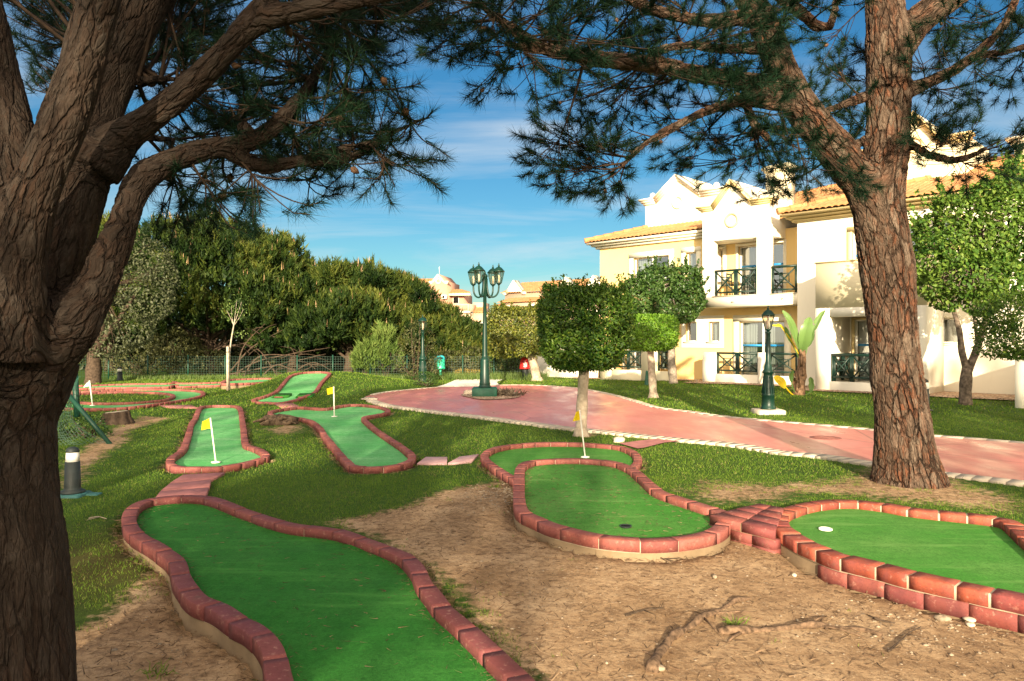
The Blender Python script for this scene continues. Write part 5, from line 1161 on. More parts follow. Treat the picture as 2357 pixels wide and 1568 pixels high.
block_tree('clipped_tree', 'yellow-green clipped tree on a leaning trunk by the white garden wall', 'tree', 1192, 712, 818, 136, 869, 1236, 30.5, 'yellow_leaf', .12, 16000, 46, rb=.2, group='box-clipped trees', rough=.12, ut=1222)
# --- loose broadleaf trees
def broad_tree(name, label, uv, Y, lobes_px, mat, leaf, n, bark, limbs_px, group=None, up=.15, droop=.25, sprigs=0):
    k = Y/F; bx = P(*uv, Y)[0]; g = float(gz(bx, Y, False)); root = thing(name, label, 'tree', (bx, Y, g), group=group)
    mb = MB()
    for path, r0, r1 in limbs_px:
        p = [P(u, v, Y+dy) for u, v, dy in path]
        if path[0][1] >= uv[1]-2: p[0] = np.array([p[0][0], p[0][1], g-.12])
        limb(mb, p, r0, r1, 10)
    lob = np.array([[*P(u, v, Y+dy), r*k, rz*k] for u, v, dy, r, rz in lobes_px])
    for q in lob:
        for _ in range(5):
            e = q[:3]+rdir(1)[0]*q[3]*.7; st = np.array(P(limbs_px[-1][0][-1][0], limbs_px[-1][0][-1][1], Y)); limb(mb, [tuple(st), tuple((st+e)/2+rdir(1)[0]*.12), tuple(e)], .022, .006, 5)
    mb.build('trunk', M[bark], root, smooth=True)
    p, nr = lobes_surface(lob, n, .5); P_, N_ = [p], [nr]
    ii = R.choice(len(p), sprigs, False) if sprigs else []
    for i_ in ii:
        if nr[i_, 2] < -.2: continue
        dd = unit(nr[i_]+np.array([0, 0, .9])+rdir(1)[0]*.4); m = int(R.integers(8, 20)); t = R.uniform(0, 1, m)[:, None]*R.uniform(.25, .6)
        P_.append(p[i_]+dd*t+rdir(m)*.035); N_.append(unit(rdir(m)+dd*.5))
    leaf_crown('crown', root, np.vstack(P_), np.vstack(N_), mat, leaf, leaf*.62, up, .9, droop); return root
broad_tree('leafy_tree', 'round mid-green tree with slim bent trunk in front of the hotel upper window', (1551,880), 26.8,
 [(1480,690,0,42,34),(1530,655,.2,52,40),(1575,645,-.2,40,34),(1590,690,.1,34,38),(1540,705,-.3,50,30),(1460,665,.1,26,26),(1505,640,.3,36,28),(1570,725,0,36,20)], 'mulberry_leaf', .14, 22000, 'bark_grey',
 [([(1551,884,0),(1546,830,0),(1549,770,0),(1558,735,0),(1545,690,0)], .17, .08), ([(1555,745,0),(1575,722,.1),(1590,690,.2)], .08, .03), ([(1550,745,0),(1515,715,-.1),(1490,690,-.2)], .07, .03), ([(1550,725,0),(1535,690,0),(1530,650,0)], .07, .02)], sprigs=160)
broad_tree('leafy_tree', 'bright green leafy tree with forked whitewashed trunk against the right hotel wall', (2222,932), 17.6,
 [(2160,600,0,70,58),(2240,560,.2,80,66),(2310,520,0,72,80),(2220,640,-.3,80,48),(2290,640,.1,60,50),(2160,540,.2,52,56),(2330,440,.2,46,58),(2215,500,.2,60,50),(2150,660,0,40,30),(2350,400,.4,36,46),(2260,700,-.2,36,28),(2180,690,.1,34,26),(2390,560,.2,70,90),(2180,478,0,30,34),(2270,452,0,36,40)], 'broad_leaf', .12, 36000, 'bark_mid',
 [([(2223,938,0),(2222,900,0),(2226,848,0)], .155, .12), ([(2227,855,0),(2214,810,0),(2208,760,0),(2190,700,.2),(2170,640,.3)], .09, .03), ([(2226,858,0),(2250,800,-.1),(2266,745,-.1),(2290,690,-.1),(2310,600,0)], .1, .03), ([(2250,790,-.05),(2244,740,-.1),(2240,680,0),(2235,600,0)], .045, .02)], up=.0, droop=.35, sprigs=420)
broad_tree('olive_tree', 'grey-green olive tree left of the pine thicket, behind the leaning fence post', (214,872), 28.5,
 [(250,780,0,62,46),(300,760,.2,55,40),(215,750,.1,60,50),(290,640,.5,70,70),(330,600,.8,60,60),(240,640,.6,60,70),(340,690,.6,60,60),(200,680,.4,50,60),(180,780,.2,50,40),(370,640,1,40,60)], 'olive_leaf', .13, 22000, 'bark_dark',
 [([(214,880,0),(216,840,0),(220,800,0),(235,740,.1)], .32, .16), ([(222,800,0),(270,740,.2),(310,680,.4)], .14, .05), ([(220,800,0),(210,740,.2),(230,660,.4)], .13, .05)])
# ------------------------------------------------------------------ stone pines beyond the fence
def tuft_crown(root, lobes, n, h, w, mat='far_needles', shoots=0, npb=13, depth=.25, low=-.6, clump=0, name='crown'):
    L_ = np.array(lobes, float); sub_ = []
    if clump:
        for q in L_:
            m_ = int(clump); d_ = rdir(m_); d_[:, 2] = np.where(d_[:, 2] < -.5, -d_[:, 2], d_[:, 2]); k_ = R.uniform(.2, .36, m_)
            sub_.append(np.column_stack([q[:3]+d_*np.array([q[3], q[3], q[4]])*R.uniform(.72, .98, m_)[:, None], q[3]*k_, q[3]*k_*.85]))
        lobes = np.vstack(sub_)
    p, nr = lobes_surface(lobes, int(n*1.4), depth); ok = nr[:, 2] > low; p, nr = p[ok], nr[ok]
    m = len(p); ax = unit(nr*.62+np.array([0, 0, .95])+rdir(m)*.3)
    idx = np.repeat(np.arange(m), npb); N = len(idx); t = R.uniform(-.3, .9, N)[:, None]
    hh = h*R.uniform(.7, 1.3, m)[idx][:, None]
    base = p[idx]+ax[idx]*hh*t*.8+rdir(N)*w*1.1; d = unit(ax[idx]*1.05+rdir(N)*.62)
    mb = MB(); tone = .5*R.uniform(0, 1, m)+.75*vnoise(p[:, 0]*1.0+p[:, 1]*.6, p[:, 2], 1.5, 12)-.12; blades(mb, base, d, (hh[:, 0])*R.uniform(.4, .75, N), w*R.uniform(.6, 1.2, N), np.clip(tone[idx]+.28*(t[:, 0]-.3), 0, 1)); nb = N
    if shoots:
        up = np.where((nr[:, 2] > .15))[0]; k = R.choice(up, min(shoots, len(up)), False); b = p[k]+ax[k]*h*.55
        for _ in range(2): blades(mb, b+rdir(len(k))*.05, np.column_stack([R.normal(0, .08, len(k)), R.normal(0, .08, len(k)), np.ones(len(k))]), h*R.uniform(.55, 1.0, len(k)), w*.62)
    o = mb.build(name, M[mat], root, attr='tone'); o.data.materials.append(M['shoot']); mi = np.zeros(len(o.data.polygons), np.int32); mi[nb:] = 1; o.data.polygons.foreach_set('material_index', mi)
def far_pine(label, u, Y, lobes_px, n, h=.42, trunk_v=868, group='stone pines beyond the fence', shoots=240, w=.07):
    k = Y/F; bx = P(u, 800, Y)[0]; root = thing('pine_tree', label, 'tree', (bx, Y, 0), group=group)
    lob = np.array([[*P(a, b, Y+dy), r*k, rz*k] for a, b, dy, r, rz in lobes_px]); mb = MB()
    top = lob[:, :3].mean(0)
    for q in lob:
        for _ in range(3):
            e = q[:3]+rdir(1)[0]*q[3]*.75; e[2] = min(e[2], q[2]); s = np.array([bx, Y, R.uniform(.6, 2.0)]); limb(mb, [tuple(s), tuple((s*.45+e*.55)+rdir(1)[0]*.4), tuple(e)], .09, .02, 6)
    limb(mb, [(bx, Y, -.2), (bx+.1, Y, 1.0), (bx-.1, Y+.1, 2.2), tuple(top)], .28, .1, 8); mb.build('trunk', M['bark_dark'], root, smooth=True)
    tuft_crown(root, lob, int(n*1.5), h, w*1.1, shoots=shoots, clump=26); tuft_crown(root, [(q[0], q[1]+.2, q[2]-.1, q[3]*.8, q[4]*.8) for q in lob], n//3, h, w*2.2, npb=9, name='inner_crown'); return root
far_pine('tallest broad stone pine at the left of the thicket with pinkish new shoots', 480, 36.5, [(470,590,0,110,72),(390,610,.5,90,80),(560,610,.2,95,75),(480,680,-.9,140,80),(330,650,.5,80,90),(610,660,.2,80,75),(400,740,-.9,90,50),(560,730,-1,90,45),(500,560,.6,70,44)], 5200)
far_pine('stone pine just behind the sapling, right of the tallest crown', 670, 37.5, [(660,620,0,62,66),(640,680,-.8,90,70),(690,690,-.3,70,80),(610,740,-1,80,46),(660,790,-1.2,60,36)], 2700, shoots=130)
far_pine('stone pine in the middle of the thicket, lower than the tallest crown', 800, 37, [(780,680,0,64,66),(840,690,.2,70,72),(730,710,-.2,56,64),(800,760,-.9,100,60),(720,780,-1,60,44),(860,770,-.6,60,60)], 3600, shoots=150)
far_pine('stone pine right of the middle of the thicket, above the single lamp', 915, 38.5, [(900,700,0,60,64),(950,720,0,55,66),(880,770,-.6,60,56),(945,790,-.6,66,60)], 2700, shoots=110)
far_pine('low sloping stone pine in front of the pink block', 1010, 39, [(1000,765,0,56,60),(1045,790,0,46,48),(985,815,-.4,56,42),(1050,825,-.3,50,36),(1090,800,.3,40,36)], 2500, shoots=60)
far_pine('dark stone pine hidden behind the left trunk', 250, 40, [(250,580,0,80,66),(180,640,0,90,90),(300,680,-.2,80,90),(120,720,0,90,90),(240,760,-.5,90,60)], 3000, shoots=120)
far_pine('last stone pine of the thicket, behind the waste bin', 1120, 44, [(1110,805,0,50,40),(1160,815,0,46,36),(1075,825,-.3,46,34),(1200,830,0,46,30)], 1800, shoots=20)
mb = MB(); n = 26000; x = R.uniform(-36, 6, n); hh_ = 1.2+2.6*vnoise(x, x*0, .22, 3)+.8*vnoise(x, x*0, .9, 5); y = 43+R.normal(0, 1.2, n); z = R.uniform(0, 1, n)**.8*hh_
leaves(mb, np.column_stack([x, y, z]), rdir(n)+np.array([0, 0, .3]), rdir(n)+np.array([0, -.8, .4]), R.uniform(.25, .5, n), R.uniform(.15, .28, n))
tag(mb.build('thicket', M['scrub_leaf']), 'dark low wood closing the view beneath the stone pines', 'wood', kind='stuff')
# dead lower branches fanned out below the thicket
mb = MB()
for (a, b, c_) in [((530,868),(600,830),(760,800)),((528,862),(640,840),(750,815)),((530,855),(580,800),(650,760)),((600,870),(640,840),(700,870)),((560,868),(600,820),(690,820)),((540,866),(690,842),(790,838)),((640,868),(600,810),(560,790)),((545,870),(560,800),(610,745)),((660,868),(720,835),(775,862))]:
    Yq = 34.2+R.uniform(-.4, 1.2); limb(mb, [P(*a, Yq), P(*b, Yq+.3), P(*c_, Yq+.2)], .05, .010, 6)
    for _ in range(4):
        t = R.uniform(.3, .95); s = P(lerp(a[0], c_[0], t), lerp(lerp(a[1], b[1], t), lerp(b[1], c_[1], t), t), Yq+.2); e = s+np.array([R.uniform(-1.2, 1.4), R.uniform(-.4, .4), R.uniform(-.9, .5)]); limb(mb, [tuple(s), tuple((s+e)/2+np.array([0, 0, .1])), tuple(e)], .02, .006, 4)
o = mb.build('dead_branches', M['bark_dark'], smooth=True); tag(o, 'bare brown lower branches fanned out behind the fence under the pines', 'branches')
# ------------------------------------------------------------------ shrubs
def shrub(name, label, u, vb, Y, lobes_px, n, mat, leaf, wd=.45, stems=8, cat='shrub', group=None, up=.4, depth=.7, tuft=False):
    k = Y/F; bx = P(u, vb, Y)[0]; g = float(gz(bx, Y, False)); root = thing(name, label, cat, (bx, Y, g), group=group); mb = MB()
    lob = np.array([[*P(a, b, Y+dy), r*k, rz*k] for a, b, dy, r, rz in lobes_px])
    for _ in range(stems):
        q = lob[R.integers(0, len(lob))]; e = q[:3]+rdir(1)[0]*np.array([q[3], q[3], q[4]])*.8; s = np.array([bx+R.normal(0, .06), Y+R.normal(0, .06), g-.05]); limb(mb, [tuple(s), tuple((s+e)/2+rdir(1)[0]*.08), tuple(e)], .022, .006, 5)
    mb.build('stems', M['bark_dark'], root)
    if tuft: tuft_crown(root, lob, n, leaf, leaf*.16, mat, 0, 13, depth, -.6)
    else:
        p, nr = lobes_surface(lob, n, depth); leaf_crown('foliage', root, p, nr, mat, leaf, leaf*wd, up, .9)
    return root
shrub('olive_shrub', 'airy olive-grey shrub growing round the far single lamp post', 960, 868, 29.5, [(960,790,0,44,42),(940,830,0,36,36),(980,830,0,38,40),(965,760,0,24,26)], 5200, 'scrub_leaf', .11, .35, 14)
shrub('flowering_bush', 'low round bush with tiny white flowers beside the far lamp post', 978, 889, 25.6, [(978,872,0,27,17),(962,876,0,16,12),(994,874,0,15,13)], 3000, 'mulberry_leaf', .06, .5, 16)
shrub('young_pine', 'bright young pine at the fence, taller of two', 885, 862, 32.5, [(885,800,0,22,46),(880,835,0,32,30),(900,830,0,24,26)], 700, 'young_pine_leaf2', .34, tuft=True, group='young pines at the fence')
shrub('young_pine', 'bright young pine at the fence, shorter of two', 838, 864, 32.2, [(838,835,0,24,30),(845,815,0,14,24)], 480, 'young_pine_leaf2', .32, tuft=True, group='young pines at the fence')
for (u, lobs, lb, mt) in [(1085,[(1085,830,0,34,34),(1110,840,0,30,26)],'rusty green shrub behind the fence right of the waste bin','scrub_leaf'),(1150,[(1150,825,0,36,36),(1175,840,0,30,26)],'green shrub at the end of the fence behind the white path','mulberry_leaf'),(1205,[(1205,832,.3,32,34),(1190,850,0,30,20)],'green shrub between the fence end and the hydrant','scrub_leaf'),(1030,[(1030,835,.4,36,30),(1005,845,0,24,22)],'dusky shrub behind the waste bin','scrub_leaf')]:
    shrub('fence_shrub', lb, u, 866, 34.5, lobs, 3600, mt, .14, .4, 10, group='shrubs along the fence')
shrub('dry_shrub', 'yellowing low shrub at the fence foot left of the four-headed lamp', 1075, 866, 32.8, [(1068,858,0,24,9),(1092,859,0,22,8)], 1500, 'dry_leaf', .11, .4, 6, up=.6)
for (u, lobs, lb) in [(330,[(330,830,0,60,36),(290,845,0,50,26)],'dark undergrowth shrub behind the fence near the small bollard lamp'),(470,[(470,835,0,60,34),(430,850,0,50,22)],'dark undergrowth shrub behind the fence left of the sapling'),(400,[(400,800,0,60,40)],'dark undergrowth shrub deeper behind the fence')]:
    shrub('undergrowth_shrub', lb, u, 866, 35.2, lobs, 3800, 'scrub_leaf', .16, .4, 10, group='undergrowth behind the fence')
shrub('fence_scrub', 'leafy scrub caught behind the fallen net at the left', 215, 1010, 12.4, [(180,1000,0,38,40),(215,990,.1,30,36),(160,960,.1,30,40),(240,1010,0,22,20)], 5200, 'mulberry_leaf', .055, .4, 12)
# tall dry grass along the fence foot
mb = MB(); n = 5200; x = R.uniform(-4.5, 1.5, n); y = 31.4+R.normal(0, .45, n); blades(mb, np.column_stack([x, y, gz(x, y, False)-.02]), np.column_stack([R.normal(0, .35, n), R.normal(0, .35, n), np.ones(n)]), R.uniform(.12, .42, n), .028)
x = R.uniform(-17, -4.5, n); y = 31.6+R.normal(0, .3, n); blades(mb, np.column_stack([x, y, gz(x, y, False)-.02]), np.column_stack([R.normal(0, .35, n), R.normal(0, .35, n), np.ones(n)]), R.uniform(.08, .3, n), .028)
tag(mb.build('tall_grass', M['young_pine_leaf']), 'unmown taller grass along the foot of the far fence', 'grass', kind='stuff')
# ------------------------------------------------------------------ sapling with stake
sx = thing('sapling', 'thin bare sapling with few leaves tied to a pale stake', 'tree', tuple(GP(529, 900)))
Ys = GP(529, 900)[1]; mb = MB()
limb(mb, [P(529,902,Ys), P(527,860,Ys), P(530,800,Ys), P(537,755,Ys), P(541,735,Ys)], .032, .018, 7)
for e in ((556,695),(522,715),(545,690),(533,705),(560,712)):
    limb(mb, [P(538,750,Ys), P((538+e[0])/2+R.uniform(-3, 3), (750+e[1])/2, Ys+.1), P(*e, Ys+.1)], .012, .004, 5)
mb.build('trunk', M['wood_grey'], sx, smooth=True)
pp = np.array([P(R.normal(540, 20), R.normal(712, 18), Ys+R.normal(0, .2)) for _ in range(150)]+[P(R.normal(550, 10), R.normal(768, 5), Ys) for _ in range(30)]); leaf_crown('leaves', sx, pp, rdir(len(pp)), 'young_pine_leaf', .10, .04)
st = thing('stake', 'pale round wooden stake supporting the bare sapling', 'stake', tuple(GP(524, 900))); mb = MB(); mb.tube([P(524,902,Ys-.15), P(524,798,Ys-.15)], .042, 9); mb.build('post', M['bark_pale'], st, smooth=True)
mb = MB(); q = P(525.5, 812, Ys-.08); th = np.linspace(0, 2*np.pi, 15); mb.tube([(q[0]+math.cos(t)*.085, q[1]+math.sin(t)*.13, q[2]+.005*t) for t in th], .008, 4); mb.build('tie', M['rubber'], st)
# ------------------------------------------------------------------ giant bird of paradise
bn = GP(1838, 919); by = bn[1]; bt = thing('banana_plant', 'banana-like plant with torn upright leaves and fibrous stem on the hotel lawn', 'plant', tuple(bn))
mb = MB(); g = float(gz(bn[0], by, False))
limb(mb, [(*P(1838,920,by)[:2], g-.05), P(1840,890,by), P(1845,850,by), P(1846,800,by)], .17, .085, 10)
for _ in range(26):                    # ragged leaf bases
    t = R.uniform(0, 1); s = P(lerp(1838, 1846, t), lerp(905, 815, t), by); a = R.uniform(0, 6.28); o_ = np.array([math.cos(a), math.sin(a), 0])*lerp(.16, .08, t); mb.tube([s+o_*.8, s+o_*1.3+np.array([0, 0, .12]), s+o_*1.25+np.array([0, 0, .34])], [.035, .028, .004], 5)
mb.build('stem', M['banana_stem'], bt, smooth=True)
def big_leaf(path, width, nrm, mat, torn=.3, stalk=None, name='leaf'):
    p = catmull(np.array(path, float), .05, False); n = len(p); t = np.linspace(0, 1, n); w = width*np.sin(np.pi*np.clip(t*.94+.04, 0, 1))**.6
    d = unit(np.gradient(p, axis=0)); s = unit(np.cross(d, np.array(nrm, float))); q = np.cross(s, d); mb = MB()
    for sg in (1, -1):
        ww = w*(1-torn*R.uniform(0, 1, n)*(R.uniform(0, 1, n) < .25)); e = p+s*sg*ww[:, None]+q*(ww*.32)[:, None]+np.array([0, 0, -.25])*(ww**2)[:, None]; m_ = p+s*sg*ww[:, None]*.5+q*(ww*.26)[:, None]
        mb.add(np.vstack([p, m_, e]), np.concatenate([np.stack([np.arange(n-1), np.arange(1, n), np.arange(1, n)+n, np.arange(n-1)+n], 1), np.stack([np.arange(n-1)+n, np.arange(1, n)+n, np.arange(1, n)+2*n, np.arange(n-1)+2*n], 1)]))
    mb.tube(p, np.linspace(.016, .004, n), 5)
    if stalk is not None: mb.tube(catmull(np.array(stalk, float), .06, False), .02, 6)
    return mb.build(name, M[mat], bt, smooth=True)
big_leaf([P(1838,800,by-.1), P(1826,765,by-.18), P(1814,735,by-.25), P(1801,715,by-.2)], .15, (.5, -1, .2), 'banana', .25, [P(1842,835,by), P(1841,815,by), P(1838,800,by-.1)])
big_leaf([P(1846,806,by-.1), P(1852,780,by-.25), P(1858,752,by-.3), P(1864,731,by-.2)], .17, (-.35, -1, .2), 'banana', .2, [P(1844,838,by), P(1845,820,by), P(1846,806,by-.1)])
big_leaf([P(1862,786,by), P(1872,760,by-.05), P(1884,737,by-.05), P(1899,713,by)], .10, (-.8, -.6, .1), 'banana', .9, [P(1847,838,by), P(1855,812,by), P(1862,786,by)])
big_leaf([P(1858,800,by+.1), P(1868,784,by+.05), P(1874,768,by)], .07, (-.8, -.5, .1), 'banana', .9, [P(1847,840,by), P(1853,818,by), P(1858,800,by+.1)])
big_leaf([P(1822,790,by+.1), P(1812,770,by+.1), P(1806,752,by+.1)], .09, (.4, -1, .2), 'banana', .4, [P(1840,830,by), P(1832,808,by), P(1822,790,by+.1)])
big_leaf([P(1806,764,by+.1), P(1796,752,by+.1), P(1778,750,by+.1)], .09, (.2, -.7, 1), 'banana_yellow', .6, [P(1838,815,by), P(1822,785,by), P(1806,764,by+.1)])
big_leaf([P(1808,891,by-.2), P(1796,880,by-.25), P(1781,868,by-.25)], .16, (.3, -1, .6), 'banana_yellow', .1, [P(1834,915,by), P(1820,905,by-.1), P(1808,891,by-.2)])
big_leaf([P(1822,880,by-.1), P(1819,866,by-.1), P(1825,852,by-.15)], .10, (.6, -1, .1), 'banana', .2, [P(1834,912,by), P(1826,896,by-.1), P(1822,880,by-.1)])
big_leaf([P(1866,902,by-.1), P(1869,886,by-.1), P(1865,868,by-.1)], .09, (-.7, -.8, .1), 'banana', .3, [P(1844,912,by), P(1858,908,by-.1), P(1866,902,by-.1)])
# ------------------------------------------------------------------ unseen pines added behind the viewpoint to throw shade on the foreground
def shade_pine(label, x, y, h, r, n):
    root = thing('pine_tree', label, 'tree', (x, y, 0), group='unseen pines added to shade the lanes'); mb = MB(); limb(mb, [(x, y, -.2), (x+.2, y, h*.35), (x-.1, y+.2, h*.7)], .3, .15, 10)
    lob = [(x+R.uniform(-.6, .6)*r, y+R.uniform(-.4, .4)*r, h*z_, r*R.uniform(.4, .6), r*R.uniform(.25, .36)) for z_ in (.26, .36, .46, .55, .64, .72, .8, .84, .86, .5, .3)]
    for q in lob: limb(mb, [(x, y, h*.4), ((x+q[0])/2, (y+q[1])/2, h*.62), (q[0], q[1], q[2])], .12, .04, 6)
    mb.build('trunk', M['bark_dark'], root, smooth=True); tuft_crown(root, lob, n, .5, .09, shoots=0, npb=9, low=-1)
# ------------------------------------------------------------------ lamps
def lantern(mb, mg, c, s=1.0, k=6):
    x, y, z = c; th = np.linspace(0, 2*np.pi, k, endpoint=False)+.26
    ring = lambda r, h: [(x+math.cos(t)*r*s, y+math.sin(t)*r*s, z+h*s) for t in th]
    mb.loft([ring(.03, -.02), ring(.05, 0), ring(.075, .02), ring(.08, .04)])
    mb.loft([ring(.165, .36), ring(.175, .375), ring(.175, .39), ring(.15, .41), ring(.12, .45), ring(.075, .49), ring(.03, .51), ring(.025, .53)])
    mb.lathe([(.025*s, z+.53*s), (.035*s, z+.545*s), (.012*s, z+.565*s), (.02*s, z+.58*s), (.003*s, z+.62*s)], x, y, 8)
    for t in th:
        a = np.array([x+math.cos(t)*.08*s, y+math.sin(t)*.08*s, z+.04*s]); b = np.array([x+math.cos(t)*.158*s, y+math.sin(t)*.158*s, z+.36*s]); mb.tube([a, b], .009*s, 5)
    mg.loft([ring(.075, .042), ring(.15, .358)], True, False)
    return (x, y, z)
def bulb(mb, c, s=1.0): mb.lathe([(.012*s, c[2]+.04*s), (.03*s, c[2]+.1*s), (.035*s, c[2]+.22*s), (.02*s, c[2]+.27*s), (.002, c[2]+.28*s)], c[0], c[1], 8)
def single_lamp(label, loc, H, s):
    t = thing('street_lamp', label, 'street lamp', loc, group='single-headed green lamps')
    mb = MB(); mb.lathe([(.17*s, .0), (.17*s, .03), (.155*s, .05), (.14*s, .12), (.135*s, .3), (.15*s, .32), (.135*s, .35), (.10*s, .75*s), (.095*s, .8*s), (.125*s, .82*s), (.125*s, .86*s), (.09*s, .9*s), (.085*s, .98*s), (.065*s, 1.02*s), (.05*s, H*.66), (.045*s, H-.62*s), (.07*s, H-.6*s), (.04*s, H-.57*s)], 0, 0, 16)
    for a in np.linspace(0, 2*np.pi, 12, endpoint=False): mb.tube([(math.cos(a)*.137*s, math.sin(a)*.137*s, .36), (math.cos(a)*.1*s, math.sin(a)*.1*s, .74*s)], .011*s, 4)
    mb.build('pole', M['green_metal'], t, smooth=True, local=True)
    m1, m2, m3 = MB(), MB(), MB(); c = (0, 0, H-.55*s); lantern(m1, m2, c, s*.92); bulb(m3, c, s)
    l = m1.build('lantern', M['green_metal'], t, local=True); m2.build('lantern_glass', M['lamp_glass'], l, local=True); m3.build('bulb', M['white_paint'], l, smooth=True, local=True)
    mb = MB(); mb.cbox(-.3*s, .3*s, -.3*s, .3*s, -.2, .0, .02); mb.build('footing', M['edging'], t, local=True); return t
g = GP(1768, 946, .06); single_lamp('green lamp post with one lantern on a square footing on the hotel lawn', (g[0], g[1], .10), 237/F*g[1], 1.0)
g = GP(973, 884, 0); single_lamp('far green lamp post with one lantern rising from a shrub near the fence', (g[0], g[1], .03), (884-727)/F*g[1], 1.1)
g = GP(1116, 914); gx, gy = g[0], g[1]; 
t = thing('street_lamp', 'tall green lamp with four lanterns on scrolled arms standing on the red roundabout', 'street lamp', (gx, gy, .02)); Hh = (914-608)/F*gy
mb = MB(); mb.cbox(-.36, .36, -.36, .36, -.1, .26, .02); mb.build('base_block', M['green_block'], t, local=True)
mb = MB(); mb.lathe([(.19, .261), (.19, .29), (.17, .3), (.155, .36), (.165, .38), (.15, .41), (.135, 1.0), (.13, 1.05), (.125, 1.1), (.085, 1.12), (.08, 1.2), (.062, 2.1), (.05, Hh-.95), (.075, Hh-.93), (.075, Hh-.4), (.09, Hh-.38), (.07, Hh-.33), (.03, Hh-.3), (.035, Hh-.27), (.004, Hh-.2)], 0, 0, 16); mb.build('pole', M['green_metal'], t, smooth=True, local=True)
for ang in (math.radians(205), math.radians(250), math.radians(25), math.radians(70)) if False else (math.radians(146), math.radians(248), math.radians(57), math.radians(-12)):
    d = np.array([math.cos(ang), math.sin(ang)]); r = .42; pts = [(.06, Hh-.45), (.07, Hh-.7), (.12, Hh-.92), (.22, Hh-.99), (.33, Hh-.95), (.40, Hh-.84), (.42, Hh-.68), (.42, Hh-.63)]
    mb = MB(); mb.tube(catmull(np.array([(d[0]*q, d[1]*q, z) for q, z in pts]), .04, False), .026, 8); ar = mb.build('lamp_arm', M['green_metal'], t, smooth=True, local=True)
    m1, m2, m3 = MB(), MB(), MB(); c = (d[0]*r, d[1]*r, Hh-.62); lantern(m1, m2, c, 1.0); bulb(m3, c)
    l = m1.build('lantern', M['green_metal'], t, local=True); m2.build('lantern_glass', M['lamp_glass'], l, local=True); m3.build('bulb', M['white_paint'], l, smooth=True, local=True)
# planting bed round its foot
bed = np.array([GP(u, v, .03) for u, v in [(1062,909),(1085,903),(1120,896),(1160,897),(1192,905),(1196,914),(1160,919),(1110,920),(1075,914)]])[:, :2]
tag(sheet(resample(catmull(bed if area2(bed) > 0 else bed[::-1], .05), .08), .04, 'planting_bed', M['gravel']), kind='structure')
bm = GP(1158, 913); t = thing('strap_leaf_plant', 'clump of bronze strap leaves at the foot of the four-headed lamp', 'plant', (bm[0], bm[1], .04)); mb = MB()
for _ in range(30):
    c = np.array([R.normal(0, .24), R.normal(0, .14), 0]); n = 16; d = np.column_stack([R.normal(0, .75, n), R.normal(0, .75, n), R.uniform(.3, 1.1, n)]); b = np.column_stack([R.normal(0, .02, n), R.normal(0, .02, n), -R.uniform(.1, .45, n)]); blades(mb, np.repeat(c[None], n, 0), d, R.uniform(.16, .36, n), .034, bend=b)
mb.build('leaves', M['purple_leaf'], t, local=True)
for (u, v, r_, lb) in [(1079,910,.13,'larger cream rock left of the four-headed lamp base'),(1093,914,.09,'smaller cream rock touching the green lamp base'),(1425,1019,.075,'white stone in the grass where the rose path spur meets the lawn'),(970,903-12,.1,'pale stone by the fence left of the far lamp')]:
    p = GP(u, v); mb = MB(); th = np.linspace(0, np.pi, 8); ph = np.linspace(0, 2*np.pi, 12, endpoint=False); rr = []
    for a in th:
        q = np.stack([np.sin(a)*np.cos(ph)*1.4, np.sin(a)*np.sin(ph), np.full(12, np.cos(a))*.75], 1)*r_; rr.append(q*(1+.14*np.sin(2*ph+3*a)+.08*np.cos(5*ph))[:, None])
    mb.loft(rr[::-1]); o = mb.build('rock', M['stone_pale'], smooth=False); o.location = (p[0], p[1], r_*.45); tag(o, lb, 'rock')
# ------------------------------------------------------------------ bollard lights
def bollard(label, g, h, s=1.0, base=False, lit='white_paint'):
    t = thing('bollard_light', label, 'bollard light', tuple(g), group='garden bollard lights')
    mb = MB(); mb.lathe([(.125*s, 0), (.125*s, .02), (.085*s, .035), (.082*s, .06), (.072*s, h*.68)], 0, 0, 20); mb.build('post', M['rubber'], t, smooth=False, local=True)
    mb = MB(); mb.lathe([(.069*s, h*.68), (.062*s, h*.88)], 0, 0, 20); mb.build('light_diffuser', M[lit], t, smooth=True, local=True)
    mb = MB(); mb.lathe([(.066*s, h*.88), (.066*s, h*.91), (.055*s, h*.96), (.03*s, h*.99), (.002, h)], 0, 0, 20); mb.build('cap', M['rubber'], t, smooth=True, local=True)
    if base: mb = MB(); mb.cbox(-.14, .14, -.14, .14, -.1, -.001, .015); mb.cbox(.05, .26, .0, .12, -.1, -.018, .01); mb.build('footing', M['teal_base'], t, local=True)
    return t
g = GP(167, 1134, .03); bollard('dark bollard light with pale band on a teal footing near the big left trunk', (g[0], g[1], .03), (1134-1028)/F*g[1], 1.0*g[1]/8, True)
g = GP(276, 876); bollard('small bollard light at the fence beyond the ring lane', (g[0], g[1], 0), .55, 1.3)
g = GP(2126, 945, .08); bollard('bollard light half hidden behind the right pine trunk', (g[0], g[1], .08), .72, 1.5)
# green marker behind the small cube tree
g = GP(1489, 890); t = thing('bollard_light', 'dark green bollard half hidden behind the small cube-clipped tree', 'bollard light', (g[0], g[1], .04), group='garden bollard lights'); mb = MB(); mb.lathe([(.1, 0), (.1, .03), (.085, .05), (.05, .45), (.045, .5), (.02, .53), (.002, .54)], 0, 0, 14); mb.build('post', M['green_block'], t, local=True)
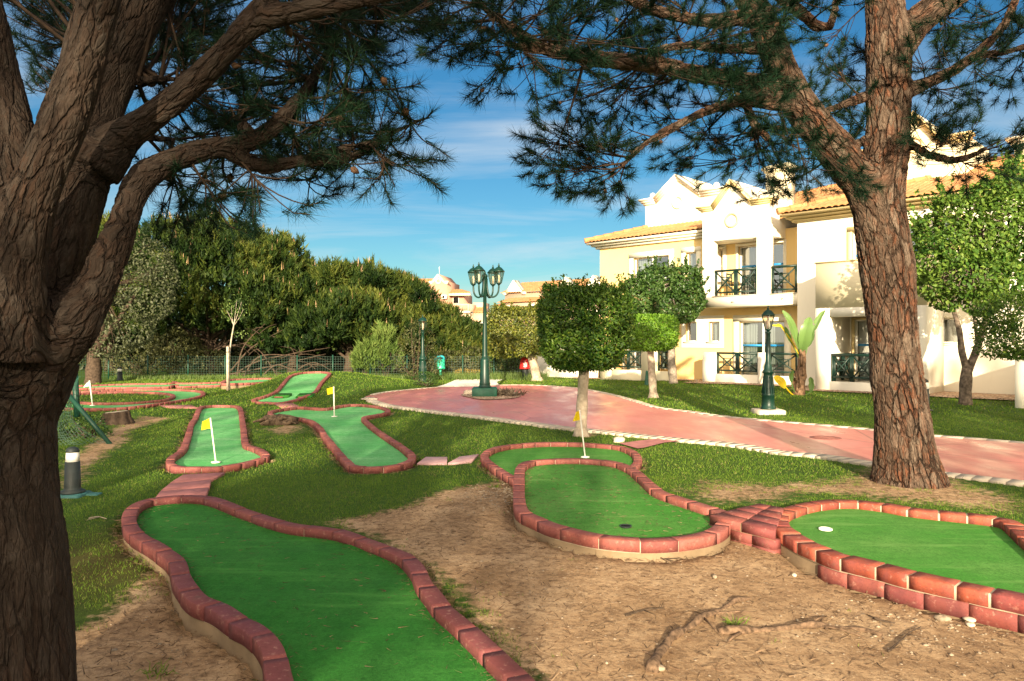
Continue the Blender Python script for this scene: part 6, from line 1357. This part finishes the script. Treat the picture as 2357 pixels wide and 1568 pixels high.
# ------------------------------------------------------------------ waste bin
g = GP(1014, 873); t = thing('waste_bin', 'green waste bin with turquoise domed lid on a post', 'waste bin', (g[0], g[1], 0)); k = g[1]/F
mb = MB(); mb.tube([(0, 0, -.1), (0, 0, (873-850)*k+.1)], .05, 10); mb.build('post', M['bin_green'], t, local=True)
zb = (873-850)*k; zt_ = (873-828)*k; mb = MB(); mb.lathe([(.19, zb), (.205, zb+.02), (.20, zb+.05), (.185, zt_)], 0, 0, 20); mb.build('bin_body', M['bin_green'], t, smooth=True, local=True)
mb = MB(); mb.lathe([(.2, zt_+.001), (.2, zt_+.03), (.185, zt_+.05), (.17, zt_+.12), (.12, zt_+.17), (.05, zt_+.19), (.002, zt_+.195)], 0, 0, 20); mb.build('lid', M['bin_lid'], t, smooth=True, local=True)
mb = MB(); mb.box(-.12, .12, -.195, -.14, zt_+.045, zt_+.1); mb.build('opening', M['dark'], t, local=True)
# ------------------------------------------------------------------ hydrant cabinet with the letters SI
g = GP(1207, 869); k = 31/F; t = thing('fire_hydrant', 'red fire point post marked SI beside the leaning tree', 'fire hydrant', (g[0], 31, 0))
mb = MB(); mb.lathe([(.13, 0), (.13, .3), (.15, .42), (.12, .46)], 0, 0, 10); mb.build('base', M['rubber'], t, local=True)
mb = MB(); mb.lathe([(.24, .461), (.24, .5), (.20, .8), (.16, .92), (.05, 1.0), (.002, 1.02)], 0, 0, 14); mb.build('hood', M['red_paint'], t, smooth=False, local=True)
cu = bpy.data.curves.new('txt', 'FONT'); cu.body = 'SI'; cu.size = .24; cu.extrude = .004; cu.align_x = 'CENTER'; o = bpy.data.objects.new('tmp', cu); C.objects.link(o)
dg = bpy.context.evaluated_depsgraph_get(); me = bpy.data.meshes.new_from_object(o.evaluated_get(dg)); bpy.data.objects.remove(o)
o = bpy.data.objects.new('lettering', me); C.objects.link(o); me.materials.append(M['white_paint']); o.parent = t; o.location = (0, -.245, .56); o.rotation_euler = (math.radians(83), 0, 0)
# ------------------------------------------------------------------ flags
def flag(label, u, vb, vt, z, cloth, ftop, fbot, fside, Hpx, ut, mat, base=True):
    g = GP(u, vb, z); k = g[1]/F; H = (vb-vt)*k; top = np.array([(ut-u)*k, 0, H]); t = thing('golf_flag', label, 'golf flag', tuple(g), group='flags on the lanes')
    mb = MB(); mb.tube([(0, 0, 0), tuple(top)], .0095*g[1]/12+.002, 8); mb.build('pole', M['white_paint'], t, smooth=True, local=True)
    if base: mb = MB(); mb.lathe([(.062, .001), (.062, .012), (.02, .018), (.0, .019)], 0, 0, 18); mb.build('base_disc', M['white_paint'], t, local=True)
    n = 9; V = []
    for i in range(n):
        s = i/(n-1); a = lerp(np.array(cloth[0], float), np.array(cloth[1], float), s); b = lerp(np.array(cloth[3], float), np.array(cloth[2], float), s)
        for j in range(4):
            q = lerp(a, b, j/3); V.append(((q[0]-u)*k, .03*math.sin(s*6)*s, (vb-q[1])*k))
    idx = np.array([[i*4+j, (i+1)*4+j, (i+1)*4+j+1, i*4+j+1] for i in range(n-1) for j in range(3)])
    V = np.array(V); th = np.array([0, .004, 0]); mb = MB(); mb.add(V, idx); mb.add(V+th, idx[:, ::-1]); mb.build('flag_cloth', M[mat], t, smooth=True, local=True); return t
flag('yellow flag on the dull half-round lane behind the egg-shaped lane', 1347, 1053, 944, .01, [(1334,945),(1326,948),(1318,970),(1338,967)], 0, 0, 0, 0, 1334, 'yellow_cloth')
flag('yellow flag leaning at the wide near end of the straight flared lane', 497, 1065, 962, .01, [(484,962),(466,971),(464,990),(488,985)], 0, 0, 0, 0, 484, 'yellow_cloth')
flag('yellow flag at the middle of the T-shaped lane crossbar', 769.5, 959.5, 890, .01, [(768,890),(752,895),(754,909),(769,905)], 0, 0, 0, 0, 768, 'yellow_cloth')
flag('white pennant on the ring lane, far left', 213, 934, 876, .01, [(206,877),(199,883),(192,892),(208,888)], 0, 0, 0, 0, 206, 'white_cloth')
# holes
g = GP(1440, 1211, .085); t = thing('hole_cup', 'open dark hole sunk in the carpet of the egg-shaped lane', 'hole', tuple(g)); mb = MB(); mb.lathe([(.042, -.06), (.042, .004), (.050, .006), (.053, .001)], 0, 0, 24, False); mb.build('rim', M['rubber'], t, smooth=False, local=True); mb = MB(); mb.lathe([(.0, .0012), (.0415, .0012)], 0, 0, 24, False); mb.build('hole_bottom', M['dark'], t, local=True)
g = GP(1900, 1219, .085); t = thing('hole_cup', 'white-rimmed raised cup on the carpet of the right-hand lane', 'hole', tuple(g)); mb = MB(); mb.lathe([(.055, .0), (.054, .01), (.045, .012), (.042, .004), (.0, .003)], 0, 0, 24, False); mb.build('rim', M['white_paint'], t, local=True)
# ramp obstacles: two low wedges at the foot of the ramp lane
for (u, lb) in ((648, 'low dark wedge obstacle at the left of the ramp lane'), (702, 'low dark wedge obstacle at the right of the ramp lane')):
    g = GPf(u, 914, lambda Y: zramp(Y)-.06); t = thing('wedge_obstacle', lb, 'obstacle', tuple(g), group='wedges on the ramp lane'); mb = MB(); mb.loft([[(x, -.25, 0), (x, .25, .0), (x, .25, .09)] for x in (-.22, .22)]); mb.build('wedge', M['turf_deep'], t, local=True); mb = MB(); mb.box(-.12, .12, -.27, -.251, .0, .03); mb.build('front_board', M['brick'], t, local=True)
# ------------------------------------------------------------------ manhole, drains, small bits
g = GP(1900, 1008, .02); t = thing('manhole_cover', 'round rusty manhole cover set in the red path', 'manhole cover', (g[0], g[1], .021)); mb = MB(); rr = [(.0, .006), (.05, .006)]
mb.lathe([(.25, 0), (.25, .004), (.22, .006), (.2, .003), (.0, .003)], 0, 0, 32); mb.build('frame', M['iron'], t, local=True); mb = MB()
for i in range(-4, 5): 
    w_ = math.sqrt(.19**2-(i*.042)**2); mb.box(-w_, w_, i*.042-.012, i*.042+.012, .0032, .008)
mb.build('grip_bars', M['iron'], t, local=True)
g = GP(851, 917.5, .045); t = thing('drain_grate', 'slotted drain grate in the pale edging at the left tip of the red path', 'drain grate', (g[0], g[1], .047)); mb = MB(); mb.cbox(-.22, .22, -.1, .1, -.03, .006, .004); mb.build('frame', M['edging'], t, local=True); mb = MB()
for i in range(6): mb.box(-.2+i*.07, -.155+i*.07, -.075, .075, .0062, .01)
mb.build('slot', M['grate'], t, local=True)
g = GP(931, 870); g = GP(855, 867); t = thing('valve_box', 'low dark round valve box in the far lawn by the young pines', 'valve box', (g[0], g[1], .0)); mb = MB(); mb.lathe([(.42, -.05), (.42, .07), (.4, .09), (.0, .1)], 0, 0, 20); mb.build('lid', M['rubber'], t, local=True)
# ------------------------------------------------------------------ tree stump and uprooted stump
g = GP(268, 972, .03); k = g[1]/F; t = thing('tree_stump', 'cut tree stump with dark ridged bark left of the flared lane', 'tree stump', tuple(g)); mb = MB(); nn = 40; th = np.linspace(0, 2*np.pi, nn, endpoint=False); rid = 1+.09*np.sin(th*9)+.06*np.sin(th*17+1); rr = []
for r_, z in ((.34, -.08), (.29, .0), (.245, .08), (.225, .16), (.215, .205)): rr.append([(math.cos(a)*r_*q*1.05, math.sin(a)*r_*q, z+(.02*math.cos(a) if z > .1 else 0)) for a, q in zip(th, rid)])
mb.loft(rr); mb.build('trunk', M['bark_dark'], t, local=True)
mb = MB(); mb.loft([[(math.cos(a)*.2*1.05, math.sin(a)*.2, .206+.02*math.cos(a)) for a in th], [(math.cos(a)*.19*1.05, math.sin(a)*.19, .212+.02*math.cos(a)) for a in th]]); mb.build('cut_face', M['wood_grey'], t, local=True)
g = GP(642, 977, .0); t = thing('root_stump', 'weathered uprooted root stump beside the left arm of the T-shaped lane', 'root stump', tuple(g)); mb = MB(); k = g[1]/F
for i in range(15):
    a = R.uniform(-.1, 3.3); L = R.uniform(.2, .42); s = np.array([R.normal(0, .1), R.normal(0, .06), .06]); e = s+np.array([math.cos(a)*L, R.normal(0, .12), math.sin(a)*.12-.03]); limb(mb, [tuple(s), tuple((s+e)/2+np.array([0, 0, .06])), tuple(e)], R.uniform(.05, .09), .015, 7)
th = np.linspace(0, np.pi, 9); ph = np.linspace(0, 2*np.pi, 24, endpoint=False); rr = []
for a in th:
    q = np.stack([np.sin(a)*np.cos(ph)*.36, np.sin(a)*np.sin(ph)*.24, np.full(24, np.cos(a))*.14], 1); rr.append(q*(1+.16*np.sin(5*ph+4*a)+.1*np.sin(9*ph-3*a))[:, None]+np.array([0, 0, .04]))
mb.loft(rr[::-1]); mb.build('wood', M['wood_root'] if 'wood_root' in M else M['bark_grey'], t, local=True)
# ------------------------------------------------------------------ surface roots and twigs
def root_(label, px, r0, r1, rise=.3):
    pts = [GP(u, v, -.03) for u, v in px]; c = pts[len(pts)//2]; t = thing('tree_root', label, 'root', (c[0], c[1], 0), group='surface roots in the earth'); p = catmull(np.array(pts), .03, False); n = len(p); p[:, 2] = gz(p[:, 0], p[:, 1], False)+np.sin(np.linspace(0, np.pi, n))*r0*rise-r0*.12+.012*np.sin(np.arange(n)*.5)
    r = np.linspace(r0, r1, n)*(1+.18*np.sin(np.arange(n)*.8)+.1*R.normal(size=n)); mb = MB(); mb.tube(p, r, 9)
    for _ in range(7):
        i = R.integers(2, n-3); e = p[i]+np.array([R.normal(0, .2), R.normal(0, .16), -.02]); mb.tube([p[i], (p[i]+e)/2+np.array([0, 0, .01]), e], [r[i]*.4, r[i]*.25, .003], 5)
    mb.build('wood', M['root_bark'], t, smooth=True)
M['root_bark'] = M_plain('root_bark', (.17, .11, .07), .9, .2, .4, 30, bump=.6)
root_('long knotted root running diagonally over the earth at the lower right', [(1500,1560),(1520,1510),(1560,1470),(1600,1443),(1640,1420),(1690,1394),(1738,1377)], .032, .012)
root_('broken root lying level on the earth below the right lane', [(1655,1462),(1700,1464),(1750,1457),(1800,1450),(1850,1445),(1900,1440),(1960,1440),(2030,1458)], .028, .012)
for (px, lb, r_) in [([(2045,1497),(2075,1470),(2095,1452),(2120,1440)], 'dark dry twig pointing up to the right on the sunlit earth', .007), ([(2010,1420),(2035,1428),(2060,1432)], 'short dark twig above the level root', .009), ([(1455,1287),(1500,1292),(1540,1305)], 'black dry twig below the egg-shaped lane', .011), ([(205,1205),(225,1201),(245,1206)], 'pale forked twig on the lawn beside the big left trunk', .007), ([(1440,1430),(1490,1415),(1530,1412)], 'thin dark twig left of the long knotted root', .006)]:
    pts = np.array([GP(u, v, -.03) for u, v in px]); pts[:, 2] = gz(pts[:, 0], pts[:, 1], False)+.012; c = pts[0]; mb = MB(); p = catmull(pts, .03, False); mb.tube(p, np.linspace(r_, r_*.4, len(p)), 6)
    for _ in range(3): i = R.integers(1, len(p)-1); mb.tube([p[i], p[i]+np.array([R.normal(0, .06), R.normal(0, .06), .01])], [r_*.5, r_*.2], 5)
    mb.v = [v-np.array([c[0], c[1], c[2]]) for v in mb.v]; o = mb.build('twig', M['bark_pale'] if 'pale' in lb else M['bark_dark']); o.location = tuple(c); tag(o, lb, 'twig', 'dry twigs on the ground')
# small weeds
for (u, v, lb) in [(365,1535,'small grass tuft on the bare earth left of the longest lane'), (1685,1448,'small green weed at the end of the level root'), (1140,1128,'green weed among pebbles beside the egg-shaped lane')]:
    g = GP(u, v, -.03); mb = MB(); n = 34; blades(mb, np.column_stack([R.normal(0, .03, n), R.normal(0, .03, n), np.zeros(n)]), np.column_stack([R.normal(0, .7, n), R.normal(0, .7, n), np.ones(n)]), R.uniform(.03, .10, n), .005, bend=np.column_stack([R.normal(0, .3, n), R.normal(0, .3, n), -R.uniform(0, .3, n)])); o = mb.build('weed', M['grass']); o.location = (g[0], g[1], float(gz(g[0], g[1], False))); tag(o, lb, 'weed')
# ------------------------------------------------------------------ fences
def net(mb, A, Bq, h, du, dv, w, sag=None):      # ribbons between two foot points
    A = np.array(A, float); Bq = np.array(Bq, float); L = np.linalg.norm(Bq-A); nu = max(2, int(L/du)); nv = max(2, int(h/dv)); d = (Bq-A)/L
    f = sag or (lambda s, t: A+(Bq-A)*s+np.array([0, 0, h*t]))
    for i in range(nu+1):
        s = i/nu; p = np.array([f(s, t) for t in np.linspace(0, 1, 5 if sag else 2)]); o = d*w/2; m = len(p)
        mb.add(np.vstack([p-o, p+o]), np.stack([np.arange(m-1), np.arange(1, m), np.arange(1, m)+m, np.arange(m-1)+m], 1))
    for j in range(nv+1):
        t = j/nv; p = np.array([f(s, t) for s in np.linspace(0, 1, nu+1)]); o = np.array([0, 0, w/2]); m = len(p)
        mb.add(np.vstack([p-o, p+o]), np.stack([np.arange(m-1), np.arange(1, m), np.arange(1, m)+m, np.arange(m-1)+m], 1))
FY = 32.0; posts = [60, 155, 250, 340, 433, 518, 601, 684, 766, 852, 937, 1001, 1065, 1137, 1215]
fr = thing('mesh_fence', 'green wire mesh fence with slim posts along the far side of the lanes', 'fence', (P(600, 866, FY)[0], FY, 0)); mb = MB(); mg = []
gp = [np.array([(u-CU)/F*FY, FY, 0.]) for u in posts]
for p_ in gp: p_[2] = float(gz(p_[0], p_[1], False))
for p_ in gp: m_ = MB(); m_.tube([p_-np.array([0, 0, .1]), p_+np.array([0, 0, 1.0])], .035, 8); m_.lathe([(.035, p_[2]+1.0), (.03, p_[2]+1.02), (.0, p_[2]+1.03)], p_[0], p_[1], 8); m_.build('post', M['fence_green'], fr)
for a_, b_ in zip(gp[:-1], gp[1:]): net(mb, a_, b_, .95, .11, .105, .006)
mb.build('wire_mesh', M['fence_green'], fr)
fl = thing('fallen_fence', 'collapsed piece of green net with a leaning post beside the big left trunk', 'fence', tuple(GP(258, 1026)))
Yf = GP(258, 1026)[1]
mb = MB(); a_, b_ = P(150, 900, Yf+.2), P(258, 1028, Yf); mb.tube([a_, b_], .035, 8); mb.build('leaning_post', M['fence_green'], fl)
mb = MB(); mb.tube([P(172, 857, Yf+.6), P(178, 960, Yf+.5)], .05, 8); mb.build('post', M['fence_green'], fl)
mb = MB(); Aq, Bq2 = P(90, 1060, Yf-.2), P(256, 1024, Yf)
def sag(s, t):
    top = lerp(P(120, 905, Yf+.5), P(185, 865, Yf+.5), s); bot = lerp(Aq, Bq2, s); q = lerp(bot, top, t); return q+np.array([-.25*math.sin(t*3.1)*s, -.2*math.sin(t*3.1), -.12*math.sin(t*3.1)+.03*math.sin(s*14+t*5)])
net(mb, Aq, Bq2, 1.1, .055, .055, .006, sag); mb.build('net', M['fence_green'], fl)
for k_, (x_, y_, h_, r_) in enumerate([(-15, -19, 10.5, 4.6), (-8.5, -20, 11.0, 4.6), (-2.8, -21, 11.8, 4.2), (6.6, -19, 11.6, 3.9), (13, -21, 12.0, 4.2)]):
    shade_pine(('bushy unseen pine added for shade behind the viewpoint, farthest left', 'bushy unseen pine added for shade behind the viewpoint, second from the left', 'bushy unseen pine added for shade straight behind the viewpoint', 'bushy unseen pine added for shade behind the viewpoint, second from the right', 'bushy unseen pine added for shade behind the viewpoint, farthest right')[k_], x_, y_, h_, r_, 1500)
# ------------------------------------------------------------------ sun, sky, camera
SUN_EL, SUN_AZ = math.radians(14), math.radians(-3)       # low sun from behind the viewpoint
sd = Vector((math.sin(SUN_AZ)*math.cos(SUN_EL), -math.cos(SUN_AZ)*math.cos(SUN_EL), math.sin(SUN_EL)))
L = bpy.data.lights.new('sun', 'SUN'); L.energy = 4.0; L.angle = math.radians(.5); L.color = (1, .83, .58)
o = bpy.data.objects.new('sun', L); C.objects.link(o); o.rotation_euler = sd.to_track_quat('Z', 'Y').to_euler(); o.location = (0, -20, 20)
w = bpy.data.worlds.new('World'); bpy.context.scene.world = w; w.use_nodes = True; nt = w.node_tree; N = nt.nodes; N.clear()
def nn(ty, **k):
    q = N.new(ty)
    for a, b in k.items(): setattr(q, a, b)
    return q
out = nn('ShaderNodeOutputWorld'); bg = nn('ShaderNodeBackground'); bg.inputs[1].default_value = .06
sky = nn('ShaderNodeTexSky'); sky.sky_type = 'NISHITA'; sky.sun_disc = False; sky.sun_elevation = SUN_EL; sky.sun_rotation = math.pi-SUN_AZ; sky.air_density = 1.0; sky.dust_density = .6; sky.ozone_density = 2.4
tc = nn('ShaderNodeTexCoord'); sp = nn('ShaderNodeSeparateXYZ'); nt.links.new(tc.outputs['Generated'], sp.inputs[0])
def mt(op, a, b=0., c=None):
    q = nn('ShaderNodeMath', operation=op)
    for i, x in enumerate((a, b) if c is None else (a, b, c)):
        if isinstance(x, bpy.types.NodeSocket): nt.links.new(x, q.inputs[i])
        else: q.inputs[i].default_value = x
    return q.outputs[0]
den = mt('ADD', mt('MAXIMUM', sp.outputs[2], 0.), .12); cx = mt('DIVIDE', sp.outputs[0], den); cy = mt('DIVIDE', sp.outputs[1], den)
cb = nn('ShaderNodeCombineXYZ'); nt.links.new(mt('MULTIPLY_ADD', cx, .45, mt('MULTIPLY', cy, .2)), cb.inputs[0]); nt.links.new(cy, cb.inputs[1])
n1 = nn('ShaderNodeTexNoise'); nt.links.new(cb.outputs[0], n1.inputs[0]); n1.inputs['Scale'].default_value = 1.05; n1.inputs['Detail'].default_value = 9; n1.inputs['Roughness'].default_value = .62; n1.inputs['Distortion'].default_value = .5
rp_ = nn('ShaderNodeValToRGB'); nt.links.new(n1.outputs[0], rp_.inputs[0]); e = rp_.color_ramp.elements; e[0].position = .44; e[0].color = (0, 0, 0, 1); e[1].position = .74; e[1].color = (.6, .6, .6, 1)
# one brighter lens-shaped cloud, a direction in the sky
tx, tz = (1225-CU)/F, (CV-295)/F
gx_ = mt('DIVIDE', mt('SUBTRACT', mt('DIVIDE', sp.outputs[0], mt('MAXIMUM', sp.outputs[1], .05)), tx), .085); gz_ = mt('DIVIDE', mt('SUBTRACT', mt('DIVIDE', sp.outputs[2], mt('MAXIMUM', sp.outputs[1], .05)), tz), .013)
r2_ = mt('ADD', mt('MULTIPLY', gx_, gx_), mt('MULTIPLY', gz_, gz_)); n2 = nn('ShaderNodeTexNoise'); nt.links.new(cb.outputs[0], n2.inputs[0]); n2.inputs['Scale'].default_value = 9; n2.inputs['Detail'].default_value = 8
lens = mt('MULTIPLY', mt('EXPONENT', mt('MULTIPLY', r2_, -1.)), mt('MULTIPLY_ADD', n2.outputs[0], 1.2, -.1))
fac = mt('MINIMUM', mt('ADD', rp_.outputs[0], mt('MULTIPLY', lens, .8)), .9)
hs = nn('ShaderNodeHueSaturation'); nt.links.new(sky.outputs[0], hs.inputs['Color']); hs.inputs['Saturation'].default_value = 1.3; hs.inputs['Value'].default_value = 1.0; tn = nn('ShaderNodeMix'); tn.data_type = 'RGBA'; tn.blend_type = 'MULTIPLY'; tn.inputs[0].default_value = 1; nt.links.new(hs.outputs[0], tn.inputs[6]); tn.inputs[7].default_value = (.44, .60, .61, 1)
mx = nn('ShaderNodeMix'); mx.data_type = 'RGBA'; nt.links.new(fac, mx.inputs[0]); nt.links.new(tn.outputs[2], mx.inputs[6]); mx.inputs[7].default_value = (4.2, 4.4, 4.5, 1)
# warm glow added to the unseen sky round the sun, to fill shade
dt = mt('MULTIPLY_ADD', sp.outputs[0], sd.x, mt('MULTIPLY_ADD', sp.outputs[1], sd.y, mt('MULTIPLY', sp.outputs[2], sd.z)))
gl = mt('POWER', mt('MAXIMUM', mt('MULTIPLY_ADD', dt, .5, .42), 0.), 3.)
m2 = nn('ShaderNodeMix'); m2.data_type = 'RGBA'; nt.links.new(gl, m2.inputs[0]); nt.links.new(mx.outputs[2], m2.inputs[6]); m2.inputs[7].default_value = (26, 21, 15, 1)
nt.links.new(m2.outputs[2], bg.inputs[0]); nt.links.new(bg.outputs[0], out.inputs[0])
cam = bpy.data.cameras.new('camera'); cam.lens = F/2357*36; cam.sensor_width = 36; cam.clip_end = 3000; cam.clip_start = .05
o = bpy.data.objects.new('camera', cam); C.objects.link(o); o.location = (0, 0, EYE); o.rotation_euler = (math.pi/2, 0, 0)
sc = bpy.context.scene; sc.camera = o
sc.view_settings.view_transform = 'Standard'; sc.view_settings.look = 'None'; sc.view_settings.exposure = 1.75; sc.view_settings.gamma = 1
sc.cycles.max_bounces = 8; sc.cycles.transparent_max_bounces = 12
